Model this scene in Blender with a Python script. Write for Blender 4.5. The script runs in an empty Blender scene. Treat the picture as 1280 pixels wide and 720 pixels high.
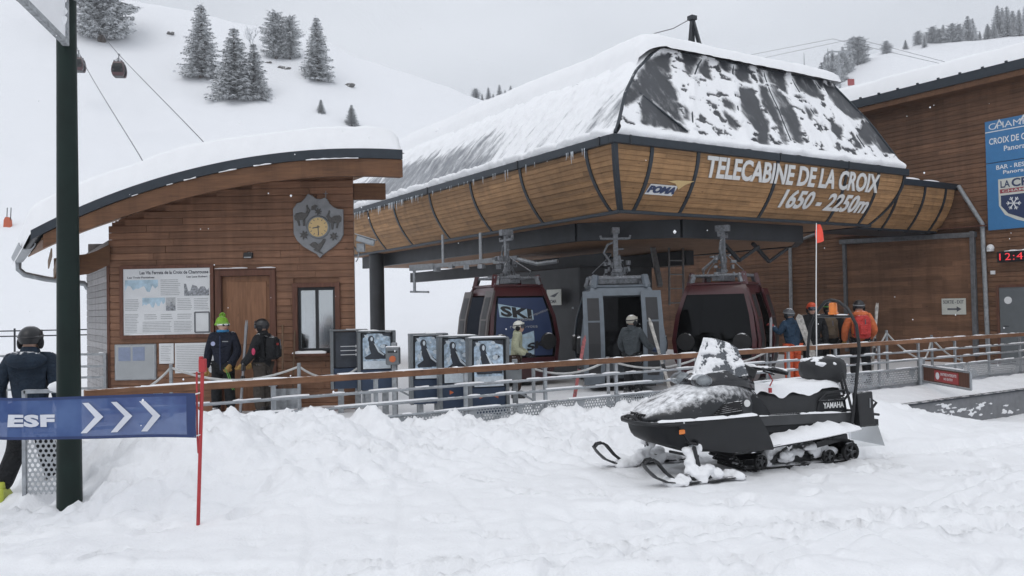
import bpy, bmesh, math, random
import numpy as np
from mathutils import Vector, Matrix

R_ = math.radians
random.seed(7)
scene = bpy.context.scene
col = scene.collection

# ------------------------------------------------------------------ camera, sky, sun, exposure
cam_d = bpy.data.cameras.new('camera'); cam = bpy.data.objects.new('camera', cam_d); col.objects.link(cam)
cam_d.sensor_width = 36.0; cam_d.lens = 1050.0 / 1280.0 * 36.0
cam_d.clip_start = 0.05; cam_d.clip_end = 3000.0
cam.matrix_world = Matrix.Translation((0, 0, 1.7)) @ Matrix.Rotation(R_(91.36), 4, 'X') @ Matrix.Rotation(R_(-1.1), 4, 'Z')
scene.camera = cam

SUN_EL, SUN_AZ = 52.0, 205.0          # high, soft, from behind and left of the camera
world = bpy.data.worlds.new('World'); scene.world = world; world.use_nodes = True
nt = world.node_tree; nt.nodes.clear()
w_out = nt.nodes.new('ShaderNodeOutputWorld'); w_bg = nt.nodes.new('ShaderNodeBackground')
w_sky = nt.nodes.new('ShaderNodeTexSky'); w_sky.sky_type = 'NISHITA'; w_sky.sun_disc = False
w_sky.sun_elevation = R_(SUN_EL); w_sky.sun_rotation = R_(SUN_AZ); w_sky.air_density = 1.0; w_sky.dust_density = 4.0; w_sky.altitude = 1650
w_tc = nt.nodes.new('ShaderNodeTexCoord'); w_map = nt.nodes.new('ShaderNodeMapping'); w_map.inputs['Scale'].default_value = (1, 1, 2.2)
w_n = nt.nodes.new('ShaderNodeTexNoise'); w_n.inputs['Scale'].default_value = 2.2; w_n.inputs['Detail'].default_value = 5; w_n.inputs['Roughness'].default_value = .5
w_r = nt.nodes.new('ShaderNodeValToRGB')
w_r.color_ramp.elements[0].position = .3; w_r.color_ramp.elements[0].color = (5.9, 6.2, 6.65, 1)
w_r.color_ramp.elements[1].position = .72; w_r.color_ramp.elements[1].color = (7.5, 7.8, 8.3, 1)
w_mix = nt.nodes.new('ShaderNodeMix'); w_mix.data_type = 'RGBA'; w_mix.inputs['Factor'].default_value = .93   # solid cloud cover over the clear sky
L = nt.links.new
L(w_tc.outputs['Generated'], w_map.inputs['Vector']); L(w_map.outputs['Vector'], w_n.inputs['Vector']); L(w_n.outputs['Fac'], w_r.inputs['Fac'])
L(w_sky.outputs['Color'], w_mix.inputs['A']); L(w_r.outputs['Color'], w_mix.inputs['B'])
L(w_mix.outputs['Result'], w_bg.inputs['Color']); w_bg.inputs['Strength'].default_value = .1
L(w_bg.outputs['Background'], w_out.inputs['Surface'])

sun_d = bpy.data.lights.new('sun', 'SUN'); sun = bpy.data.objects.new('sun', sun_d); col.objects.link(sun)
sun_d.energy = 0.5; sun_d.angle = R_(40); sun_d.color = (1.0, .975, .94)
_az = R_(SUN_AZ)
_dir = Vector((math.sin(_az) * math.cos(R_(SUN_EL)), math.cos(_az) * math.cos(R_(SUN_EL)), math.sin(R_(SUN_EL))))
sun.rotation_euler = _dir.to_track_quat('Z', 'Y').to_euler(); sun.location = (0, 0, 60)

scene.view_settings.view_transform = 'Standard'; scene.view_settings.look = 'None'
scene.view_settings.gamma = 1.0; scene.view_settings.exposure = 0.44
scene.view_settings.use_curve_mapping = False
scene.cycles.max_bounces = 6; scene.cycles.diffuse_bounces = 3; scene.cycles.transparent_max_bounces = 12
scene.cycles.use_denoising = True

# ------------------------------------------------------------------ frames: W = world, S = station (x along the front, y into it)
SX, SY, SA = 2.01, 16.0, math.atan2(math.cos(R_(57.7)), math.sin(R_(57.7)))
UX, UY = math.cos(SA), math.sin(SA); VX, VY = -UY, UX
def s2w(a, b): return (SX + a * UX + b * VX, SY + a * UY + b * VY)
def w2s(x, y): return ((x - SX) * UX + (y - SY) * UY, (x - SX) * VX + (y - SY) * VY)
DECK = -0.10
ORI = {}

# ------------------------------------------------------------------ object helpers
def tag(o, label=None, cat=None, group=None, kind=None):
    if label: o['label'] = label
    if cat: o['category'] = cat
    if group: o['group'] = group
    if kind: o['kind'] = kind
    return o
def place(o, origin, frame, rz=0.0):
    if frame == 'S':
        x, y = s2w(origin[0], origin[1]); o.location = (x, y, origin[2]); o.rotation_euler = (0, 0, SA + rz)
    else:
        o.location = origin; o.rotation_euler = (0, 0, rz)
def thing(name, label, cat, origin=(0, 0, 0), frame='W', group=None, kind=None, rz=0.0, local=False):
    o = bpy.data.objects.new(name, None); col.objects.link(o); o.empty_display_size = .2
    place(o, origin, frame, rz); ORI[o.name] = (0, 0, 0) if local else tuple(origin)
    return tag(o, label, cat, group, kind)
def copy_tree(o, parent=None):
    c = o.copy(); col.objects.link(c); c.parent = parent
    ORI[c.name] = ORI.get(o.name, (0, 0, 0))
    for ch in [q for q in bpy.data.objects if q.parent == o]: copy_tree(ch, c)
    return c

class MB:
    def __init__(s): s.v = []; s.f = []; s.m = []; s.mi = 0
    def add(s, vs, fs):
        n = len(s.v); s.v += [tuple(p) for p in vs]
        for f in fs: s.f.append([i + n for i in f]); s.m.append(s.mi)
        return s
    def mat(s, i): s.mi = i; return s
    def box(s, c, d, rz=0.0, M=None):
        hx, hy, hz = d[0] / 2, d[1] / 2, d[2] / 2
        P = [(-hx, -hy, -hz), (hx, -hy, -hz), (hx, hy, -hz), (-hx, hy, -hz), (-hx, -hy, hz), (hx, -hy, hz), (hx, hy, hz), (-hx, hy, hz)]
        if M is not None: P = [tuple(M @ Vector(p)) for p in P]
        elif rz:
            ca, sa = math.cos(rz), math.sin(rz); P = [(x * ca - y * sa, x * sa + y * ca, z) for x, y, z in P]
        P = [(x + c[0], y + c[1], z + c[2]) for x, y, z in P]
        return s.add(P, [(0, 3, 2, 1), (4, 5, 6, 7), (0, 1, 5, 4), (1, 2, 6, 5), (2, 3, 7, 6), (3, 0, 4, 7)])
    def bar(s, a, b, w, h, up=(0, 0, 1)):
        a, b = Vector(a), Vector(b); d = b - a; l = d.length; d.normalize(); upv = Vector(up)
        x = d.cross(upv)
        if x.length < 1e-4: x = d.cross(Vector((1, 0, 0)))
        x.normalize(); z = x.cross(d)
        P = []
        for q in (a, b):
            for i, j in ((-1, -1), (1, -1), (1, 1), (-1, 1)): P.append(q + x * (i * w / 2) + z * (j * h / 2))
        return s.add(P, [(3, 2, 1, 0), (4, 5, 6, 7), (0, 1, 5, 4), (1, 2, 6, 5), (2, 3, 7, 6), (3, 0, 4, 7)])
    def loft(s, rings, cap=True, closed=True):
        n = len(rings[0]); vs = [p for r in rings for p in r]; fs = []
        for k in range(len(rings) - 1):
            for i in range(n if closed else n - 1):
                j = (i + 1) % n
                fs.append((k * n + i, k * n + j, (k + 1) * n + j, (k + 1) * n + i))
        if cap and closed:
            fs.append(tuple(range(n))[::-1]); fs.append(tuple((len(rings) - 1) * n + i for i in range(n)))
        return s.add(vs, fs)
    def tube(s, pts, r, n=8, cap=True, loop=False, flat=1.0):
        P = [Vector(p) for p in pts]; N = len(P); rr = r if isinstance(r, (list, tuple)) else [r] * N
        rings = []; nx = None
        for i in range(N):
            if loop: t = P[(i + 1) % N] - P[i - 1]
            else: t = P[min(i + 1, N - 1)] - P[max(i - 1, 0)]
            t.normalize()
            if nx is None:
                nx = t.cross(Vector((0, 0, 1)))
                if nx.length < 1e-3: nx = t.cross(Vector((1, 0, 0)))
            nx = nx - t * nx.dot(t); nx.normalize(); ny = t.cross(nx)
            rings.append([P[i] + nx * (math.cos(2 * math.pi * k / n) * rr[i]) + ny * (math.sin(2 * math.pi * k / n) * rr[i] * flat) for k in range(n)])
        if loop: rings.append(rings[0])
        return s.loft(rings, cap and not loop)
    def lathe(s, prof, n=16, c=(0, 0, 0), M=None):
        rings = []
        for r, z in prof:
            ring = [Vector((r * math.cos(2 * math.pi * k / n), r * math.sin(2 * math.pi * k / n), z)) for k in range(n)]
            if M is not None: ring = [M @ p for p in ring]
            rings.append([p + Vector(c) for p in ring])
        return s.loft(rings)
    def ell(s, c, r, nu=12, nv=8, M=None):
        rings = []
        for j in range(nv + 1):
            ph = -math.pi / 2 + math.pi * (j + (.08 if j == 0 else -.08 if j == nv else 0)) / nv
            ring = [Vector((r[0] * math.cos(ph) * math.cos(2 * math.pi * k / nu), r[1] * math.cos(ph) * math.sin(2 * math.pi * k / nu), r[2] * math.sin(ph))) for k in range(nu)]
            if M is not None: ring = [M @ p for p in ring]
            rings.append([p + Vector(c) for p in ring])
        return s.loft(rings)
    def prism(s, poly, fn, d0, d1):
        n = len(poly); a = [fn(p[0], p[1], d0) for p in poly]; b = [fn(p[0], p[1], d1) for p in poly]
        fs = [tuple(range(n))[::-1], tuple(range(n, 2 * n))] + [(i, (i + 1) % n, n + (i + 1) % n, n + i) for i in range(n)]
        return s.add(a + b, fs)
    def build(s, name, mats, parent=None, smooth=False, bevel=0.0, frame='W', origin=None, angle=35):
        if parent is not None and origin is None: o3 = ORI.get(parent.name, (0, 0, 0))
        else: o3 = origin or (0, 0, 0)
        me = bpy.data.meshes.new(name)
        vs = s.v if o3 == (0, 0, 0) else [(x - o3[0], y - o3[1], z - o3[2]) for x, y, z in s.v]
        me.from_pydata(vs, [], s.f)
        if not isinstance(mats, (list, tuple)): mats = [mats]
        for m in mats: me.materials.append(MAT[m] if isinstance(m, str) else m)
        if len(mats) > 1: me.polygons.foreach_set('material_index', s.m)
        bm = bmesh.new(); bm.from_mesh(me)
        bmesh.ops.recalc_face_normals(bm, faces=bm.faces[:])
        if bevel > 0:
            ed = [e for e in bm.edges if len(e.link_faces) == 2 and e.calc_face_angle(0) > R_(30)]
            bmesh.ops.bevel(bm, geom=ed, offset=bevel, segments=1, affect='EDGES', clamp_overlap=True)
        if smooth:
            for f in bm.faces: f.smooth = True
            for e in bm.edges:
                if len(e.link_faces) == 2 and e.calc_face_angle(0) > R_(angle): e.smooth = False
        bm.to_mesh(me); bm.free()
        o = bpy.data.objects.new(name, me); col.objects.link(o)
        if parent is not None: o.parent = parent; ORI[o.name] = o3
        else: place(o, o3, frame); ORI[o.name] = o3
        return o

def mesh_obj(name, me, parent=None, mats=()):
    for m in mats: me.materials.append(MAT[m] if isinstance(m, str) else m)
    o = bpy.data.objects.new(name, me); col.objects.link(o)
    if parent is not None: o.parent = parent; ORI[o.name] = ORI.get(parent.name, (0, 0, 0))
    return o

def grid_mesh(name, P, smooth=True, flip=False):
    """P: (n, m, 3) array of points -> mesh"""
    n, m = P.shape[:2]
    me = bpy.data.meshes.new(name)
    i = np.arange(n * m).reshape(n, m)
    q = np.stack([i[:-1, :-1], i[1:, :-1], i[1:, 1:], i[:-1, 1:]], -1).reshape(-1, 4)
    if flip: q = q[:, ::-1]
    me.vertices.add(n * m); me.vertices.foreach_set('co', P.reshape(-1).astype(np.float32))
    me.loops.add(q.size); me.loops.foreach_set('vertex_index', q.reshape(-1).astype(np.int32))
    me.polygons.add(len(q)); me.polygons.foreach_set('loop_start', np.arange(0, q.size, 4, dtype=np.int32))
    me.polygons.foreach_set('use_smooth', np.full(len(q), smooth))
    me.update(calc_edges=True)
    return me

def set_cover(me, arr):
    at = me.attributes.new('cover', 'FLOAT', 'POINT'); at.data.foreach_set('value', np.clip(arr, 0, 1).reshape(-1).astype(np.float32))
# numpy gradient noise
_rng = np.random.RandomState(3); _perm = _rng.permutation(512); _gr = _rng.uniform(0, 2 * math.pi, 512)
def pn(x, y):
    x = np.asarray(x, float); y = np.asarray(y, float)
    xi = np.floor(x).astype(int); yi = np.floor(y).astype(int); xf = x - xi; yf = y - yi
    u = xf * xf * xf * (xf * (xf * 6 - 15) + 10); v = yf * yf * yf * (yf * (yf * 6 - 15) + 10)
    def g(ix, iy, dx, dy):
        h = _gr[_perm[(_perm[ix & 511] + iy) & 511]]; return np.cos(h) * dx + np.sin(h) * dy
    a = g(xi, yi, xf, yf); b = g(xi + 1, yi, xf - 1, yf); c = g(xi, yi + 1, xf, yf - 1); d = g(xi + 1, yi + 1, xf - 1, yf - 1)
    return (a + u * (b - a) + v * ((c + u * (d - c)) - (a + u * (b - a)))) * 1.5
def fbm(x, y, o=4, g=.5):
    t = 0; am = 1
    for k in range(o): t = t + am * pn(x * 2 ** k + 17.3 * k, y * 2 ** k - 9.1 * k); am *= g
    return t
def cells(x, y):
    """cellular noise -> random height of the nearest cell, distance to its border"""
    xi = np.floor(x).astype(int); yi = np.floor(y).astype(int); d1 = np.full(x.shape, 9.); d2 = np.full(x.shape, 9.); hh = np.zeros(x.shape)
    for i in (-1, 0, 1):
        for j in (-1, 0, 1):
            q = _perm[(_perm[(xi + i) & 511] + yi + j) & 511]; fx = xi + i + .5 + .42 * np.cos(_gr[q]); fy = yi + j + .5 + .42 * np.sin(_gr[(q * 7 + 3) & 511])
            d = np.hypot(x - fx, y - fy); n = d < d1
            d2 = np.where(n, d1, np.minimum(d2, d)); hh = np.where(n, (q & 127) / 127., hh); d1 = np.where(n, d, d1)
    return hh, d2 - d1
def sstep(e0, e1, x):
    t = np.clip((np.asarray(x, float) - e0) / (e1 - e0), 0, 1); return t * t * (3 - 2 * t)

def text_geo(txt, w, h, bold=.0, shear=0.0, spacing=1.0):
    """outline of a line of text fitted to a w x h box with its lower left corner at 0,0 -> (verts2d, faces)"""
    cu = bpy.data.curves.new('t', 'FONT'); cu.body = txt; cu.offset = bold; cu.resolution_u = 3; cu.space_character = spacing; cu.shear = shear
    ob = bpy.data.objects.new('t', cu); col.objects.link(ob)
    dg = bpy.context.evaluated_depsgraph_get(); me = bpy.data.meshes.new_from_object(ob.evaluated_get(dg))
    V = np.array([v.co[:2] for v in me.vertices]); Fs = [list(p.vertices) for p in me.polygons]
    bpy.data.objects.remove(ob); bpy.data.curves.remove(cu); bpy.data.meshes.remove(me)
    mn, mx = V.min(0), V.max(0); V = (V - mn) / (mx - mn) * np.array([w, h])
    return V, Fs
def text_part(txt, w, h, fn, name, mat, parent, **k):
    m = MB(); text_on(m, txt, w, h, fn, **k); return m.build(name, mat, parent)
def text_on(mb, txt, w, h, fn, **k):
    V, Fs = text_geo(txt, w, h, **k); mb.add([fn(x, y) for x, y in V], Fs); return mb
# ------------------------------------------------------------------ materials
MAT = {}
def _new(name):
    m = bpy.data.materials.new(name); m.use_nodes = True; n = m.node_tree
    b = n.nodes['Principled BSDF']; MAT[name] = m; return m, n, b
def _nz(n, vec, scale, detail=4, rough=.55, dist=0):
    t = n.nodes.new('ShaderNodeTexNoise'); t.inputs['Scale'].default_value = scale; t.inputs['Detail'].default_value = detail
    t.inputs['Roughness'].default_value = rough; t.inputs['Distortion'].default_value = dist
    n.links.new(vec, t.inputs['Vector']); return t.outputs['Fac']
def _coord(n, scale=(1, 1, 1), world=False, rnd=True):
    tc = n.nodes.new('ShaderNodeTexCoord')
    mp = n.nodes.new('ShaderNodeMapping'); mp.inputs['Scale'].default_value = scale
    if world:
        ge = n.nodes.new('ShaderNodeNewGeometry'); n.links.new(ge.outputs['Position'], mp.inputs['Vector'])
    else:
        n.links.new(tc.outputs['Object'], mp.inputs['Vector'])
        if rnd:
            oi = n.nodes.new('ShaderNodeObjectInfo'); mu = n.nodes.new('ShaderNodeMath'); mu.operation = 'MULTIPLY'; mu.inputs[1].default_value = 37
            n.links.new(oi.outputs['Random'], mu.inputs[0]); n.links.new(mu.outputs[0], mp.inputs['Location'])
    return mp.outputs['Vector']
def _ramp(n, fac, stops):
    r = n.nodes.new('ShaderNodeValToRGB'); e = r.color_ramp.elements
    e[0].position, e[0].color = stops[0][0], tuple(stops[0][1]) + (1,)
    e[1].position, e[1].color = stops[-1][0], tuple(stops[-1][1]) + (1,)
    for p, c in stops[1:-1]:
        q = e.new(p); q.color = tuple(c) + (1,)
    n.links.new(fac, r.inputs['Fac']); return r.outputs['Color']
def _mix(n, f, a, b, blend='MIX'):
    m = n.nodes.new('ShaderNodeMix'); m.data_type = 'RGBA'; m.blend_type = blend
    for s, v in (('Factor', f), ('A', a), ('B', b)):
        if hasattr(v, 'is_output'): n.links.new(v, m.inputs[s])
        elif s == 'Factor': m.inputs[s].default_value = v
        else: m.inputs[s].default_value = tuple(v) + (1,)
    return m.outputs['Result']
def _math(n, op, a, b=None, clamp=False):
    m = n.nodes.new('ShaderNodeMath'); m.operation = op; m.use_clamp = clamp
    for i, v in ((0, a), (1, b)):
        if v is None: continue
        if hasattr(v, 'is_output'): n.links.new(v, m.inputs[i])
        else: m.inputs[i].default_value = v
    return m.outputs[0]
def _bump(n, b, h, strength, dist=.02):
    bp = n.nodes.new('ShaderNodeBump'); bp.inputs['Strength'].default_value = strength; bp.inputs['Distance'].default_value = dist
    n.links.new(h, bp.inputs['Height']); n.links.new(bp.outputs['Normal'], b.inputs['Normal'])
SNOWC = (.90, .905, .92)
def _snowfac(n, vec, amount, scale=9, soft=6.0):
    """0..1 coverage of settled snow: upward faces, broken up by noise"""
    ge = n.nodes.new('ShaderNodeNewGeometry'); sp = n.nodes.new('ShaderNodeSeparateXYZ'); n.links.new(ge.outputs['Normal'], sp.inputs[0])
    nz = _nz(n, vec, scale, 5, .6)
    t = _math(n, 'ADD', sp.outputs['Z'], _math(n, 'MULTIPLY', _math(n, 'SUBTRACT', nz, .5), 1.6))
    t = _math(n, 'SUBTRACT', t, 1.0 - amount)
    return _math(n, 'MULTIPLY', t, soft, True)
def simple(name, c, rough=.6, metal=0.0, var=.15, scale=6, bump=0.0, bscale=60, snow=0.0, sscale=9, spec=.5, coat=0.0, soft=6.0):
    m, n, b = _new(name); v = _coord(n)
    c1 = tuple(max(0, x * (1 - var)) for x in c); c2 = tuple(min(1, x * (1 + var)) for x in c)
    cc = _ramp(n, _nz(n, v, scale, 5), [(.3, c1), (.7, c2)])
    if snow > 0: cc = _mix(n, _snowfac(n, v, snow, sscale, soft), cc, SNOWC)
    n.links.new(cc, b.inputs['Base Color'])
    b.inputs['Roughness'].default_value = rough; b.inputs['Metallic'].default_value = metal; b.inputs['Specular IOR Level'].default_value = spec
    b.inputs['Coat Weight'].default_value = coat
    if bump: _bump(n, b, _nz(n, v, bscale, 3), bump, .01)
    return m
def wood(name, ca, cb, axis='x', rough=.65, grain=1.0, snow=0.0, boards=0.0, wet=True):
    """timber with long grain along one axis and a different tone for every board object"""
    m, n, b = _new(name)
    sc = {'x': (.7, 9, 9), 'y': (9, .7, 9), 'z': (9, 9, .7)}[axis]
    v = _coord(n, sc); vl = _coord(n, (1, 1, 1))
    g = _nz(n, v, 3.2 * grain, 7, .62, .4); cc = _ramp(n, g, [(.28, ca), (.72, cb)])
    big = _nz(n, vl, 1.3, 3); cc = _mix(n, _math(n, 'MULTIPLY', big, .35), cc, tuple(x * .45 for x in ca))
    wet = _nz(n, _coord(n, (2.2, 2.2, .28), world=True), 1.6, 5, .65); cc = _mix(n, _math(n, 'MULTIPLY', _math(n, 'SUBTRACT', wet, .45, ), 1.6, True), cc, tuple(x * .35 for x in ca))     # water runs
    kn = n.nodes.new('ShaderNodeTexVoronoi'); kn.inputs['Scale'].default_value = 5.5; n.links.new(_coord(n, {'x': (.45, 1, 1), 'y': (1, .45, 1), 'z': (1, 1, .45)}[axis]), kn.inputs['Vector'])
    cc = _mix(n, _math(n, 'MULTIPLY', _math(n, 'SUBTRACT', .11, kn.outputs['Distance']), 9.0, True), cc, tuple(x * .3 for x in ca))   # knots
    oi = n.nodes.new('ShaderNodeObjectInfo')
    hs = n.nodes.new('ShaderNodeHueSaturation'); n.links.new(cc, hs.inputs['Color'])
    val = n.nodes.new('ShaderNodeMapRange'); n.links.new(oi.outputs['Random'], val.inputs['Value']); val.inputs['To Min'].default_value = .86; val.inputs['To Max'].default_value = 1.16
    n.links.new(val.outputs['Result'], hs.inputs['Value']); cc = hs.outputs['Color']
    if boards > 0:   # tone changes from slat to slat (z rows)
        tc = n.nodes.new('ShaderNodeTexCoord'); sp = n.nodes.new('ShaderNodeSeparateXYZ'); n.links.new(tc.outputs['Object'], sp.inputs[0])
        row = _math(n, 'FLOOR', _math(n, 'DIVIDE', sp.outputs['Z'], boards))
        wn = n.nodes.new('ShaderNodeTexWhiteNoise'); wn.noise_dimensions = '2D'
        seg = _math(n, 'FLOOR', _math(n, 'ADD', _math(n, 'DIVIDE', sp.outputs['X' if axis == 'x' else 'Y'], 2.9), _math(n, 'MULTIPLY', row, .37)))
        cx = n.nodes.new('ShaderNodeCombineXYZ'); n.links.new(row, cx.inputs[0]); n.links.new(seg, cx.inputs[1]); n.links.new(cx.outputs[0], wn.inputs['Vector'])
        h2 = n.nodes.new('ShaderNodeHueSaturation'); n.links.new(cc, h2.inputs['Color'])
        mr = n.nodes.new('ShaderNodeMapRange'); n.links.new(wn.outputs['Value'], mr.inputs['Value']); mr.inputs['To Min'].default_value = .78; mr.inputs['To Max'].default_value = 1.2
        n.links.new(mr.outputs['Result'], h2.inputs['Value']); cc = h2.outputs['Color']
    if snow > 0: cc = _mix(n, _snowfac(n, vl, snow, 8), cc, SNOWC)
    n.links.new(cc, b.inputs['Base Color']); b.inputs['Roughness'].default_value = rough; b.inputs['Specular IOR Level'].default_value = .3
    _bump(n, b, g, .25, .006)
    return m
def snowmat(name, c=(.90, .905, .92), fine=.35, coarse=.5, tint=0.0):
    m, n, b = _new(name); v = _coord(n, world=True)
    f1 = _nz(n, v, 38, 6, .65); f2 = _nz(n, v, 4.5, 5, .55)
    cc = _ramp(n, f2, [(.25, tuple(x * .955 for x in c)), (.7, c)])
    if tint: cc = _mix(n, _math(n, 'MULTIPLY', _nz(n, v, .9, 6, .6), tint), cc, (.50, .51, .54))
    n.links.new(cc, b.inputs['Base Color']); b.inputs['Roughness'].default_value = .75; b.inputs['Specular IOR Level'].default_value = .25
    h = _math(n, 'ADD', _math(n, 'MULTIPLY', f1, fine), _math(n, 'MULTIPLY', f2, coarse))
    _bump(n, b, h, .55, .05)
    return m
snowmat('snow'); snowmat('snow_cap', fine=.25, coarse=.2); snowmat('snow_trodden', c=(.78, .79, .82), tint=.75, coarse=.9)
snowmat('snow_hill', c=(.89, .90, .925), fine=.1, coarse=.6)
simple('wet_deck', (.46, .47, .50), .6, var=.3, scale=3, bump=.2, snow=.55, sscale=2.2)
wood('plank_brown', (.185, .092, .055), (.330, .175, .105), 'x')
wood('plank_side', (.30, .29, .29), (.52, .51, .52), 'y', snow=.15)
wood('plank_wall', (.148, .077, .045), (.270, .144, .084), 'y', boards=.1333)
wood('beam_wood', (.105, .050, .026), (.215, .105, .052), 'x')
wood('soffit_wood', (.30, .165, .092), (.46, .26, .15), 'x')
wood('soffit_light', (.24, .17, .12), (.36, .27, .20), 'y')
wood('fascia_front', (.28, .155, .072), (.48, .282, .134), 'x', boards=.0966, grain=1.3)
wood('fascia_side', (.26, .146, .070), (.45, .265, .130), 'y', boards=.0966, grain=1.3)
wood('handrail', (.17, .080, .042), (.33, .17, .095), 'x', snow=.1)
wood('door_wood', (.22, .105, .056), (.38, .195, .110), 'z')
wood('frame_wood', (.095, .042, .028), (.19, .085, .056), 'z')
wood('shovel_wood', (.14, .085, .05), (.25, .16, .10), 'z')
simple('slate_metal', (.026, .034, .044), .45, .3, snow=.06)


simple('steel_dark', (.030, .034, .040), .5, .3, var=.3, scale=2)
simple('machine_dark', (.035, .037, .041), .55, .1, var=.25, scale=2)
simple('galvanised', (.36, .38, .40), .48, .65, var=.2, scale=12, snow=.12)
simple('track_metal', (.15, .155, .165), .6, .3, var=.25, scale=10)
simple('galv_dull', (.30, .315, .33), .55, .45, var=.25, scale=14, snow=.10)
simple('frost_metal', (.34, .355, .37), .65, .3, var=.35, scale=20, bump=.5, snow=.30, sscale=30)
simple('hanger_metal', (.20, .21, .225), .55, .45, var=.35, scale=20, bump=.3, snow=.22, sscale=30)
simple('black_plastic', (.012, .013, .015), .45, 0, var=.3, bump=.08, snow=.10, sscale=16)
simple('black_gloss', (.014, .015, .018), .22, 0, var=.2, snow=.30, sscale=7, coat=.3)
simple('sled_hood', (.014, .016, .019), .35, 0, var=.2, snow=.62, sscale=14, soft=1.5)
simple('sled_side', (.009, .010, .012), .5, 0, var=.3, scale=9, snow=.16, sscale=14, spec=.3)
simple('sled_panel', (.010, .011, .013), .32, 0, var=.25, scale=5, snow=.10, sscale=20, spec=.45)
simple('sled_grey', (.045, .047, .05), .6, 0, var=.2, snow=.2)
simple('seat_vinyl', (.014, .015, .017), .5, 0, var=.2, bump=.15)
simple('rubber', (.014, .014, .015), .8, 0, var=.3, snow=.15)
simple('black_tube', (.016, .017, .019), .4, .2, var=.2)
simple('pole_green', (.006, .0155, .0125), .5, 0, var=.25, scale=4, snow=.05, spec=.25)
simple('cabin_red', (.060, .010, .013), .3, 0, var=.15, coat=.4)
simple('cabin_blue', (.125, .148, .172), .35, .1, var=.12, coat=.3)
simple('cabin_brown', (.10, .085, .08), .4, .1, var=.15)
simple('cabin_dark', (.020, .020, .022), .5, 0, var=.2)
simple('white_paint', (.78, .79, .80), .5, 0, var=.04)
simple('letter_white', (.70, .70, .69), .5, 0, var=.05)
simple('sign_cream', (.62, .63, .58), .55, 0, var=.05)
simple('paper_white', (.66, .67, .68), .5, 0, var=.06, scale=3)
simple('paper_blue', (.42, .48, .66), .5, 0, var=.1, scale=12)
simple('print_grey', (.40, .41, .42), .6, 0, var=.2, scale=25)
simple('print_dark', (.10, .105, .12), .6, 0, var=.2)
simple('print_sky', (.40, .53, .62), .6, 0, var=.25, scale=8)
simple('print_rock', (.25, .26, .28), .6, 0, var=.6, scale=30)
simple('sign_blue', (.055, .20, .42), .45, 0, var=.05)
simple('sign_navy', (.030, .050, .12), .45, 0, var=.08)
simple('sign_red', (.35, .035, .035), .5, 0, var=.1)
simple('crest_red', (.32, .05, .07), .5)
simple('banner_white', (.62, .64, .70), .7, 0, var=.06)
simple('gate_blue', (.038, .060, .105), .4, .2, var=.12)
simple('gate_slate', (.20, .215, .225), .42, .5, var=.12)
simple('poster_ice', (.40, .50, .60), .35, 0, var=.55, scale=13)
simple('poster_dark', (.030, .036, .048), .4, 0, var=.4)
simple('poster_pale', (.58, .64, .69), .4, 0, var=.15, scale=15)
simple('orange_mark', (.55, .14, .05), .5, 0, var=.1)
simple('red_plastic', (.40, .030, .035), .4, 0, var=.1)
simple('red_mat', (.26, .045, .05), .9, 0, var=.3, scale=14, snow=.38, sscale=5)
simple('crest_stone', (.23, .235, .245), .6, .1, var=.15, scale=8)
simple('crest_dark', (.085, .080, .075), .55, .2, var=.4, scale=30)
simple('clock_face', (.60, .43, .20), .5, 0, var=.05)
simple('concrete', (.185, .19, .20), .8, 0, var=.15, bump=.3, snow=.1, sscale=5)
simple('rope', (.45, .45, .44), .8, 0, var=.15, snow=.2)
simple('cable', (.10, .10, .11), .6, .2)
simple('orange_pad', (.52, .11, .045), .6, 0)
simple('rock', (.13, .125, .12), .85, 0, var=.4, bump=.6, bscale=12, snow=.45, sscale=3)
simple('bark', (.075, .058, .047), .9, 0, var=.3, snow=.3)
simple('door_grey', (.145, .16, .17), .5, .1, var=.06)
simple('ice', (.62, .67, .72), .1, 0, var=.05)
simple('skin', (.50, .31, .23), .5, 0, var=.06, scale=20)
simple('glove_tan', (.34, .20, .055), .7)
simple('lens_dark', (.02, .025, .04), .08, .2, coat=1)
simple('beacon_orange', (.75, .20, .02), .25, coat=.6)
simple('flag_orange', (.85, .085, .05), .6, var=.05)
def emis(name, c, s):
    m, n, b = _new(name); b.inputs['Base Color'].default_value = (.01, .005, .005, 1)
    b.inputs['Emission Color'].default_value = tuple(c) + (1,); b.inputs['Emission Strength'].default_value = s
emis('led_red', (1.0, .06, .08), .75)
def cloth(name, c, puff=0.0, snow=.06):
    m, n, b = _new(name); v = _coord(n)
    cc = _ramp(n, _nz(n, v, 9, 5), [(.3, tuple(x * .78 for x in c)), (.7, tuple(min(1, x * 1.18) for x in c))])
    if snow: cc = _mix(n, _snowfac(n, v, snow, 30), cc, SNOWC)
    n.links.new(cc, b.inputs['Base Color']); b.inputs['Roughness'].default_value = .75; b.inputs['Specular IOR Level'].default_value = .25
    _bump(n, b, _nz(n, _coord(n, (1, 1, 1.6)), 9, 4, .55, 1.2), 1.0, .05)
for nm, c in {'cl_navy': (.016, .028, .046), 'cl_black': (.013, .014, .016), 'cl_darknavy': (.012, .015, .028), 'cl_brown': (.060, .050, .042), 'cl_pale': (.42, .43, .30),
              'cl_choc': (.050, .028, .020), 'cl_grey': (.058, .068, .075), 'cl_blue': (.022, .048, .085), 'cl_orange': (.66, .115, .045), 'cl_rust': (.58, .15, .055),
              'cl_redpack': (.50, .05, .045), 'cl_khaki': (.115, .085, .058), 'cl_green': (.22, .44, .05), 'cl_pink': (.60, .06, .14), 'cl_skyblue': (.05, .25, .50), 'cl_glove_blue': (.04, .055, .11)}.items(): cloth(nm, c)
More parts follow.
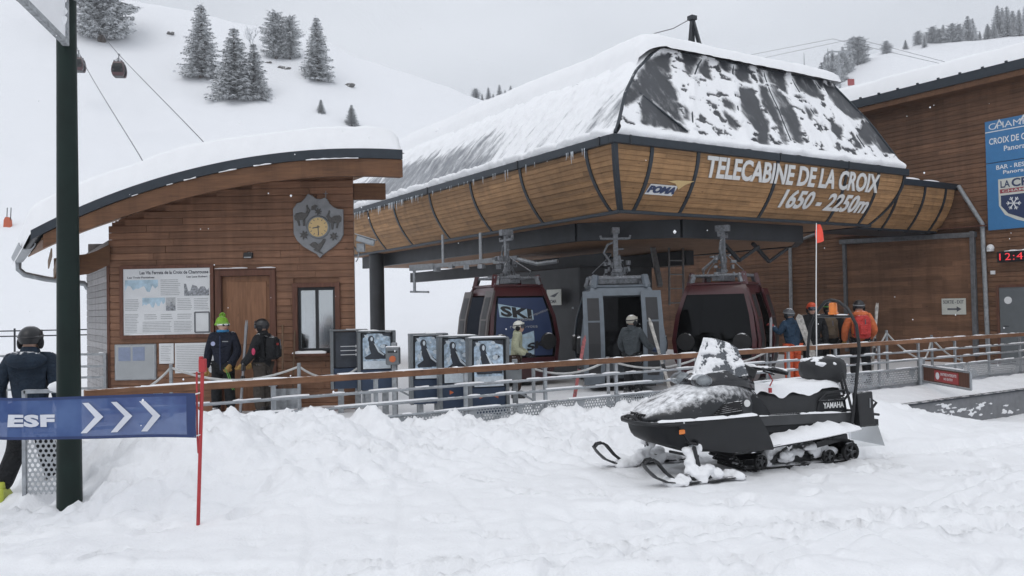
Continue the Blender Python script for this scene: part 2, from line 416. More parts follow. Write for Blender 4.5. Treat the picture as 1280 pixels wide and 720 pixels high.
simple('helmet_black', (.014, .014, .016), .35, snow=.05); simple('helmet_white', (.62, .62, .56), .4); simple('helmet_beige', (.36, .34, .29), .4, snow=.15)
simple('helmet_orange', (.60, .085, .035), .4); simple('helmet_grey', (.075, .08, .09), .4, snow=.2); simple('boot_lime', (.42, .46, .05), .4); simple('boot_black', (.02, .02, .022), .4, snow=.2); simple('boot_white', (.5, .5, .5), .4)
simple('strap_grey', (.25, .26, .27), .6); simple('badge', (.35, .38, .55), .6)
simple('ski_top', (.42, .40, .37), .3, var=.5, scale=14, coat=.4); simple('ski_red', (.30, .07, .07), .3, var=.6, scale=18, coat=.4); simple('ski_green', (.12, .35, .06), .4); simple('ski_metal', (.25, .25, .26), .35, .5)

def glass(name, tint, refl=.12, rough=.03):
    m, n, b = _new(name)
    tr = n.nodes.new('ShaderNodeBsdfTransparent'); tr.inputs['Color'].default_value = tuple(tint) + (1,)
    gl = n.nodes.new('ShaderNodeBsdfGlossy'); gl.inputs['Roughness'].default_value = rough; gl.inputs['Color'].default_value = (.9, .92, .95, 1)
    lw = n.nodes.new('ShaderNodeLayerWeight'); lw.inputs['Blend'].default_value = .25
    f = _math(n, 'ADD', _math(n, 'MULTIPLY', lw.outputs['Fresnel'], .6 if refl > .01 else .35), refl, True)
    mx = n.nodes.new('ShaderNodeMixShader'); n.links.new(f, mx.inputs[0]); n.links.new(tr.outputs[0], mx.inputs[1]); n.links.new(gl.outputs[0], mx.inputs[2])
    n.links.new(mx.outputs[0], n.nodes['Material Output'].inputs['Surface'])
glass('glass_tint', (.16, .17, .19), .009, .06); glass('glass_booth', (.62, .70, .69), .50, .10); glass('glass_screen', (.42, .44, .46), .10, .25); glass('plastic_clear', (.80, .81, .81), .03, .3)
# perforated sheet metal: round holes in staggered rows
def perforated():
    m, n, b = _new('perforated'); tc = n.nodes.new('ShaderNodeTexCoord'); sp = n.nodes.new('ShaderNodeSeparateXYZ'); n.links.new(tc.outputs['Object'], sp.inputs[0])
    p = .052; x = _math(n, 'DIVIDE', sp.outputs['X'], p); y = _math(n, 'DIVIDE', sp.outputs['Z'], p * .866)
    row = _math(n, 'FLOOR', y); x = _math(n, 'ADD', x, _math(n, 'MULTIPLY', _math(n, 'MODULO', _math(n, 'ADD', row, 100), 2.0), .5))
    fx = _math(n, 'SUBTRACT', _math(n, 'FRACT', _math(n, 'ADD', x, 100)), .5); fy = _math(n, 'MULTIPLY', _math(n, 'SUBTRACT', _math(n, 'FRACT', _math(n, 'ADD', y, 100)), .5), .866)
    d = _math(n, 'SQRT', _math(n, 'ADD', _math(n, 'MULTIPLY', fx, fx), _math(n, 'MULTIPLY', fy, fy)))
    hole = _math(n, 'LESS_THAN', d, .33)
    rim = _nz(n, _coord(n), 3.0, 4)      # packed snow closes some of the holes
    hole = _math(n, 'MULTIPLY', hole, _math(n, 'LESS_THAN', rim, .57))
    b.inputs['Base Color'].default_value = (.40, .42, .44, 1); b.inputs['Metallic'].default_value = .35; b.inputs['Roughness'].default_value = .5
    n.links.new(_math(n, 'SUBTRACT', 1.0, hole), b.inputs['Alpha'])
perforated()
def banner():
    m, n, b = _new('banner_blue'); v = _coord(n)
    cc = _ramp(n, _nz(n, v, 3.5, 3), [(.35, (.030, .070, .22)), (.7, (.075, .135, .31))])
    n.links.new(cc, b.inputs['Base Color']); b.inputs['Roughness'].default_value = .6
    b.inputs['Alpha'].default_value = .9      # open weave mesh cloth
banner(); simple('banner_hem', (.020, .040, .13), .6, var=.1)
def streaked(name, dark, a, b, sc, lo, hi):
    """sheet roofing with thin wind-blown snow in streaks running down the slope"""
    m, n, bs = _new(name); v = _coord(n, sc, rnd=False)
    st = _nz(n, v, 1.0, 6, .62, .3); sm = _nz(n, _coord(n, rnd=False), 1.1, 4)
    f = _math(n, 'ADD', st, _math(n, 'MULTIPLY', _math(n, 'SUBTRACT', sm, .5), .7))
    cc = _ramp(n, f, [(lo, dark), ((lo + hi) / 2, a), (hi, b)])
    n.links.new(cc, bs.inputs['Base Color']); bs.inputs['Roughness'].default_value = .5; bs.inputs['Specular IOR Level'].default_value = .35
streaked('roof_grey', (.040, .043, .050), (.050, .053, .060), (.30, .31, .33), (2.2, 1.5, .7), .52, .80)
streaked('roof_dusted', (.13, .14, .155), (.42, .43, .45), (.84, .85, .87), (.5, 4.6, .5), .34, .60)
def covered(name, dark, lo, hi, sc):
    """roof sheet under thin snow: how much lies where is stored on the mesh (cover), broken up by fine streaks"""
    m, n, b = _new(name); at = n.nodes.new('ShaderNodeAttribute'); at.attribute_name = 'cover'
    st = _nz(n, _coord(n, sc, rnd=False), 1.0, 6, .68, .2)
    f = _math(n, 'ADD', at.outputs['Fac'], _math(n, 'MULTIPLY', _math(n, 'SUBTRACT', st, .5), 1.3))
    mr = n.nodes.new('ShaderNodeMapRange'); mr.interpolation_type = 'SMOOTHSTEP'; n.links.new(f, mr.inputs['Value']); mr.inputs['From Min'].default_value = lo; mr.inputs['From Max'].default_value = hi
    f = mr.outputs['Result']; dc = _ramp(n, _nz(n, _coord(n, rnd=False), 2, 4), [(.3, tuple(x * .8 for x in dark)), (.7, tuple(x * 1.2 for x in dark))])
    n.links.new(_mix(n, f, dc, SNOWC), b.inputs['Base Color']); n.links.new(_math(n, 'ADD', .42, _math(n, 'MULTIPLY', f, .35)), b.inputs['Roughness']); b.inputs['Specular IOR Level'].default_value = .35
    _bump(n, b, _math(n, 'MULTIPLY', st, f), .6, .07)
covered('front_cover', (.050, .053, .060), .0, .66, (3.0, 2.0, 1.4)); covered('side_cover', (.22, .23, .25), -.10, .56, (2.2, 3.8, 2.2))
def conifer():
    for nm, dk, lt, base, wh in (('conifer', (.020, .030, .027), (.055, .068, .062), .46, (.88, .90, .92)), ('conifer_frost', (.07, .082, .085), (.16, .178, .185), .48, (.86, .88, .90))):
        m, n, b = _new(nm); v = _coord(n)
        cc = _ramp(n, _nz(n, v, 2.5, 3), [(.3, dk), (.7, lt)])
        ge = n.nodes.new('ShaderNodeNewGeometry'); sp = n.nodes.new('ShaderNodeSeparateXYZ'); n.links.new(ge.outputs['Normal'], sp.inputs[0])
        t = _math(n, 'ADD', _math(n, 'MULTIPLY', sp.outputs['Z'], .22), _math(n, 'MULTIPLY', _math(n, 'SUBTRACT', _nz(n, v, 3.0, 5, .65), .5), 2.6))
        f = _math(n, 'MULTIPLY', _math(n, 'ADD', t, base), 2.2, True)
        cc = _mix(n, f, cc, wh)      # snow lying on the branches
        n.links.new(cc, b.inputs['Base Color']); b.inputs['Roughness'].default_value = .85; b.inputs['Specular IOR Level'].default_value = .1
conifer()
# ------------------------------------------------------------------ terrain
_hbA = [-12, -9.3, -8.65, -8.05, -7.2, -6.73, -6.42, -6.15, -5.66, -4.95, -4.46, -3.94, -3.6, -3.26, -2.5, -1.58, 0, 2, 4, 6, 14]
_hbZ = [.0, .24, .40, .50, .50, .50, .24, .42, .10, .20, .15, .08, .12, -.05, -.05, .07, .10, -.05, -.2, -.25, -.25]
def natural(a, b, rough=True):
    a = np.asarray(a, float); b = np.asarray(b, float)
    z = -.8 * sstep(-8.0, -3.6, b) * sstep(1.0, 5.2, a)
    z = z - .15 * sstep(-9.5, -10.1, a) * sstep(-5.4, -4.2, b)
    hb = np.interp(a, _hbA, _hbZ)
    wb = np.where(b < -2.4, np.exp(-((b + 2.4) / 1.35) ** 2), np.exp(-((b + 2.4) / .5) ** 2))
    bank = wb * sstep(-9.75, -9.15, a) * sstep(5.0, 3.0, a)
    z = z * (1 - bank) + hb * bank
    def ga(a0, b0, h, sa, sb): return h * np.exp(-((a - a0) / sa) ** 2 - ((b - b0) / sb) ** 2)
    z = z + ga(-8.75, -3.0, .18, .7, .8) + ga(-8.3, -3.7, .20, .8, .7) + ga(-.45, -5.35, .40, .90, .70) + ga(.5, -4.4, .28, .8, .8)
    z = z + ga(-2.2, -3.6, .12, 1.2, .9) + ga(-7.2, -4.3, .10, 1.6, .8)
    # the strip between the low wall and the railing
    st = sstep(3.6, 4.4, a) * sstep(-2.80, -2.74, b)
    z = z * (1 - st) + st * (-.30 + .16 * sstep(-2.74, -1.7, b))
    if rough:
        x, y = SX + a * UX + b * VX, SY + a * UY + b * VY
        lump = sstep(-5.9, -3.9, b) * sstep(5.0, 2.0, a) * sstep(-10.6, -9.6, a)
        sled = 1 - .8 * np.exp(-((a + 3.4) / 1.7) ** 2 - ((b + 6.3) / .9) ** 2)
        rd = 1 - np.abs(fbm(x * 2.1 + 3, y * 2.1, 3))
        z = z + lump * (.13 * fbm(x * .9, y * .9, 5, .55) + .065 * (rd - .6) + .075 * sstep(.15, .45, fbm(x * 3.1, y * 3.1 + 9, 3, .6)) * (.5 + .5 * fbm(x * 1.1, y * 1.1, 2)) + .022 * fbm(x * 9, y * 9, 3, .6))
        c1, e1 = cells(x * 2.6, y * 2.6); c2, e2 = cells(x * 5.5 + 7, y * 5.5)
        z = z + lump * (.17 * (c1 - .4) * sstep(.02, .30, e1) * sstep(.1, .45, fbm(x * .7 + 3, y * .7, 3) + .35) + .06 * (c2 - .4) * sstep(.02, .3, e2))
        # ruts: the snowmobile's own track behind it, and a few ski and boot lines
        for (qx, qy, dx, dy, L0, L1, hw, dep) in ((3.6, 9.28, .94, .34, -.4, 9, .26, .085), (-2.0, 5.2, .97, .25, -3, 12, .05, .03), (-2.0, 5.42, .97, .24, -3, 12, .05, .03), (.5, 4.9, .80, .60, -3, 9, .05, .03), (.66, 4.78, .80, .60, -3, 9, .05, .03), (-3.0, 5.6, .99, -.10, -1, 9, .20, .03), (2.2, 6.6, .98, -.2, -2, 8, .22, .035)):
            u = (x - qx) * dx + (y - qy) * dy; w = -(x - qx) * dy + (y - qy) * dx + .06 * np.sin(u * .9)
            k = sstep(hw * 1.25, hw * .8, np.abs(w)) * sstep(L0, L0 + .4, u) * sstep(L1, L1 - 1.5, u)
            z = z - dep * k * (1 + (.25 * np.sin(u * 45) if hw > .2 else 0)) + .018 * np.exp(-((np.abs(w) - hw * 1.45) / (hw * .35 + .02)) ** 2) * sstep(L0, L0 + .4, u) * sstep(L1, L1 - 1.5, u)
        z = z + sled * (.030 * fbm(x * .6, y * .6, 3) + .013 * fbm(x * 2.2, y * 3.0, 4, .6))
        near = sstep(-3.6, -6.5, b)
        tr = np.abs(pn(x * 1.7 + .25 * y, y * .35)); z = z - near * .025 * sstep(.10, .0, tr)
        ft = np.maximum(0, fbm(x * 3.3 + 40, y * 3.3, 2) - .30); z = z - near * sled * .045 * ft
    # under the platform and the buildings
    un = sstep(-1.72, -1.60, b) * sstep(-9.55, -9.4, a)
    return z * (1 - un) + un * -.45
A0, A1, B0, B1, ST = -17.0, 13.2, -14.0, -1.56, .042
ga_, gb_ = np.meshgrid(np.arange(A0, A1, ST), np.arange(B0, B1, ST), indexing='ij')
gz = natural(ga_, gb_)
ed = np.minimum.reduce([ga_ - A0, A1 - ga_, gb_ - B0])
rf_ = random.Random(77)     # boot prints: trails of alternating steps
def trail(x, y, ang, n, dep):
    for i in range(n):
        sd = 1 if i % 2 else -1; x += .62 * math.cos(ang); y += .62 * math.sin(ang); ang += rf_.uniform(-.12, .12)
        px_, py_ = x - sd * .13 * math.sin(ang), y + sd * .13 * math.cos(ang); a0, b0 = w2s(px_, py_); th_ = ang - SA + rf_.uniform(-.15, .25) * sd
        i0, j0 = int((a0 - A0) / ST), int((b0 - B0) / ST); w = 10
        if i0 < w or j0 < w or i0 > ga_.shape[0] - w or j0 > ga_.shape[1] - w: continue
        sl_ = (slice(i0 - w, i0 + w), slice(j0 - w, j0 + w)); da, db = ga_[sl_] - a0, gb_[sl_] - b0
        u = da * math.cos(th_) + db * math.sin(th_); v = -da * math.sin(th_) + db * math.cos(th_)
        r = np.sqrt((u / .17) ** 2 + (v / .075) ** 2); gz[sl_] += -dep * sstep(1.15, .8, r) + dep * .35 * np.exp(-((r - 1.35) / .22) ** 2)
for t_ in ((-2.2, 5.0, .35, 16, .06), (-.5, 4.6, .75, 12, .055), (4.6, 5.8, 2.6, 13, .06), (-3.4, 5.6, 1.0, 6, .06), (5.5, 8.0, 2.95, 8, .06), (-1.8, 7.2, -.35, 9, .05), (2.5, 5.0, .9, 8, .04)): trail(*t_)
P = np.stack([SX + ga_ * UX + gb_ * VX, SY + ga_ * UY + gb_ * VY, gz], -1)
o = mesh_obj('snow_ground', grid_mesh('snow_ground', P), None, ['snow']); tag(o, 'trampled white snow with lumpy ploughed banks in the foreground', kind='structure')
def spaced(r0, r1, n): return np.concatenate([-np.geomspace(r1, r0, n), np.linspace(-r0, r0, 90)[1:-1], np.geomspace(r0, r1, n)])
gx, gy = np.meshgrid(spaced(22, 1800, 40), spaced(22, 1800, 40), indexing='ij')
aa, bb = w2s(gx, gy)
zz = natural(aa, bb, False)
zz = np.where((np.abs(aa) > 20) | (bb < -16) | (bb > 0), np.minimum(zz, -.2), zz)
zz = np.where((bb > -1.6) & (aa < -9.6), -.16, zz)
inside = (aa > A0 + .9) & (aa < A1 - .9) & (bb > B0 + .9) & (bb < B1 + .6)
zz = np.where(inside, -1.6, zz - .02)
o = mesh_obj('ground', grid_mesh('ground', np.stack([gx, gy, zz], -1)), None, ['snow']); tag(o, 'flat snow-covered ground around the lift station', kind='structure')

_E0 = [(-1600, .55), (-400, .49), (0, .42), (200, .372), (272, .358), (326, .345), (380, .334), (416, .320), (451, .304), (505, .288), (559, .270), (613, .249), (700, .21), (800, .15), (900, .08), (1000, .03), (1200, .0)]
_E1 = [(-400, .22), (400, .25), (800, .25), (900, .26), (985, .275), (1050, .286), (1100, .297), (1160, .307), (1280, .320), (1500, .34), (2600, .36)]
def hill_near(x, y):
    tau = x / y; E = np.interp(640 + 1050 * tau, [p for p, q in _E0], [q for p, q in _E0]); t = np.clip((y - 32) / 108., 0, 1)
    return (E * 140 + 1.7) * t ** 1.8 - np.maximum(0, y - 140) * .12 - .25 + .25 * t
def hill_far(x, y):
    tau = x / y; E = np.interp(640 + 1050 * tau, [p for p, q in _E1], [q for p, q in _E1]); t = np.clip((y - 60) / 200., 0, 1)
    return (E * 260 + 1.7) * t ** 1.1 - np.maximum(0, y - 260) * .05 - .25 + .25 * t
def hill(name, fn, t0, t1, y0, y1, n, m, label, amp):
    tt, yy = np.meshgrid(np.linspace(t0, t1, n), np.concatenate([np.linspace(y0, y1 * .72, m), np.linspace(y1 * .72, y1, 20)[1:]]), indexing='ij')
    xx = tt * yy; zz = fn(xx, yy)
    k = sstep(y0, y0 + 30, yy)
    zz = zz + k * amp * (fbm(xx * .05, yy * .05, 4) + .35 * fbm(xx * .3, yy * .3, 3))
    o = mesh_obj(name, grid_mesh(name, np.stack([xx, yy, zz], -1), flip=True), None, ['snow_hill']); tag(o, label, kind='structure')
hill('hill', hill_near, -2.4, .50, 30, 215, 330, 150, 'steep snow-covered slope rising behind the ticket hut', .55)
hill('hill', hill_far, -.8, 2.4, 58, 430, 300, 140, 'distant snow slope with a row of trees behind the wooden building', 1.0)

# ------------------------------------------------------------------ platform
mb = MB(); mb.box((2.0, 9.2, DECK - .11), (22.9, 21.6, .22))
o = mb.build('platform', 'wet_deck', None, frame='S', origin=(2.0, 9.2, DECK)); tag(o, 'snow-dusted platform of the gondola station', kind='structure')
# ------------------------------------------------------------------ snow helpers
def snow_strip(parent, path, w, h, name='snow_cap', gap=.25, step=.08, seed=0, n=6):
    """a thin broken ridge of settled snow lying along a rail"""
    rnd = random.Random(seed); mb = MB(); ph = rnd.uniform(0, 50)
    P = [Vector(p) for p in path]
    for i in range(len(P) - 1):
        d = P[i + 1] - P[i]; l = d.length; d.normalize(); x = d.cross(Vector((0, 0, 1))); x.normalize()
        ns = max(2, int(l / step)); rings = []
        for k in range(ns + 1):
            q = P[i] + d * (l * k / ns)
            f = float(fbm(np.array(ph + (q.x + q.y) * 2.3), np.array(ph * 1.7 + q.z), 3)) + .5
            t = max(0.0, f - gap) / (1 - gap); t = min(1.0, t * 1.8)
            if k in (0, ns): t *= .3
            if t < .06:
                if len(rings) > 1: mb.loft(rings)
                rings = []; continue
            hh = h * (.35 + .65 * t); ww = w * (.55 + .45 * t)
            rings.append([q + x * (math.cos(math.pi * j / (n - 1)) * ww / 2) + Vector((0, 0, math.sin(math.pi * j / (n - 1)) * hh - .004)) for j in range(n)])
        if len(rings) > 1: mb.loft(rings)
    if not mb.v: return None
    o = mb.build(name, 'snow_cap', parent, smooth=True, angle=70); o['kind'] = 'stuff'; return o

def blob(mb, name, parent, voxel=.018, mat='snow_cap', smooth_it=4):
    """melt the overlapping lumps of mb into one continuous crust of snow"""
    o3 = ORI.get(parent.name, (0, 0, 0))
    me = bpy.data.meshes.new(name); me.from_pydata([(x - o3[0], y - o3[1], z - o3[2]) for x, y, z in mb.v], [], mb.f)
    ob = bpy.data.objects.new(name, me); col.objects.link(ob)
    md = ob.modifiers.new('r', 'REMESH'); md.mode = 'VOXEL'; md.voxel_size = voxel; md.use_smooth_shade = True
    sm = ob.modifiers.new('s', 'SMOOTH'); sm.iterations = smooth_it; sm.factor = .6
    dg = bpy.context.evaluated_depsgraph_get(); dg.update()
    m2 = bpy.data.meshes.new_from_object(ob.evaluated_get(dg)); m2.name = name
    bpy.data.objects.remove(ob); bpy.data.meshes.remove(me); m2.materials.clear()
    rn_ = random.Random(1)
    co = np.empty(len(m2.vertices) * 3, np.float32); m2.vertices.foreach_get('co', co); no = np.empty(len(m2.vertices) * 3, np.float32); m2.vertex_normals.foreach_get('vector', no)
    co = co.reshape(-1, 3); no = no.reshape(-1, 3); k = .6 / voxel * .35
    co += no * (voxel * .9 * fbm(co[:, 0] * k + co[:, 2] * k * .7, co[:, 1] * k - co[:, 2] * k * .6, 3))[:, None]
    m2.vertices.foreach_set('co', co.reshape(-1).astype(np.float32)); m2.update()
    o = mesh_obj(name, m2, parent, [mat]); o['kind'] = 'stuff'; return o

# ------------------------------------------------------------------ ticket hut (W frame)
FY, RY = 15.5, 14.4                      # facade plane, front of the roof
_rx = [-8.25, -7.70, -7.36, -6.02, -5.19, -4.53, -3.65, -2.85, -1.84]
_rz = [3.19, 3.46, 3.60, 4.06, 4.26, 4.38, 4.47, 4.50, 4.46]
def roofz(x):
    c = np.polyfit(_rx, _rz, 4); return float(np.polyval(c, x))
hut = thing('ticket_hut', 'brown timber ticket hut with curved snow-covered roof and wall clock', 'hut', (-5.2, FY, DECK))
HX0, HX1 = -7.42, -2.90
openings = [(-5.46, -4.34, -.5, 2.47), (-4.02, -3.18, .92, 2.22)]
ph = .128; row = 0; z = DECK; meshcache = {}
rndp = random.Random(5)
def plank(x0, x1, z0, h):
    key = round(x1 - x0, 2), round(h, 3)
    dy = rndp.uniform(0, .006)
    if key not in meshcache:
        w = x1 - x0; m = MB(); c = .010
        prof = [(0, 0), (-.030, .0), (-.036, c), (-.036, h - .016), (-.028, h - .005), (0, h - .005)]
        m.loft([[(0, y, zz) for y, zz in prof], [(w, y, zz) for y, zz in prof]])
        ob = m.build('plank', 'plank_brown', hut, origin=(0, 0, 0)); meshcache[key] = ob.data
    else:
        ob = bpy.data.objects.new('plank', meshcache[key]); col.objects.link(ob); ob.parent = hut
    ob.location = (x0 + 5.2, -dy, z0 - DECK)
while z < 4.1:
    zt = z + ph
    xl = HX0
    while xl < HX1 and roofz(xl) - .21 < zt: xl += .05
    if xl >= HX1 - .3: break
    cuts = sorted({xl, HX1} | {x for x in (rndp.uniform(-7.0, -6.0), rndp.uniform(-4.4, -3.4)) if xl + .4 < x < HX1 - .4})
    for i in range(len(cuts) - 1):
        segs = [(cuts[i], cuts[i + 1])]
        for (a, b, c, d) in openings:
            if zt > c + .01 and z < d - .01:
                ns = []
                for s0, s1 in segs:
                    if s1 <= a or s0 >= b: ns.append((s0, s1)); continue
                    if s0 < a - .03: ns.append((s0, a))
                    if s1 > b + .03: ns.append((b, s1))
                segs = ns
        for s0, s1 in segs: plank(s0 + .002, s1 - .002, z, ph)
    z = zt; row += 1
# inner wall behind the boards, with the openings left open
mb = MB()
for (x0, x1, z0, z1) in [(HX0 + .03, -5.46, DECK, 2.9), (-5.46, -4.02, 2.47, 3.4), (-4.34, -4.02, DECK, 2.47), (-4.02, -3.18, DECK, .92), (-4.02, -3.18, 2.22, 3.9), (-3.18, HX1 - .02, DECK, 3.9), (-5.46, -4.02, 3.4, 3.85), (-6.3, -5.46, 2.9, 3.3)]:
    mb.box(((x0 + x1) / 2, FY + .06, (z0 + z1) / 2), (x1 - x0, .11, z1 - z0))
for x0 in np.arange(HX0 + .04, HX1 - .03, .06):
    x1 = min(x0 + .0605, HX1 - .02); zt_ = min(roofz(x0), roofz(x1)) - .17; zb_ = 2.35
    mb.box(((x0 + x1) / 2, FY + .045 - .0005, (zt_ + 2.9) / 2), (x1 - x0, .07, zt_ - 2.9)) if zt_ > 2.9 else None
mb.build('wall', 'plank_brown', hut)
# left wall, weathered and plastered with snow, running back along the station axis
lw = []
for k in range(25):
    m = MB(); z0 = DECK + k * ph
    p0 = (HX0, FY + .02); p1 = (HX0 + VX * 3.7, FY + VY * 3.7)
    nx, ny = -VY, VX
    prof = [(0, 0), (.030, 0), (.036, .01), (.036, ph - .016), (.028, ph - .005), (0, ph - .005)]
    m.loft([[(q[0] + nx * d, q[1] + ny * d, z0 + zz) for d, zz in prof] for q in (p0, p1)])
    m.build('side_plank', 'plank_side', hut)
m = MB(); m.box((HX0 - .012, FY - .02, 1.36), (.05, .07, 2.9)); m.build('corner_board', 'frame_wood', hut)
m = MB()
bk0 = (HX0 + VX * 3.7, FY + VY * 3.7); bk1 = (HX1 + VX * 3.7, FY + VY * 3.7)
m.prism([bk0, bk1, (bk1[0], bk1[1] + .1), (bk0[0], bk0[1] + .1)], lambda x, y, d: (x, y, d), DECK, 3.3)
rw0 = (HX1, FY + .02)
m.prism([rw0, bk1, (bk1[0] - .1, bk1[1]), (rw0[0] - .1, rw0[1])], lambda x, y, d: (x, y, d), DECK, 3.9)
m.build('rear_wall', 'plank_side', hut)
# roof: curved slab swept along the station axis
NX = 41; xs = np.linspace(-8.25, -1.84, NX)
def sweep(name, mat, zt, zb, x0, x1, y0, y1, depth, n=NX, bev=0.0):
    m = MB(); X = np.linspace(x0, x1, n)
    def pt(x, z, w): return (x + VX * depth * w, y0 + VY * depth * w, z)
    rings = [[pt(x, zb(x), 0), pt(x, zt(x), 0), pt(x, zt(x), 1), pt(x, zb(x), 1)] for x in X]
    m.loft(rings); return m.build(name, mat, hut, smooth=True)
roof = sweep('roof', 'slate_metal', lambda x: roofz(x), lambda x: roofz(x) - .165, -8.25, -1.84, RY, RY, 5.3)
sweep('soffit', 'soffit_wood', lambda x: roofz(x) - .168, lambda x: roofz(x) - .20, -8.15, -1.87, RY + .16, RY, 5.0)
sweep('arch_beam', 'beam_wood', lambda x: roofz(x) - .17, lambda x: roofz(x) - .17 - (.34 - .07 * max(0, (-6.4 - x) / 1.8)) + .04, -8.05, -1.845, RY + .03, RY, .14)
_b2 = lambda x: float(np.interp(x, [-8.40, -7.7, -7.36], [2.40, 2.48, 2.64]))
sweep('arch_beam', 'beam_wood', lambda x: _b2(x) + .37, _b2, -8.38, -7.36, FY - .12, FY, .14, n=9)
sweep('arch_beam', 'beam_wood', lambda x: roofz(x) - .44, lambda x: roofz(x) - .74, -2.895, -2.30, FY - .02, FY, .14, n=9)
for k in range(2):
    m = MB(); zz = 2.82 - .155 * k; xo = -8.00 + .10 * k
    m.bar((xo, RY + .2, zz), (xo + VX * .85, RY + .2 + VY * .85, zz - .17), .02, .145); m.build('eave_board', 'soffit_light', hut)
for x in (-6.3, -4.6):
    m = MB(); m.bar((x, RY + .18, roofz(x) - .29), (x + VX * 3, RY + .18 + VY * 3, roofz(x) - .29), .12, .16); m.build('purlin', 'beam_wood', hut)
# snow on the roof
n, mm = 90, 60
X = np.linspace(-8.42, -1.80, n); Wd = np.linspace(.0, 5.4, mm)
xx, ww = np.meshgrid(X, Wd, indexing='ij')
rz0 = np.vectorize(roofz)(np.clip(xx, -8.25, -1.84))
ex = np.minimum((xx + 8.46) / .42, (-1.79 - xx) / .30); ey = np.minimum((ww + .01) / .20, (5.45 - ww) / .3)
rnd_ = lambda t: np.sqrt(np.clip(1 - (1 - np.clip(t, 0, 1)) ** 2, 0, 1))
th = .43 * rnd_(ex) * rnd_(ey) * (1 + .10 * fbm(xx * .8, ww * .8, 3)) + .015 * fbm(xx * 4, ww * 4, 3)
sag = np.where(xx < -8.25, (-8.25 - xx) * 1.9, 0) + np.where(xx > -1.84, (xx + 1.84) * .6, 0)
th[:, 0] = th[:, -1] = -.03; th[0, :] = th[-1, :] = -.03
Pz = rz0 + np.maximum(th, -.04) - sag - .01
P = np.stack([xx + VX * ww + 5.2, RY + VY * ww - FY, Pz - DECK], -1)
me = grid_mesh('roof_snow', P); o = mesh_obj('roof_snow', me, hut, ['snow_cap'])
snow_strip(hut, [(x, RY - .012, roofz(x) - .172) for x in np.linspace(-6.5, -1.9, 24)], .05, .022, gap=.42, seed=4)
# gutter and downpipe on the low eave
m = MB(); g0 = Vector((-8.34, RY + .05, 2.98)); gd = Vector((VX, VY, 0))
rings = []
for k in range(9):
    q = g0 + gd * (k * .5); rings.append([q + Vector((.13 * math.cos(t) * VY, -.13 * math.cos(t) * VX, .13 * math.sin(t))) for t in np.linspace(math.pi, 2 * math.pi, 9)] + [q + Vector((.115 * math.cos(t) * VY, -.115 * math.cos(t) * VX, .115 * math.sin(t) + .004)) for t in np.linspace(2 * math.pi, math.pi, 9)])
m.loft(rings); gut = m.build('gutter', 'galvanised', hut, smooth=True)
ge = g0 + gd * 3.95
m = MB(); m.tube([ge + Vector((0, 0, -.10)), ge + Vector((.0, 0, -.26)), ge + Vector((.10, .05, -.37)), ge + Vector((.5, .15, -.47)), Vector((-9.40, 18.45, 2.42)), Vector((-9.34, 18.5, 2.30))], .06, 10); m.build('downpipe', 'galvanised', hut, smooth=True)
# door with frame
m = MB()
for x in (-5.40, -4.40): m.box((x, FY - .03, 1.17), (.11, .12, 2.54))
m.box((-4.90, FY - .03, 2.45 - .01), (1.10, .125, .11)); m.build('door_frame', 'frame_wood', hut, bevel=.006)
m = MB(); m.box((-4.90, FY + .03, 1.14), (.90, .05, 2.48)); door = m.build('door', 'door_wood', hut)
for (xa, xb, za, zb_) in ((-5.27, -4.53, .15, 1.0), (-5.27, -4.53, 1.12, 2.28)):
    m = MB(); m.box(((xa + xb) / 2, FY + .0, (za + zb_) / 2), (xb - xa, .02, zb_ - za)); m.build('panel', 'door_wood', door, bevel=.008)
m = MB(); m.tube([(-4.52, FY - .0, 1.0), (-4.52, FY - .06, 1.0), (-4.62, FY - .065, 1.0)], .011, 6); m.build('handle', 'galvanised', door)
m = MB(); m.bar((-5.46, FY - .06, 2.51), (-4.34, FY - .06, 2.51), .09, .02); m.build('drip_board', 'frame_wood', hut)
snow_strip(hut, [(-5.46, FY - .07, 2.52), (-4.34, FY - .07, 2.52)], .06, .03, gap=.3, seed=9)
# window with frame, two sashes and sill
win = MB()
for x in (-3.99, -3.21): win.box((x, FY - .03, 1.57), (.09, .13, 1.32))
win.box((-3.60, FY - .03, 2.19), (.87, .135, .08)); win = win.build('window', 'frame_wood', hut, bevel=.005)
m = MB()
for x in (-3.925, -3.60, -3.275): m.box((x, FY - .005, 1.55), (.055, .05, 1.14))
m.box((-3.60, FY - .005, 2.12), (.70, .045, .05)); m.box((-3.60, FY - .005, 1.0), (.70, .045, .06)); m.build('sash', 'black_plastic', win)
for x0, x1 in ((-3.897, -3.628), (-3.572, -3.303)):
    m = MB(); m.box(((x0 + x1) / 2, FY + .0, 1.56), (x1 - x0, .012, 1.07)); m.build('pane', 'glass_booth', win)
m = MB(); m.box((-3.60, FY + .75, 1.5), (.8, .03, 1.5)); m.box((-3.60, FY + .4, .98), (.8, .7, .04)); m.build('interior', 'gate_slate', hut)
m = MB(); m.box((-3.60, FY - .09, .915), (.94, .17, .045)); m.build('sill', 'frame_wood', win, bevel=.005)
snow_strip(win, [(-4.04, FY - .09, .938), (-3.16, FY - .09, .938)], .15, .055, gap=.15, seed=12)
# wall lamp
m = MB(); m.box((-4.84, FY - .07, 2.76), (.17, .06, .10), M=Matrix.Rotation(R_(-18), 3, 'X')); m.box((-4.84, FY - .04, 2.80), (.05, .05, .06)); m.build('wall_lamp', 'black_plastic', hut, bevel=.01)
m = MB(); m.box((-4.84, FY - .10, 2.745), (.13, .012, .07), M=Matrix.Rotation(R_(-18), 3, 'X')); m.build('lamp_glass', 'galvanised', hut)

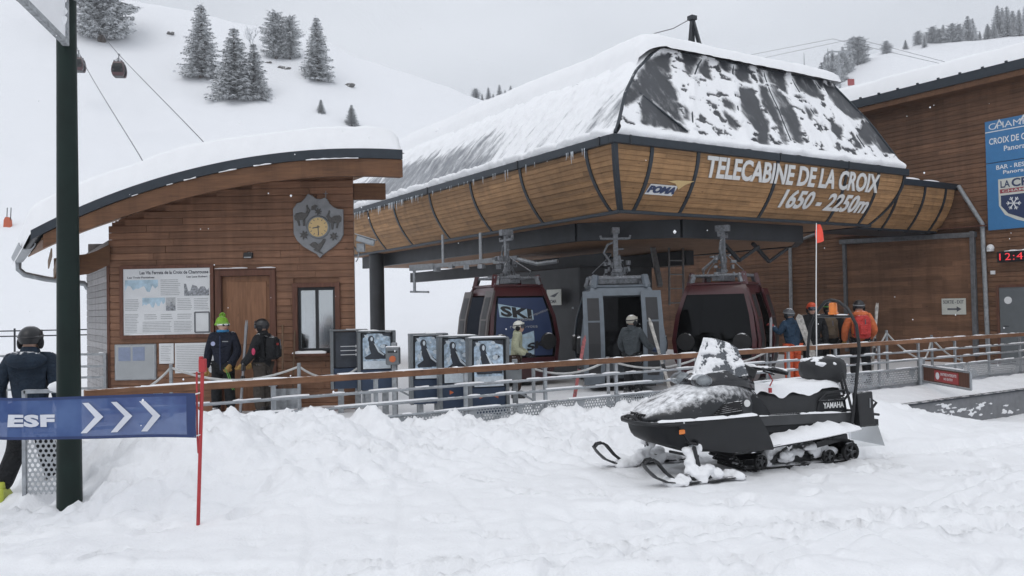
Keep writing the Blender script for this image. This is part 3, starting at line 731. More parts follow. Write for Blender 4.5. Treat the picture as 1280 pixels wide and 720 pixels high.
# ------------------------------------------------------------------ crest with clock on the hut wall
CX, CZ = -3.54, 3.28
crest = thing('clock_crest', 'grey shield-shaped crest with round yellow clock on the hut wall', 'clock', (CX, FY - .05, CZ))
sh = [(118, 205), (150, 160), (185, 150), (215, 120), (240, 85), (275, 100), (305, 125), (345, 130), (375, 118), (395, 130), (412, 165), (445, 195), (480, 212), (523, 215), (522, 420), (500, 465), (455, 510), (400, 550), (355, 580), (332, 608), (305, 575), (250, 545), (195, 510), (150, 465), (122, 410)]
k = .92 / 405; shp = [(CX + (x - 320) * k, CZ + (345 - y) * k) for x, y in sh]
m = MB(); m.prism(shp, lambda x, z, d: (x, FY - d, z), .045, .11); m.build('shield', 'crest_stone', crest, bevel=.008)
m = MB(); m.lathe([(.0, 0), (.215, 0), (.215, .02), (.195, .035), (.180, .03), (.180, .012), (0, .012)], 32, (CX + .005, FY - .111, CZ - .03), Matrix.Rotation(R_(90), 3, 'X')); m.build('clock_rim', 'gate_slate', crest, smooth=True)
m = MB(); m.lathe([(0, 0), (.178, 0), (.178, .006), (0, .006)], 32, (CX + .005, FY - .124, CZ - .03), Matrix.Rotation(R_(90), 3, 'X')); face = m.build('clock_face', 'clock_face', crest)
m = MB()
for h in range(12):
    t = h * math.pi / 6; m.box((CX + .005 + .145 * math.sin(t), FY - .132, CZ - .03 + .145 * math.cos(t)), (.012, .004, .030), M=Matrix.Rotation(t, 3, 'Y'))
m.build('hour_marks', 'print_dark', face)
for ang, l, w in ((260, .10, .018), (176, .145, .014)):
    t = R_(ang); m = MB(); c = Vector((CX + .005, FY - .137, CZ - .03)); m.bar(c - Vector((math.sin(t), 0, math.cos(t))) * .03, c + Vector((math.sin(t), 0, math.cos(t))) * l, .006, w, up=(math.cos(t), 0, -math.sin(t))); m.build('clock_hand', 'print_dark', face)
def relief(polys, name):
    m = MB()
    for pl in polys: m.prism([(CX + (x - 320) * k, CZ + (345 - y) * k) for x, y in pl], lambda x, z, d: (x, FY - d, z), .10, .132)
    m.build(name, 'crest_dark', crest, bevel=.004)
goat = [(0, 30), (15, 8), (60, 0), (90, 10), (105, -20), (95, -50), (105, -62), (118, -30), (130, -15), (118, 8), (105, 35), (88, 55), (86, 110), (72, 112), (68, 62), (40, 62), (48, 105), (36, 112), (22, 70), (5, 62)]
relief([[(130 + x * 1.0, 235 + y) for x, y in goat]], 'relief_animal'); relief([[(512 - x * .95, 255 + y * .95 + x * .25) for x, y in goat][::-1]], 'relief_animal')
relief([[(250, 500), (275, 480), (300, 478), (320, 500), (345, 480), (360, 455), (380, 455), (375, 480), (350, 520), (330, 550), (360, 575), (330, 565), (280, 540), (300, 535), (270, 515)]], 'relief_bird')
def leafy(cx, cy, s):
    pts = []
    for i in range(14):
        t = i * math.pi / 7; r_ = s if i % 2 == 0 else s * .45; pts.append((cx + r_ * math.cos(t), cy + r_ * math.sin(t)))
    return pts
for cx, cy, s in ((208, 420, 40), (448, 435, 38), (325, 232, 32)): relief([leafy(cx, cy, s)], 'relief_flower')
relief([[(270, 190), (300, 175), (320, 185), (300, 215), (268, 220)]], 'relief_leaf')
m = MB(); m.box((CX + .145, FY - .08, CZ + .55), (.012, .012, .17)); m.box((CX + .145, FY - .08, CZ + .59), (.07, .012, .012)); m.build('cross', 'crest_stone', crest)
snow_strip(crest, [(CX - .45, FY - .08, CZ + .33), (CX - .33, FY - .08, CZ + .42)], .05, .02, gap=.0, seed=3)

# ------------------------------------------------------------------ notice boards on the hut
def rect(mb, x0, x1, z0, z1, y): mb.add([(x0, y, z0), (x1, y, z0), (x1, y, z1), (x0, y, z1)], [(0, 1, 2, 3)]); return mb
ib = thing('information_board', 'large white via ferrata information board in brown frame beside the hut door', 'notice board', (-6.34, FY - .04, 1.93))
bx0, bx1, bz0, bz1 = -7.14, -5.54, 1.33, 2.55
m = MB(); m.box((-6.34, FY - .06, 1.94), (1.60, .04, 1.22)); m.build('panel', 'paper_white', ib)
m = MB()
for z_ in (bz0 - .03, bz1 + .03): m.box((-6.34, FY - .065, z_), (1.72, .075, .065))
for x in (bx0 - .03, bx1 + .03): m.box((x, FY - .065, 1.94), (.065, .072, 1.22))
m.build('frame', 'frame_wood', ib, bevel=.005)
Yp = FY - .083; W, Hh = bx1 - bx0, bz1 - bz0
bxp = lambda u: bx0 + u * W
bzp = lambda v: bz1 - v * Hh
text_part('Les Via Ferrata de la Croix de Chamrousse', W * .79, .065, lambda x, y: (bxp(.19) + x, Yp, bzp(.088) + y), 'lettering', 'print_dark', ib, bold=.03)
text_part('Les Trois Fontaines', W * .31, .036, lambda x, y: (bxp(.05) + x, Yp, bzp(.147) + y), 'lettering', 'print_dark', ib, bold=.03)
text_part('Les Lacs Robert', W * .24, .036, lambda x, y: (bxp(.73) + x, Yp, bzp(.147) + y), 'lettering', 'print_dark', ib, bold=.03)
def picture(u0, u1, v0, v1, mats, seed):
    """a printed photograph: pale sky, jagged darker mountain silhouette"""
    rn = random.Random(seed); m = MB(); x0, x1, z0, z1 = bxp(u0), bxp(u1), bzp(v1), bzp(v0)
    rect(m, x0, x1, z0, z1, Yp); m.mat(1); n = 12; hs = [.25 + .5 * rn.random() for _ in range(n + 1)]
    for i in range(n):
        xa, xb = x0 + (x1 - x0) * i / n, x0 + (x1 - x0) * (i + 1) / n
        m.add([(xa, Yp - .001, z0), (xb, Yp - .001, z0), (xb, Yp - .001, z0 + (z1 - z0) * hs[i + 1]), (xa, Yp - .001, z0 + (z1 - z0) * hs[i])], [(0, 1, 2, 3)])
    m.build('printed_picture', mats, ib)
picture(.02, .40, .17, .42, ['print_sky', 'paper_white'], 1); picture(.70, .985, .17, .42, ['paper_white', 'print_rock'], 2)
picture(.22, .48, .44, .64, ['print_sky', 'paper_white'], 3); picture(.49, .60, .44, .64, ['print_grey', 'print_rock'], 4)
m = MB(); rl = random.Random(2)
def lines(u0, u1, v0, v1, dv):
    v = v0
    while v < v1:
        e = u1 - rl.random() * .03; rect(m, bxp(u0), bxp(e), bzp(v + dv * .4), bzp(v), Yp); v += dv
lines(.43, .66, .17, .40, .028); lines(.02, .19, .46, .62, .026); lines(.62, .79, .46, .62, .026); lines(.81, .985, .46, .62, .026)
lines(.02, .18, .68, .95, .024); lines(.22, .56, .80, .95, .024); lines(.58, .80, .80, .95, .024); lines(.24, .40, .69, .76, .03); lines(.43, .58, .69, .76, .03); lines(.62, .79, .69, .76, .03)
m.build('text_lines', 'print_grey', ib)
m = MB(); x0, x1, z0, z1 = bxp(.82), bxp(.985), bzp(.97), bzp(.67)
for c_, d_ in ((((x0 + x1) / 2, FY - .085, z0), (x1 - x0, .012, .022)), (((x0 + x1) / 2, FY - .085, z1), (x1 - x0, .012, .022)), ((x0, FY - .085, (z0 + z1) / 2), (.022, .0125, z1 - z0)), ((x1, FY - .085, (z0 + z1) / 2), (.022, .0125, z1 - z0))): m.box(c_, d_)
m.build('small_frame', 'print_dark', ib)
snow_strip(ib, [(bx0 - .05, FY - .075, bz0 + .003), (bx1 + .05, FY - .075, bz0 + .003)], .03, .02, gap=.45, seed=21)

nb = thing('notice_case', 'white glazed notice case with two bluish sheets below the information board', 'notice case', (-6.93, FY - .04, .85))
m = MB(); m.box((-6.93, FY - .055, .84), (.76, .06, .66)); m.build('case', 'galvanised', nb, bevel=.012)
m = MB(); m.box((-6.93, FY - .088, .84), (.70, .008, .60)); m.build('back_panel', 'paper_white', nb)
for x in (-7.12, -6.86): m = MB(); m.box((x, FY - .094, .99), (.22, .004, .25)); m.build('sheet', 'paper_blue', nb)
m = MB(); rect(m, -7.28, -6.58, .54, 1.14, FY - .10); m.build('pane', 'plastic_clear', nb)
for nm, lab, x0, x1, z0, z1 in (('notice_sheet', 'small white notice sheet between the notice case and the grey notice', -6.50, -6.235, .80, 1.17), ('notice_poster', 'pale printed notice behind the man in the green hat', -6.21, -5.50, .62, 1.17)):
    t = thing(nm, lab, 'notice', ((x0 + x1) / 2, FY - .04, (z0 + z1) / 2))
    m = MB(); m.box(((x0 + x1) / 2, FY - .05, (z0 + z1) / 2), (x1 - x0, .02, z1 - z0)); m.build('sheet', 'paper_white', t)
    m = MB(); v = z1 - .05
    while v > z0 + .04: rect(m, x0 + .03, x1 - .03 - rl.random() * .06, v - .010, v, FY - .0615); v -= .032
    m.build('text_lines', 'print_grey', t)
cc = thing('security_camera', 'white security camera on the corner of the ticket hut', 'camera', (-2.86, FY - .05, 2.95))
m = MB(); m.box((-2.66, FY - .18, 2.98), (.34, .12, .11), M=Matrix.Rotation(R_(18), 3, 'Y')); m.build('housing', 'galvanised', cc, bevel=.015)
m = MB(); m.box((-2.65, FY - .18, 3.045), (.40, .15, .015), M=Matrix.Rotation(R_(18), 3, 'Y')); m.build('hood', 'galvanised', cc)
m = MB(); m.box((-2.76, FY - .10, 2.86), (.14, .14, .15)); m.tube([(-2.80, FY - .08, 2.8), (-2.83, FY - .05, 2.65), (-2.87, FY - .04, 2.6)], .012, 6); m.build('bracket', 'galv_dull', cc, bevel=.01)
# ------------------------------------------------------------------ gondola station (S frame)
SA1, SB1 = 9.31, 16.4
st = thing('gondola_station', 'gondola lift station with curved wooden fascia and dark snow-covered roof', 'lift station', (4.6, 7.0, DECK), 'S')
GZ0, GZ1, FZ0 = 4.82, 4.96, 3.63
def fd(z):
    t = (GZ0 - z) / (GZ0 - FZ0); return .10 * t + .50 * t * t
def slat_profile(n=12):
    pts = []; h = (GZ0 - FZ0) / n
    for i in range(n):
        zt, zb = GZ0 - i * h, GZ0 - (i + 1) * h + .012
        pts += [(fd(zt) , zt), (fd(zb), zb), (fd(zb) + .016, zb - .001), (fd(zb - .011) + .016, zb - .011)]
    return pts
SP = slat_profile()
def panel(s0, s1, side, miter0=False, miter1=False, name='fascia_panel', mat=None, off=0.0):
    """curved panel of narrow boards between two ribs"""
    m = MB(); A, B = [], []
    for d, z in SP:
        a, b = (d if miter0 else s0), (s1 - d if miter1 else s1)
        if side == 'front': A.append((a, d + off, z)); B.append((b, d + off, z))
        elif side == 'left': A.append((d, a, z)); B.append((d, b, z))
        else: A.append((SA1 - d, a, z)); B.append((SA1 - d, b, z))
    m.loft([A, B], closed=False); return m.build(name, mat or ('fascia_front' if side == 'front' else 'fascia_side'), st)
def rib(s, side, miter=0, w=.085, off=0.0):
    m = MB(); Z = np.linspace(GZ0, FZ0 - .02, 11); r1 = []
    for z in Z:
        d = fd(z)
        for_ = []
        q = s + (d if miter == 1 else -d if miter == 2 else 0)
        if miter:
            c = (q, d) ; e = .03
            ring = [(q - e - w / 2 * (1 if miter == 1 else -1) * 0, 0, z)]
            sx = 1 if miter == 1 else -1
            ring = [(q - sx * .035, d + .05, z), (q - sx * .035, d - .035, z), (q + sx * .06, d - .035, z), (q + sx * .06, d + .05, z)]
        elif side == 'front': ring = [(q - w / 2, d + off + .03, z), (q - w / 2, d + off - .025, z), (q + w / 2, d + off - .025, z), (q + w / 2, d + off + .03, z)]
        else: ring = [(d + .03, q - w / 2, z), (d - .025, q - w / 2, z), (d - .025, q + w / 2, z), (d + .03, q + w / 2, z)]
        r1.append(ring)
    m.loft(r1); return m.build('fascia_rib', 'slate_metal', st, smooth=True)
fr = [0, .95, 2.21, 4.62, 7.02, 8.25, SA1]
for i in range(6): panel(fr[i], fr[i + 1], 'front', i == 0, i == 5)
for s in fr[1:-1]: rib(s, 'front')
rib(0, 'front', 1); rib(SA1, 'front', 2)
fl = [0, .88, 3.33, 5.60, 7.84, 10.18, 12.11, 14.3, SB1]
for i in range(8): panel(fl[i], fl[i + 1], 'left', i == 0, i == 7)
for s in fl[1:-1]: rib(s, 'left')
panel(0, SB1, 'right', True, True)
# lower annex of the fascia that meets the building
m = MB()
ann = [8.9, 10.55, 11.75, 12.75, 13.2]
for i in range(4): panel(ann[i], ann[i + 1], 'front', off=.95, name='annex_panel')
for s in ann[1:-1]: rib(s, 'front', off=.95)
m.box((11.2, 1.05, 4.90), (4.3, .30, .17)); m.build('annex_gutter', 'slate_metal', st, bevel=.01)
m = MB(); m.box((11.2, 2.2, 4.80), (4.0, 2.2, .1)); m.box((11.1, 2.2, 3.66), (4.1, 1.4, .06)); m.build('annex_roof', 'slate_metal', st)
for x, w, h in ((10.1, .7, .16), (10.75, .5, .1), (11.3, .8, .07), (12.2, .9, .06)): m = MB(); m.ell((x, 1.08, 4.99), (w / 2, .16, h), 12, 6); m.build('snow_lump', 'snow_cap', st, smooth=True)
# gutter band round the eave
m = MB()
m.box((SA1 / 2, -.01, (GZ0 + GZ1) / 2 + .01), (SA1 + .18, .16, .17)); m.box((-.01, SB1 / 2 + .07, (GZ0 + GZ1) / 2 + .012), (.16, SB1, .17)); m.box((SA1 + .01, SB1 / 2 + .07, (GZ0 + GZ1) / 2 + .012), (.16, SB1, .17))
m.build('gutter', 'slate_metal', st, bevel=.012)
for a in (.33, 4.62, 7.0): m = MB(); m.box((a, -.095, GZ1 - .06), (.035, .02, .18)); m.build('gutter_bracket', 'steel_dark', st)
for b in (.35, 3.3, 7.8): m = MB(); m.box((-.095, b, GZ1 - .06), (.02, .035, .18)); m.build('gutter_bracket', 'steel_dark', st)
# bottom trim, ring beam, soffits
m = MB(); i0 = fd(FZ0)
m.box((SA1 / 2, i0 + .03, FZ0 - .03), (SA1 - 2 * i0 + .1, .10, .06)); m.box((i0 + .03, SB1 / 2, FZ0 - .032), (.10, SB1 - 2 * i0, .06)); m.box((SA1 - i0 - .03, SB1 / 2, FZ0 - .032), (.10, SB1 - 2 * i0, .06))
m.build('bottom_trim', 'slate_metal', st)
m = MB(); m.box((SA1 / 2, SB1 / 2, FZ0 - .015), (SA1 - 1.25, SB1 - 1.25, .04)); m.build('soffit', 'soffit_wood', st)
# ring beam with chamfered front corner
bp = [(1.25, SB1 - .9), (1.25, 2.9), (2.9, 1.3), (SA1 - 2.4, 1.3), (SA1 - 1.0, 2.6), (SA1 - 1.0, SB1 - .9)]
m = MB()
for i in range(5): m.bar((bp[i][0], bp[i][1], 3.40), (bp[i + 1][0], bp[i + 1][1], 3.40), .16, .42)
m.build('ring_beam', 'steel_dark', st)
m = MB(); m.prism([(1.3, SB1 - 1), (1.3, 2.95), (2.95, 1.35), (SA1 - 2.45, 1.35), (SA1 - 1.05, 2.65), (SA1 - 1.05, SB1 - 1)], lambda x, y, d: (x, y, d), 3.22, 3.26); m.build('inner_soffit', 'soffit_wood', st)
m = MB()
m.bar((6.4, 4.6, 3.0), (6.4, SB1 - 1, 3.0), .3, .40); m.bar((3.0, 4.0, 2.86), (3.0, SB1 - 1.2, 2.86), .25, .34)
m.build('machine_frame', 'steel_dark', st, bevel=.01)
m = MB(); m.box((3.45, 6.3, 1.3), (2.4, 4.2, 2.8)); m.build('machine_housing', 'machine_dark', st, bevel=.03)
m = MB(); m.box((2.02, 4.186, 2.12 - .45), (.05, .012, .05)); m.build('bolt', 'galvanised', st)
for (a, b) in ((.90, 13.6), (8.2, 13.6)):
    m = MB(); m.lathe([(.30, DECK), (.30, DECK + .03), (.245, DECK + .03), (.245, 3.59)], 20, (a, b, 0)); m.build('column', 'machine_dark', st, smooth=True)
# ladder up to the machinery
m = MB()
for da in (0, .5):
    m.tube([(4.75 + da, 3.7, 1.7), (5.25 + da, 4.2, 3.3)], .028, 6)
for k in range(5): t = k / 4; m.tube([(4.75 + .5 * t, 3.7 + .5 * t, 1.75 + 1.5 * t), (5.25 + .5 * t, 3.7 + .5 * t, 1.75 + 1.5 * t)], .018, 6)
m.bar((4.45, 3.7, 2.2), (4.75, 4.3, 3.3), .12, .12); m.build('ladder', 'galv_dull', st, smooth=True)
# grip rail following the loop of the cabins, with hangers
def loop_pts():
    p = [(.92, b) for b in np.linspace(11.5, 3.4, 12)]
    p += [(.92 + 2.1 * (1 - math.cos(t)), 3.4 - 2.1 * math.sin(t)) for t in np.linspace(0, math.pi / 2, 10)][1:]
    p += [(a, 1.3) for a in np.linspace(3.4, 6.4, 5)]
    p += [(6.4 + 2.0 * math.sin(t), 3.3 - 2.0 * math.cos(t)) for t in np.linspace(0, math.pi / 2, 9)][1:]
    p += [(8.4, b) for b in np.linspace(4, 11.5, 8)]
    return p
LP = [(a + (.55 if a < 5 else -.55), b + .55) for a, b in loop_pts()]
m = MB(); m.tube([(a, b, 3.30) for a, b in LP], .06, 6); m.build('grip_rail', 'steel_dark', st, smooth=True)
for k in (5, 9, 14, 19, 23, 27, 31):
    m = MB(); a, b = LP[k]; m.box((a, b, 3.45), (.06, .06, .36)); m.box((a, b, 3.28), (.13, .13, .10)); m.build('rail_hanger', 'steel_dark', st, bevel=.008)
# tyre drive housings and the sensor arm that reaches out beside the left cabin
m = MB(); q = (.15, 5.2)
m.bar((-.55, 6.9, 2.80), (.9, 4.9, 2.93), .12, .11); m.bar((-.85, 7.3, 2.78), (-.45, 6.75, 2.80), .17, .15); m.tube([(-.80, 7.2, 2.72), (-.80, 7.2, 2.15)], .04, 8); m.bar((-.84, 7.35, 2.17), (-.55, 6.9, 2.15), .07, .05)
m.tube([(.35, 5.75, 2.9), (.35, 5.75, 3.6)], .045, 8); m.tube([(-.3, 6.55, 2.85), (-.3, 6.55, 3.6)], .035, 8)
for i in range(6): t = i / 5; m.box((-.4 + 1.2 * t, 6.7 - 1.7 * t, 2.72 + .12 * t + .05 * math.sin(9 * t)), (.16, .12, .10), rz=.6 * i)
m.tube([(.9, 4.9, 2.9), (1.15, 4.4, 2.75), (1.4, 3.9, 2.8)], .05, 8); m.build('sensor_arm', 'galvanised', st, smooth=True)
for (a, b) in ((4.7, 1.8), (6.0, 2.0)):
    m = MB(); m.bar((a, b, 3.2), (a + .7, b + .1, 2.75), .07, .08); m.bar((a + .7, b + .1, 2.75), (a + 1.3, b, 3.1), .06, .07); m.build('brace', 'steel_dark', st)
# ---- roof shell
_hu = [(0, 0), (.27, .14), (.77, .43), (1.39, .70), (2.01, .89), (2.45, 1.0)]
_hr = [(9.40, 0), (9.36, .1), (9.09, .53), (8.37, 1.0)]
RZ0, RH, RV = 4.97, 2.38, 1.333
def hipl(t): return np.interp(t, [q for p, q in _hu], [p for p, q in _hu])
def hipr(t): return np.interp(t, [q for p, q in _hr], [p for p, q in _hr])
def rzf(t): return RZ0 + RH * t
m = MB(); T = np.linspace(0, 1, 17); rings = []
for t in T: rings.append([(float(hipl(t)), RV * t, rzf(t)), (float(hipr(t)) - .05, RV * t, rzf(t)), (float(hipr(t)) - .05, SB1 - RV * t, rzf(t)), (float(hipl(t)), SB1 - RV * t, rzf(t))])
n = 4
for k in range(16):
    for i in range(4):
        m.mat(0 if i in (0, 1) else 1)
        j = (i + 1) % 4; m.add([rings[k][i], rings[k][j], rings[k + 1][j], rings[k + 1][i]], [(0, 1, 2, 3)])
m.mat(1); m.add(rings[-1], [(0, 1, 2, 3)])
roof_s = m.build('roof', ['roof_grey', 'roof_dusted'], st)
# hip bars, roof seams
m = MB(); m.tube([(float(hipl(t)), RV * t - .01, rzf(t)) for t in np.linspace(.02, 1, 18)], .035, 6); m.build('hip_bar', 'slate_metal', roof_s, smooth=True)
m = MB(); m.tube([(float(hipr(t)) - .05, RV * t - .01, rzf(t)) for t in np.linspace(.02, 1, 12)], .03, 6); m.build('hip_bar', 'slate_metal', roof_s, smooth=True)
SEAM = [.22, .39, .56, .72, .87]
for q in SEAM:
    m = MB(); m.tube([(float(hipl(t)) * (1 - q) + float(hipr(t)) * q, RV * t - .005, rzf(t)) for t in np.linspace(.02, 1, 12)], .018, 5); m.build('roof_seam', 'slate_metal', roof_s, smooth=True)
m = MB(); m.tube([(2.05, .12, rzf(.12)), (1.2, .62, rzf(.46))], .02, 5); m.build('roof_seam', 'slate_metal', roof_s, smooth=True)
m = MB(); m.tube([(2.5, RV - .02, rzf(1.0)), (8.2, RV - .02, rzf(1.0))], .03, 6); m.build('ridge_trim', 'slate_metal', roof_s)
# ---- snow lying on the roof; bare where it slid off
POLY = [[(1.24, .624), (1.75, .84), (2.31, .933), (2.16, .755), (1.92, .704), (2.03, .55), (1.9, .352), (1.83, .21), (1.58, .319), (1.17, .463)], [(1.13, .423), (1.85, .12), (.83, .157)], [(.98, .543), (1.18, .573), (1.13, .46), (.56, .304), (.73, .435)],
[(2.79, .989), (3.42, .968), (3.29, .751), (3.06, .82), (2.67, .765), (2.77, .901)], [(3.82, .999), (4.65, .99), (4.46, .808), (4.19, .832), (3.99, .888), (3.77, .924)], [(4.08, .684), (4.44, .708), (4.37, .531), (4.36, .361), (3.97, .096), (3.71, .075), (3.95, .208), (3.86, .318), (3.72, .425)],
[(5.0, .998), (5.81, .99), (5.56, .763), (5.28, .853), (4.9, .827)], [(4.78, .748), (5.27, .78), (5.49, .597), (5.41, .452), (5.15, .183), (4.54, .155), (4.66, .344), (4.55, .559)], [(6.12, 1.005), (7.11, .991), (6.74, .765), (6.31, .793), (6.02, .812)],
[(7.14, .943), (7.64, .937), (7.96, .611), (7.56, .57), (7.16, .66), (7.07, .766)], [(6.95, .214), (8.0, .556), (8.44, .447), (8.38, .204), (7.94, .185), (7.76, .304), (7.19, .207)], [(2.11, .365), (2.25, .31), (2.12, .225), (2.03, .267)], [(3.36, .52), (3.7, .474), (3.59, .424), (3.32, .468)], [(3.2, .363), (3.36, .291), (3.28, .223), (3.15, .264)], [(6.61, .464), (6.83, .404), (6.57, .284), (6.47, .35)], [(5.98, .591), (6.21, .568), (5.91, .48)]]
SL = 2.73
def sdist(px, py):
    best = np.full(px.shape, 9.0)
    for pl in POLY:
        Q = np.array([(x / .9, t * SL) for x, t in pl]); ins = np.zeros(px.shape, bool); dm = np.full(px.shape, 9.0)
        for i in range(len(Q)):
            (x0, y0), (x1, y1) = Q[i - 1], Q[i]
            dx, dy = x1 - x0, y1 - y0; tt = np.clip(((px - x0) * dx + (py - y0) * dy) / (dx * dx + dy * dy), 0, 1)
            dm = np.minimum(dm, np.hypot(px - x0 - tt * dx, py - y0 - tt * dy))
            with np.errstate(divide='ignore', invalid='ignore'):
                c = ((y0 > py) != (y1 > py)) & (px < dx * (py - y0) / (dy if dy else 1e-9) + x0)
            ins ^= c
        best = np.minimum(best, np.where(ins, -dm, dm))
    return best
qq, tt = np.meshgrid(np.linspace(0.004, .995, 380), np.linspace(0, 1.0, 130), indexing='ij')
fa = hipl(tt) * (1 - qq) + (hipr(tt) - .05) * qq; y2 = tt * SL
sd = sdist(fa + .03 * fbm(fa * 3, y2 * 3, 3), y2 + .03 * fbm(fa * 3 + 9, y2 * 3, 3))
fr_ = fbm(fa * 2.6, y2 * 3.4 + 5, 5, .6)
msk = sd + .05 * fr_
specks = (fr_ - .50) * .30          # little bare flecks
msk = np.minimum(msk, np.where(tt > .10, -specks + .06, 9))
seam = np.zeros_like(qq)
for q in SEAM: seam += np.exp(-((fa - (hipl(tt) * (1 - q) + hipr(tt) * q)) / .11) ** 2)
th = .032 * sstep(-.01, .16, msk) + .03 * seam * sstep(0, .1, msk) + .012 * fbm(fa * 1.4, y2 * 1.4, 3) * sstep(0, .1, msk)
th += .13 * sstep(.12, .02, tt) * rnd_(tt / .03) * (.8 + .4 * fbm(fa * 1.1, y2, 2)) + .02 * sstep(.9, 1.0, tt)
th = np.maximum(th, 0) + .004
cov_f = sstep(-.04, .16, msk) * .80 + .50 * seam + .6 * sstep(.12, .03, tt) - .25 * sstep(.15, .5, fr_)
nrm = np.array([0, -RH, RV]) / math.hypot(RH, RV)
P = np.stack([fa, RV * tt + nrm[1] * th, rzf(tt) + nrm[2] * th], -1) - np.array(ORI[st.name])
me = grid_mesh('roof_snow', P); set_cover(me, cov_f); mesh_obj('roof_snow', me, roof_s, ['front_cover'])
bb_, tt = np.meshgrid(np.linspace(0, 1, 420), np.linspace(0, 1.0, 100), indexing='ij')
fb = RV * tt * (1 - bb_) + (SB1 - RV * tt) * bb_; y2 = tt * SL
stre = fbm(fb * 3.4 + y2 * .9, y2 * .8, 4, .6); big = fbm(fb * .55, y2 * .6 + 3, 3)
zone = sstep(.70, .34, tt) * sstep(.02, .10, tt) * (.40 + .60 * sstep(2, 8, fb)) + .25 * sstep(.5, .2, tt) * np.exp(-((fb - 1.0) / .6) ** 2)
msk = .30 - .95 * zone + .36 * stre + .30 * big
th = .05 * sstep(0, .35, msk) + .10 * sstep(.35, .9, tt) + .03 * big * sstep(.4, .7, tt) + .008 * stre
th += .17 * sstep(.11, .02, tt) * rnd_(tt / .03) * (.8 + .4 * fbm(fb * 1.3, y2, 2)) + .035 * sstep(.05, .2, tt) * np.maximum(-.4, fbm(fb * 2.2, y2 * 1.5, 4, .55))
th = np.maximum(th, .004)
cov_s = sstep(-.75, .45, msk) * .85 + .8 * sstep(.11, .03, tt) + .4 * sstep(.55, .85, tt)
th = th * (.25 + .75 * sstep(0, .03, bb_))
dh = np.gradient(hipl(np.linspace(0, 1, 100))) / (1 / 99.)
nu = -RH / np.hypot(RH, dh)[None, :]; nzv = dh[None, :] / np.hypot(RH, dh)[None, :]
P = np.stack([hipl(tt) + nu * th, fb, rzf(tt) + nzv * th], -1) - np.array(ORI[st.name])
me = grid_mesh('roof_snow', P, flip=True); set_cover(me, cov_s); mesh_obj('roof_snow', me, roof_s, ['side_cover'])
# thick slab on top, with a cornice lip
n_, m_ = 110, 170
ss, ww = np.meshgrid(np.linspace(0, 1, n_), np.linspace(0, 1, m_), indexing='ij')
ax = 1.62 + ss * (8.50 - 1.62); bx = 1.12 + ww * (SB1 - 1.0 - 1.12)
e = np.minimum(np.minimum((ax - 1.62) / .55, (8.50 - ax) / .45), np.minimum((bx - 1.12) / .55, (SB1 - 1.0 - bx) / .8))
th = .42 * rnd_(e) * (1 + .13 * fbm(ax * .5, bx * .4, 3)) + .015 * fbm(ax * 3, bx * 3, 3)
wob = .05 * fbm(bx * .9, ax * .9 + 4, 3) * (e < .2)
base_ = rzf(np.interp(ax, [p for p, q in _hu], [q for p, q in _hu])) - .02 + .16 * sstep(1.62, 1.64, ax) * sstep(2.6, 1.9, ax)
th[0, :] = .04
P = np.stack([ax + wob, bx, base_ + th + .02], -1) - np.array(ORI[st.name])
mesh_obj('roof_snow', grid_mesh('roof_snow', P), roof_s, ['snow_cap'])
# icicles along the eave
m = MB(); ri = random.Random(8)
for cl in range(95):
    b = ri.choice([ri.uniform(.8, 1.6) if ri.random() < .35 else ri.uniform(8, 14), ri.uniform(2.2, 14), ri.uniform(5, 14), ri.uniform(8, 14)]); L_ = ri.uniform(.04, .30) * ri.random() ** .5 * (1.3 if b < 1.3 else 1); r_ = .005 + L_ * .022
    m.tube([(-.10, b, GZ0 + .03), (-.102, b, GZ0 - L_ * .5), (-.10 + ri.uniform(-.01, .01), b + ri.uniform(-.01, .01), GZ0 - L_)], [r_, r_ * .6, .002], 5)
o = m.build('icicles', 'ice', st, smooth=True); o['kind'] = 'stuff'
# ---- lettering on the fascia
def on_front(off):
    def f(x, y): z = y; return (x, fd(min(GZ0, z)) - off, z)
    return f
def strips(V, F_): return V, F_
def fascia_text(txt, a0, a1, z0, z1, name, mats='letter_white', bold=.02, shear=0.0):
    V, Fs = text_geo(txt, a1 - a0, z1 - z0, bold=bold, shear=shear)
    m = MB(); f = on_front(.035); g = on_front(.012)
    n = len(V); m.add([f(a0 + x, z0 + y) for x, y in V] , Fs)
    o = m.build(name, mats, st)
    bm = bmesh.new(); bm.from_mesh(o.data)      # cut along the height so that the letters follow the curve
    for zc in np.linspace(z0 - DECK, z1 - DECK, 6)[1:-1]: bmesh.ops.bisect_plane(bm, geom=bm.verts[:] + bm.edges[:] + bm.faces[:], plane_co=(0, 0, zc), plane_no=(0, 0, 1))
    for v in bm.verts: v.co.y = fd(min(GZ0, v.co.z + DECK)) - .035 - 7.0
    bmesh.ops.recalc_face_normals(bm, faces=bm.faces[:]); r = bmesh.ops.extrude_face_region(bm, geom=bm.faces[:])
    for v in [q for q in r['geom'] if isinstance(q, bmesh.types.BMVert)]: v.co.y += .022
    bmesh.ops.recalc_face_normals(bm, faces=bm.faces[:]); bm.to_mesh(o.data); bm.free(); return o
fascia_text('TELECABINE DE LA CROIX', 2.47, 8.30, 4.335, 4.775, 'lettering', bold=.027)
fascia_text('1650 - 2250m', 5.02, 8.17, 3.86, 4.255, 'lettering', bold=.027, shear=.14)
o = fascia_text('POMA', 1.05, 1.78, 3.965, 4.10, 'logo_lettering', 'sign_navy', bold=.05, shear=.3)
m = MB(); pl = [(1.02, 3.935), (1.76, 3.935), (1.83, 4.13), (1.09, 4.13)]; m.add([(x, fd(z) - .018, z) for x, z in pl], [(0, 1, 2, 3)]); m.build('logo_ground', 'letter_white', st)
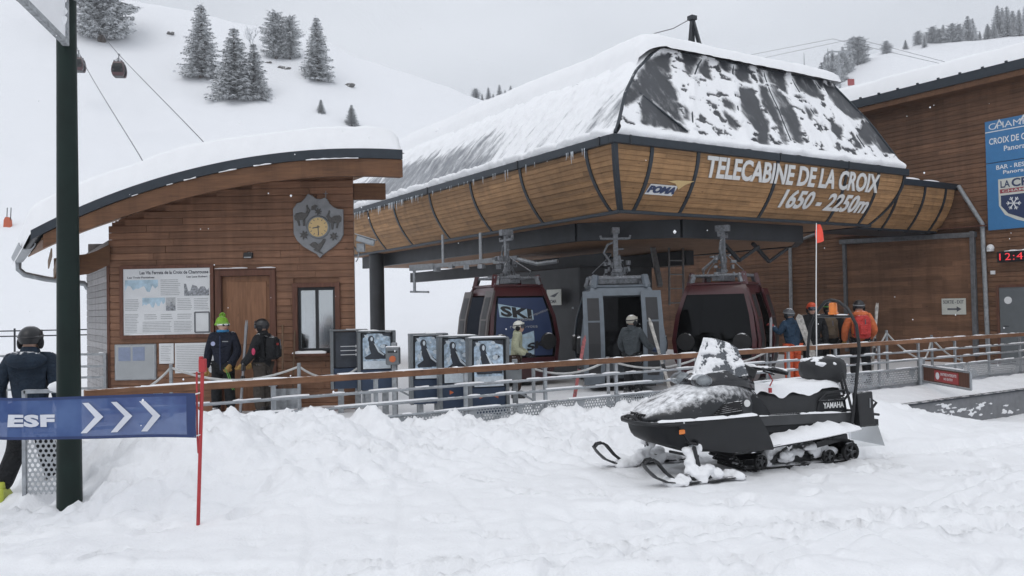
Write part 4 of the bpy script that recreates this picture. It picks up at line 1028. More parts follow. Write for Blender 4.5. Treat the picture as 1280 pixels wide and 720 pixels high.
m = MB(); pl = [(1.50, 4.20), (1.70, 4.23), (2.22, 4.245), (2.0, 4.16), (1.86, 4.06), (1.80, 4.11), (1.72, 4.17)]; m.add([(x, fd(z) - .028, z) for x, z in pl], [tuple(range(7))]); m.build('logo_arrow', 'clock_face', st)
# small maker's plate on the machine housing
pt = thing('maker_plate', 'small square white maker plate on the dark machine housing', 'sign', (2.088, 5.05, 1.75), 'S')
m = MB(); m.box((2.076, 5.05, 1.95), (.02, .62, .40)); m.build('plate', 'sign_cream', pt)
m = MB(); text_on(m, 'POMA', .34, .09, lambda x, y: (2.063, 5.28 - x, 1.80 + y), bold=.03, shear=.3); m.add([(2.063, 5.22, 1.98), (2.063, 4.82, 2.08), (2.063, 4.95, 1.98), (2.063, 5.02, 1.95)], [(0, 1, 2, 3)]); m.build('print', 'print_dark', pt)
# tripod on the roof
tp = thing('roof_tripod', 'dark steel tripod standing on the station roof', 'tripod', (7.1, 5.0, 7.3), 'S')
m = MB(); ap = (7.1, 5.0, 9.95)
for e_ in ((6.45, 4.7), (7.25, 4.3), (7.6, 5.4)): m.bar(ap, (e_[0], e_[1], 7.35), .09, .09)
m.box((7.1, 5.0, 9.95), (.2, .2, .12)); m.build('frame', 'steel_dark', tp)
m = MB(); m.tube([(7.1, 5, 9.95), (6.55, 5.2, 9.62), (5.4, 5.6, 9.25)], .012, 5); m.build('stay_cable', 'cable', tp)

# ------------------------------------------------------------------ wooden building on the right (S frame, wall faces the station)
WU = 13.3; WB0, WB1 = -4.6, 23.0
bd = thing('wooden_building', 'large brown timber-clad building with snow-covered roof behind the station', 'building', (WU, 0, -.8), 'S')
m = MB(); pr = []; z = -.9; h = .1333; k_ = 0
while z < 8.0:
    pr += [(WU, z), (WU - .004, z + .004), (WU, z + h - .014), (WU + .014, z + h - .012), (WU + .014, z + h - .002)]; z += h
m.loft([[(u, WB0, z) for u, z in pr], [(u, WB1, z) for u, z in pr]], closed=False); o = m.build('cladding', 'plank_wall', bd); o['kind'] = 'stuff'
m = MB(); m.box((WU + 4.1, (WB0 + WB1) / 2, 3.5), (8.0, WB1 - WB0 - .02, 8.9)); m.build('wall', 'plank_wall', bd)
# roof with overhang, rising away from the eave
def bz(u): return 7.66 + (u - 12.6) * .03
m = MB(); m.loft([[(12.6, b, bz(12.6)), (22, b, bz(22)), (22, b, bz(22) + .26), (12.6, b, bz(12.6) + .26)] for b in (WB0 - .7, WB1 + .7)]); rf = m.build('roof', 'slate_metal', bd)
m = MB(); m.loft([[(12.64, b, bz(12.64) - .16), (14.0, b, bz(14) - .16), (14.0, b, bz(14) - .004), (12.64, b, bz(12.64) - .004)] for b in (WB0 - .6, WB1 + .6)]); m.build('eave_board', 'beam_wood', bd)
m = MB(); b = WB0
while b < WB1: m.box((12.60, b, bz(12.6) + .275), (.05, .06, .05)); b += .62
o = m.build('roof_clips', 'slate_metal', rf); o['kind'] = 'stuff'
ss, ww = np.meshgrid(np.linspace(12.62, 21.9, 60), np.linspace(WB0 - .68, WB1 + .68, 200), indexing='ij')
e = np.minimum((ss - 12.60) / .5, np.minimum((ww - WB0 + .70) / .4, (WB1 + .70 - ww) / .4))
th = .58 * rnd_(e) * (1 + .10 * fbm(ss * .5, ww * .35, 3)) + .02 * fbm(ss * 2, ww * 2, 3)
th[0, :] = -.05; th[:, 0] = th[:, -1] = -.05
P = np.stack([ss, ww, bz(ss) + .262 + th], -1) - np.array(ORI[bd.name]); mesh_obj('roof_snow', grid_mesh('roof_snow', P), rf, ['snow_cap'])
# pipes and the frame on the wall
for nm, pts, r_ in (('pipe', [(WU - .09, 6.80, .2), (WU - .09, 6.76, 3.70), (WU - .09, 5.3, 4.07)], .06), ('pipe', [(WU - .09, .85, 4.92), (WU - .09, .21, 3.78), (WU - .09, .16, .2)], .06)):
    m = MB(); m.tube(pts, r_, 10); m.build(nm, 'galv_dull', bd, smooth=True)
m = MB(); m.bar((WU - .10, 4.62, .1), (WU - .10, 4.62, 3.6), .10, .10); m.bar((WU - .10, .49, .1), (WU - .10, .49, 3.6), .12, .12); m.bar((WU - .10, 4.75, 3.62), (WU - .10, .40, 3.50), .16, .14); m.build('door_track', 'track_metal', bd, bevel=.01)
m = MB(); m.box((WU - .04, 2.55, 1.7), (.05, 4.0, 3.6)); m.build('sliding_door', 'plank_wall', bd)
m = MB(); m.bar((WU - .12, 4.9, 3.80), (WU - .12, .1, 3.72), .18, .035); m.build('drip_rail', 'frame_wood', bd)
# grey door
m = MB(); m.box((WU - .03, -.72, .95), (.06, 1.10, 2.10)); dr = m.build('door', 'door_grey', bd)
m = MB(); m.box((WU - .035, -.13, .97), (.09, .07, 2.14)); m.box((WU - .035, -.72, 2.035), (.085, 1.22, .07)); m.box((WU - .035, -1.31, .97), (.09, .07, 2.14)); m.build('door_frame', 'frame_wood', bd)
m = MB(); m.lathe([(0, 0), (.10, 0), (.10, .012), (0, .012)], 18, (WU - .072, -.40, 1.65), Matrix.Rotation(R_(90), 3, 'Y')); m.build('round_sign', 'white_paint', dr)
m = MB(); m.tube([(WU - .06, -.30, .95), (WU - .12, -.30, .95), (WU - .12, -.42, .95)], .014, 6); m.build('handle', 'steel_dark', dr)
m = MB(); m.box((WU - .02, .0, 2.42), (.03, .12, .10)); m.build('junction_box', 'white_paint', bd)
# things hung on that wall
wl = lambda b0, z0: (lambda x, y: (WU - .066, b0 - x, z0 + y))
def wallrect(m, b0, b1, z0, z1, u): m.add([(u, b0, z0), (u, b1, z0), (u, b1, z1), (u, b0, z1)], [(0, 1, 2, 3)])
sg = thing('exit_sign', 'cream exit sign with black arrow on the brown wall', 'sign', (WU - .1, 1.09, 1.3), 'S')
m = MB(); m.box((WU - .09, 1.09, 1.50), (.02, .70, .46)); m.build('plate', 'sign_cream', sg)
text_part('SORTIE - EXIT', .60, .10, lambda x, y: (WU - .104, 1.39 - x, 1.58 + y), 'lettering', 'print_dark', sg, bold=.02)
m = MB(); m.add([(WU - .104, 1.27, 1.40), (WU - .104, 1.0, 1.40), (WU - .104, 1.0, 1.345), (WU - .104, .86, 1.425), (WU - .104, 1.0, 1.505), (WU - .104, 1.0, 1.45), (WU - .104, 1.27, 1.45)], [tuple(range(7))]); m.build('arrow', 'print_dark', sg)
ck = thing('led_clock', 'black digital display clock with red numerals above the grey door', 'clock', (WU - .1, -.7, 2.7), 'S')
m = MB(); m.box((WU - .08, -.70, 2.83), (.12, 1.04, .29)); m.build('housing', 'black_plastic', ck, bevel=.01)
m = MB(); text_on(m, '12:45', .80, .19, lambda x, y: (WU - .1425, -.25 - x, 2.735 + y), bold=-.005, spacing=1.15); m.build('numerals', 'led_red', ck)
m = MB(); m.box((WU - .07, .02, 3.05), (.14, .13, .09)); m.ell((WU - .07, .02, 3.10), (.10, .10, .10), 10, 6); m.build('sensor', 'white_paint', ck, smooth=True)
snow_strip(ck, [(WU - .08, -.2, 2.976), (WU - .08, -1.2, 2.976)], .12, .04, gap=.1, seed=31)
B0_ = .075
bs = thing('blue_sign', 'upper blue sign with white mountain lettering on the brown wall', 'sign', (WU - .05, -1.0, 5.45), 'S')
m = MB(); m.box((WU - .03, -1.0, 6.01), (.05, 2.14, 1.15)); m.build('board', 'sign_blue', bs)
m = MB(); text_on(m, 'CHAMROUSSE', 1.95, .17, lambda x, y: (WU - .057, -.03 - x, 6.34 + y), bold=-.004); wallrect(m, .07, -2.06, 6.27, 6.295, WU - .057)
for bk in (-.32, -.95): m.add([(WU - .057, bk + .14, 6.36), (WU - .057, bk, 6.60), (WU - .057, bk - .14, 6.36), (WU - .057, bk - .10, 6.36), (WU - .057, bk, 6.53), (WU - .057, bk + .10, 6.36)], [(0, 1, 4, 5), (1, 2, 3, 4)])
m.build('emblem', 'white_paint', bs)
text_part('CROIX DE CHAMROUSSE', 1.95, .175, lambda x, y: (WU - .057, -.03 - x, 5.93 + y), 'lettering', 'white_paint', bs, bold=.018); text_part('Panoramique', 1.05, .185, lambda x, y: (WU - .057, -.42 - x, 5.66 + y), 'lettering', 'white_paint', bs, bold=.015)
bs = thing('blue_sign', 'lower blue restaurant sign with shield emblem on the brown wall', 'sign', (WU - .05, -1.0, 3.6), 'S')
m = MB(); m.box((WU - .03, -1.0, 4.50), (.05, 2.14, 1.83)); m.build('board', 'sign_blue', bs)
text_part('BAR - RESTAURANT', 1.55, .12, lambda x, y: (WU - .057, -.20 - x, 5.22 + y), 'lettering', 'white_paint', bs, bold=.015); text_part('Panoramique', 1.0, .13, lambda x, y: (WU - .057, -.38 - x, 5.05 + y), 'lettering', 'white_paint', bs, bold=.015)
def shield(s, u, c0=-1.0, top=4.95):
    w = .76 * s; m = MB(); pts = [(c0 + w, top), (c0 - w, top), (c0 - w, top - .72), (c0 - w * .8, top - .98), (c0 - w * .4, top - 1.14), (c0, top - 1.24 * (s ** .3)), (c0 + w * .4, top - 1.14), (c0 + w * .8, top - .98), (c0 + w, top - .72)]
    m.add([(u, b, z) for b, z in pts], [tuple(range(9))]); return m
shield(1, WU - .058).build('shield_border', 'sign_cream', bs)
m = MB(); c0 = -1.0
m.add([(WU - .061, c0 + .70, 4.50), (WU - .061, c0 + .70, 4.22), (WU - .061, c0 + .52, 4.0), (WU - .061, c0 + .03, 3.79), (WU - .061, c0 + .03, 4.50)], [tuple(range(5))])
m.add([(WU - .061, c0 - .70, 4.50), (WU - .061, c0 - .70, 4.22), (WU - .061, c0 - .52, 4.0), (WU - .061, c0 - .03, 3.79), (WU - .061, c0 - .03, 4.50)], [tuple(range(5))]); m.build('shield_field', 'sign_navy', bs)
text_part('LA', .25, .19, lambda x, y: (WU - .062, c0 + .70 - x, 4.71 + y), 'shield_lettering', 'sign_navy', bs, bold=.02); text_part('CROIX', 1.08, .23, lambda x, y: (WU - .062, c0 + .41 - x, 4.70 + y), 'shield_lettering', 'sign_navy', bs, bold=.03)
m = MB(); wallrect(m, c0 + .72, c0 - .72, 4.56, 4.67, WU - .061); m.build('red_band', 'crest_red', bs)
m = MB(); text_on(m, 'CHAMROUSSE', 1.32, .07, lambda x, y: (WU - .064, c0 + .66 - x, 4.58 + y), bold=.01); m.build('band_lettering', 'sign_cream', bs)
m = MB()
for k in range(6):
    t = k * math.pi / 3 + .1; cx_, cz_ = c0 + .37, 4.26; dx_, dz_ = math.cos(t), math.sin(t)
    m.bar((WU - .064, cx_, cz_), (WU - .064, cx_ + dx_ * .19, cz_ + dz_ * .19), .004, .026, up=(0, -dz_, dx_))
    for s_ in (-1, 1):
        t2 = t + s_ * .8; m.bar((WU - .0645, cx_ + dx_ * .11, cz_ + dz_ * .11), (WU - .0645, cx_ + dx_ * .11 + math.cos(t2) * .07, cz_ + dz_ * .11 + math.sin(t2) * .07), .004, .02, up=(0, -math.sin(t2), math.cos(t2)))
m.build('snowflake_emblem', 'white_paint', bs)
m = MB(); m.lathe([(0, 0), (.14, 0), (.14, .004), (0, .004)], 18, (WU - .063, c0 - .2, 4.32), Matrix.Rotation(R_(-90), 3, 'Y')); m.build('sun_emblem', 'beacon_orange', bs)
m = MB(); m.add([(WU - .069, c0 - .06, 3.95), (WU - .069, c0 - .25, 4.28), (WU - .069, c0 - .45, 4.0), (WU - .069, c0 - .30, 3.92)], [(0, 1, 2, 3)]); m.build('peak_emblem', 'white_paint', bs)
# ------------------------------------------------------------------ guard railing along the platform (S frame)
RB = -1.60
rail = thing('guard_railing', 'long steel guard railing with wooden handrail in front of the platform', 'railing', (1.5, RB, DECK), 'S')
posts = [-8.45] + [-7.065 + 1.418 * k for k in range(14)] + [12.79]
for a0, a1 in ((-9.25, -4.4), (-4.398, .0), (.002, 4.4), (4.402, 8.6), (8.602, 13.1)):
    m = MB(); m.bar((a0, RB, .805), (a1, RB, .805), .13, .085); m.build('handrail', 'handrail', rail, bevel=.008)
for a in posts:
    m = MB(); m.bar((a, RB, DECK - .25), (a, RB, .765), .045, .055, up=(1, 0, 0)); m.box((a, RB, DECK + .01), (.14, .12, .02)); m.box((a, RB + .02, .755), (.10, .06, .014)); m.build('post', 'galvanised', rail, bevel=.004)
for z in (.585, .405, .225):
    m = MB(); m.tube([(-9.2, RB - .045, z), (13.0, RB - .045, z)], .021, 8); m.build('rail', 'galvanised', rail, smooth=True)
for i in range(len(posts) - 1):
    a0, a1 = posts[i] + .035, posts[i + 1] - .035
    m = MB(); m.box(((a0 + a1) / 2, RB - .012, .04), (a1 - a0, .004, .34)); pnl = m.build('mesh_panel', 'perforated', rail, origin=((a0 + a1) / 2, RB, 0)); pnl.location = ((a0 + a1) / 2 - 1.5, 0, -DECK)
for z, w, g, sd in ((.848, .11, .40, 1), (.606, .045, .30, 2), (.426, .045, .25, 3), (.246, .045, .20, 4)):
    snow_strip(rail, [(-9.2, RB - (.045 if z < .8 else 0), z), (13.0, RB - (.045 if z < .8 else 0), z)], w, .022, gap=g, seed=40 + sd, step=.07)

# railing at the far side of the hut
lr = thing('side_railing', 'plain grey metal railing beside the left wall of the hut', 'railing', (-8.5, 15.4, DECK))
m = MB()
for x in (-11.2, -9.3, -7.47): m = MB(); m.bar((x, 15.4, DECK - .2), (x, 15.4, .99), .05, .05, up=(1, 0, 0)); m.build('post', 'galv_dull', lr)
for z in (1.0, .78, .58, .38, .18): m = MB(); m.bar((-12.5, 15.4, z), (-7.45, 15.4, z), .04, .04); m.build('rail', 'galv_dull', lr)
snow_strip(lr, [(-12.4, 15.4, 1.02), (-7.5, 15.4, 1.02)], .05, .03, gap=.3, seed=77)
ff = thing('rope_fence', 'thin dark fence of two lines on the snow beyond the hut', 'fence', (-17, 27.0, -.2))
for x in (-26, -21, -16, -11.0): m = MB(); m.tube([(x, 27.0, -.3), (x, 27.0, 1.35)], .03, 6); m.build('post', 'steel_dark', ff)
for z in (1.27, 1.10): m = MB(); m.bar((-28, 27.0, z), (-9, 27.0, z), .03, .04); m.build('line', 'steel_dark', ff)

# low concrete wall and the no-entry board
lwl = thing('retaining_wall', 'low grey concrete wall below the railing at the right', 'wall', (8.5, -2.8, -.9), 'S')
m = MB(); m.box((8.7, -2.86, -.72), (9.4, .13, .86)); m.build('wall', 'concrete', lwl, bevel=.012)
m = MB(); m.box((8.7, -2.87, -.285), (9.44, .17, .03)); m.build('coping', 'slate_metal', lwl)
m = MB(); ri = random.Random(3)
for c_ in range(7):
    a0 = ri.uniform(4.8, 10.5); z0 = ri.uniform(-.7, -.34)
    for k in range(9): m.ell((a0 + ri.gauss(0, .22), -2.925, z0 + ri.gauss(0, .05)), (ri.uniform(.03, .16), .022, ri.uniform(.012, .035)), 8, 5)
blob(m, 'stuck_snow', lwl, .02, smooth_it=2)
ng = thing('no_entry_gate', 'hinged barrier with brown board and red no-entry plate in front of the railing', 'barrier', (8.86, 18.2, DECK))
y0, y1, x_ = 18.25, 16.35, 8.87
m = MB(); m.tube([(x_, y0 + .1, DECK - .3), (x_, y0 + .1, .45)], .05, 8); m.build('hinge_post', 'galvanised', ng, smooth=True)
m = MB()
for z in (.28, -.06): m.bar((x_, y0, z), (x_, y1, z), .035, .035)
for y in (y0 - .02, y1): m.bar((x_, y, -.06), (x_, y, .28), .035, .035, up=(1, 0, 0))
m.build('frame', 'galvanised', ng)
m = MB(); m.box((x_, (y0 + y1) / 2, .11), (.015, y0 - y1 - .08, .29)); m.build('board', 'frame_wood', ng)
m = MB(); m.box((x_ - .012, 17.25, .11), (.012, .95, .23)); pl = m.build('plate', 'sign_red', ng)
ln = lambda yy, zz: (lambda x, y: (x_ - .0195, yy - x, zz + y))
text_part('ENTREE INTERDITE', .62, .055, ln(17.46, .13), 'lettering', 'white_paint', pl, bold=.02); text_part('NO ENTRY', .36, .05, ln(17.34, .045), 'lettering', 'white_paint', pl, bold=.02); m = MB()
m.lathe([(.055, 0), (.075, 0), (.075, .003), (.055, .003)], 20, (x_ - .019, 17.59, .11), Matrix.Rotation(R_(-90), 3, 'Y')); m.box((x_ - .0195, 17.59, .11), (.003, .08, .022)); m.build('no_entry_symbol', 'white_paint', pl)
snow_strip(ng, [(x_, y0, .30), (x_, y1, .30)], .05, .025, gap=.2, seed=51)

# rope lines on posts
def rope_line(pts, label, sagv=.16):
    t = thing('rope_barrier', label, 'rope barrier', (pts[0][0], pts[0][1], DECK))
    for p in pts:
        m = MB(); m.tube([(p[0], p[1], DECK), (p[0], p[1], p[2] + .06)], .032, 8); m.build('post', 'galv_dull', t, smooth=True)
    for i in range(len(pts) - 1):
        a, b = Vector(pts[i]), Vector(pts[i + 1]); L_ = [a.lerp(b, k / 10) - Vector((0, 0, sagv * 4 * (k / 10) * (1 - k / 10))) for k in range(11)]
        m = MB(); m.tube(L_, .021, 6); m.build('rope', 'rope', t, smooth=True)
    return t
rope_line([(-7.0, 14.3, .40), (-5.80, 14.25, .80), (-3.62, 14.2, .78), (-2.6, 14.6, .78)], 'grey rope slung between posts in front of the ticket hut', .22)
rope_line([(.35, 14.9, .62), (1.75, 15.6, .70), (3.6, 16.6, .62), (5.3, 17.6, .68)], 'grey rope slung between posts in front of the cabins', .16)
rope_line([(8.05, 19.3, .35), (8.75, 19.7, .95), (9.6, 19.7, .30), (10.0, 20.1, .80), (10.7, 20.1, .25)], 'grey rope looping between posts by the brown wall', .10)
# red mats
for k, (a0, a1, b0, b1) in enumerate(((-5.9, -2.2, 2.55, 3.3),)):
    m = MB(); m.box(((a0 + a1) / 2, (b0 + b1) / 2, DECK + .012), (a1 - a0, b1 - b0, .016)); o = m.build('floor_mat', 'red_mat', None, frame='S', origin=((a0 + a1) / 2, (b0 + b1) / 2, DECK)); tag(o, 'worn red floor mat half covered by snow in front of the hut', 'mat')
m = MB(); m.box((-5.15, 2.35, DECK + .04), (1.0, .3, .07)); o = m.build('floor_mat', 'red_mat', None, frame='S', origin=(-5.15, 2.35, DECK), bevel=.01); tag(o, 'rolled edge of dark red mat below the shovels', 'mat')
# shovels leaning on the hut wall
def shovel(x, lean, label):
    t = thing('snow_shovel', label, 'shovel', (x, FY - .45, DECK), group=None)
    m = MB(); m.tube([(x + .02, FY - .42, DECK + .38), (x + lean, FY - .05, 1.47)], .016, 8); m.build('handle', 'shovel_wood', t, smooth=True)
    m = MB(); P_ = []
    for i in range(6):
        u = -1 + 2 * i / 5; P_.append([(x + u * .17, FY - .50 + .05 * u * u + .06 * (1 - v), DECK + .02 + v * .42 * (1 if abs(u) < .9 else .93)) for v in (0, .5, 1)])
    vs = [p for r in P_ for p in r]; m.add(vs, [(i * 3 + j, (i + 1) * 3 + j, (i + 1) * 3 + j + 1, i * 3 + j + 1) for i in range(5) for j in range(2)]); m.build('blade', 'galvanised', t, smooth=True)
shovel(-4.16, -.07, 'wooden-handled shovel leaning on the hut wall next to the door'); shovel(-3.98, -.02, 'wooden-handled shovel leaning on the hut wall nearer the window')

# ------------------------------------------------------------------ ticket gates with posters
def gate(x, y, label, poster=True, zb=.08, h=1.20):
    g = thing('ticket_gate', label, 'ticket gate', (x, y, DECK), group='poster-covered ticket gates', rz=R_(14), local=True)
    zb -= DECK; w = .56
    def ly(t): return .05 * math.sin(t * math.pi) - .04 * t         # gentle curve of the housing
    m = MB(); n = 8
    for s in (-1, 1):
        m2 = MB(); rings = []
        for i in range(n + 1):
            t = i / n; z = zb + h * t; f = .05 + .04 * t
            xx_ = s * (w / 2 + .02); rings.append([(xx_ - .025, -.17 + ly(t), z), (xx_ + .025, -.17 + ly(t), z), (xx_ + .025, .12, z), (xx_ - .025, .12, z)])
        m2.loft(rings); m2.build('side_fin', 'gate_slate', g, smooth=True)
    m.box((0, -.0, zb + h * .18), (w - .012, .2, h * .36)); m.build('base_panel', 'gate_blue', g, bevel=.01)
    for s in (-1, 1): m = MB(); m.box((s * .15, .0, (zb) / 2), (.10, .12, zb)); m.build('leg', 'galv_dull', g)
    m = MB(); m.box((0, -.02, zb + h + .012), (w + .10, .28, .025)); cap = m.build('top_cap', 'gate_slate', g, bevel=.008)
    m = MB(); m.box((0, .0, zb + h * .68), (w - .012, .2, h * .62)); m.build('body', 'steel_dark', g)
    snow_strip(g, [(-.30, -.02, zb + h + .025), (.30, -.02, zb + h + .025)], .2, .02, gap=.3, seed=int(abs(x * 100)))
    yy = -.125
    x0, x1, z0, z1 = -.235, .235, zb + h * .37, zb + h * .975
    W_, H_ = x1 - x0, z1 - z0
    if poster:
        m = MB(); m.box((0, yy + .005, (z0 + z1) / 2), (W_, .012, H_)); po = m.build('poster', 'poster_ice', g)
        fx = lambda u, v, d=0: (x0 + u * W_, yy - .003 - d, z0 + v * H_)
        m = MB(); m.add([fx(u, v) for u, v in ((0, 0), (1, 0), (1, .22), (0, .22))], [(0, 1, 2, 3)]); m.build('poster_foot', 'poster_pale', po)
        def flat(name_, mat_, polys, d):
            for pl_ in polys: m = MB(); m.add([fx(u, v, d) for u, v in pl_], [tuple(range(len(pl_)))]); m.build(name_, mat_, po)
        el = lambda cx, cy, rx, ry, n_=16: [(cx + rx * math.cos(t), cy + ry * math.sin(t)) for t in np.linspace(0, 2 * math.pi, n_ + 1)[:-1]]
        flat('poster_hair', 'poster_dark', [el(.30, .84, .115, .10)], .0010)
        flat('poster_figure', 'poster_dark', [[(.22, .80), (.40, .80), (.50, .62), (.46, .46), (.30, .42), (.22, .62)]], .0012)
        flat('poster_figure', 'poster_dark', [[(.30, .60), (.50, .60), (.72, .46), (.97, .32), (.95, .27), (.60, .28), (.30, .34)]], .0014)
        flat('poster_figure', 'poster_dark', [[(.06, .33), (.30, .44), (.60, .36), (.60, .27), (.10, .27)]], .0016)
        flat('poster_face', 'poster_pale', [el(.325, .845, .045, .058)], .0020)
        flat('poster_arm', 'poster_pale', [[(.40, .72), (.445, .71), (.62, .50), (.78, .40), (.75, .37), (.56, .47)]], .0022)
        flat('poster_arm', 'poster_pale', [[(.20, .66), (.24, .66), (.20, .50), (.14, .42), (.11, .44)]], .0022)
        flat('poster_shade', 'poster_dark', [[(0, 1), (.0, .86), (.10, .93), (.16, 1)], [(1, 1), (.62, 1), (.78, .93), (1, .90)], [(.62, .66), (.78, .70), (.90, .64), (.80, .60)]], .0006)
        rp = random.Random(6)
        m = MB()
        for k in range(16):
            u, v, s_ = rp.random(), .42 + .55 * rp.random(), .03 + .06 * rp.random()
            if .15 < u < .55 and v > .5: continue
            pts = [(min(.99, max(.01, u + s_ * (.5 + .8 * rp.random()) * math.cos(t))), min(.99, max(.3, v + .6 * s_ * (.5 + .8 * rp.random()) * math.sin(t)))) for t in np.linspace(0, 2 * math.pi, 8)[:-1]]
            m.add([fx(a, b, .0005 + .00002 * k) for a, b in pts], [tuple(range(7))])
        o = m.build('poster_pattern', 'poster_pale', po); o['kind'] = 'stuff'
    else:
        m = MB(); m.box((0, yy + .005, (z0 + z1) / 2), (W_, .012, H_)); po = m.build('display', 'poster_dark', g)
        m = MB()
        for k in range(3):
            z = z0 + H_ * (.36 + .12 * k); m.box((-.02, yy - .004, z), (.26, .004, .012)); m.add([(.11, yy - .005, z - .025), (.17, yy - .005, z), (.11, yy - .005, z + .025)], [(0, 1, 2)])
        m.build('arrow_print', 'paper_white', po)
        m = MB(); m.box((.19, yy - .004, z0 + H_ * .48), (.06, .006, .10)); m.build('indicator', 'orange_mark', po)
    m = MB()
    for s in (-1, 1):
        xx_ = s * .12; m = MB(); m.add([(xx_ - .04 * s, -.103, zb + h * .235), (xx_ + .03 * s, -.103, zb + h * .265), (xx_ + .03 * s, -.103, zb + h * .205)], [(0, 1, 2)]); m.build('arrow_mark', 'orange_mark', g)
    return g
gate(-2.93, 15.0, 'blue ticket gate with dark arrow display beside the hut window', poster=False, zb=.33, h=1.02)
gate(-2.38, 14.6, 'poster-covered blue ticket gate standing closest to the hut', zb=.33, h=1.00)
gate(-1.46, 14.4, 'poster-covered ticket gate, leftmost of the three together', zb=.10, h=1.17)
gate(-.93, 13.9, 'poster-covered ticket gate, middle of the three together', zb=.06, h=1.18)
gate(-.42, 13.4, 'poster-covered ticket gate, rightmost of the three beside the white-helmeted person', zb=.03, h=1.19)
def reader(x, y, z, label, orange):
    t = thing('ticket_reader', label, 'ticket reader', (x, y, DECK))
    m = MB(); m.box((x, y, (DECK + z) / 2 + .05), (.09, .10, z - DECK + .1)); m.box((x, y, DECK + .01), (.2, .2, .02)); m.build('post', 'galv_dull', t, bevel=.01)
    m = MB(); m.box((x - .01, y - .09, z - .12), (.24, .13, .30)); bx_ = m.build('box', 'gate_slate', t, bevel=.02)
    m = MB()
    if orange: m.lathe([(0, 0), (.055, 0), (.055, .012), (0, .012)], 16, (x - .01, y - .16, z - .17), Matrix.Rotation(R_(90), 3, 'X')); m.build('button', 'orange_mark', bx_)
    m = MB(); m.box((x - .01, y - .158, z - .05), (.16, .008, .03)); m.build('slot', 'black_plastic', bx_)
    for k in range(2): m = MB(); m.tube([(x + .05, y, .35), (x + .5, y + .15, .33 - .25 * k)], .018, 6); m.build('turnstile_arm', 'galvanised', t, smooth=True)
    snow_strip(t, [(x - .13, y - .06, z + .033), (x + .11, y - .06, z + .033)], .16, .03, gap=.0, seed=int(abs(x * 90)))
reader(-2.02, 14.3, 1.05, 'grey ticket reader with orange button next to the hut-side gates', True)
reader(.02, 13.5, .78, 'pale grey ticket reader box behind the handrail beside the last poster gate', False)

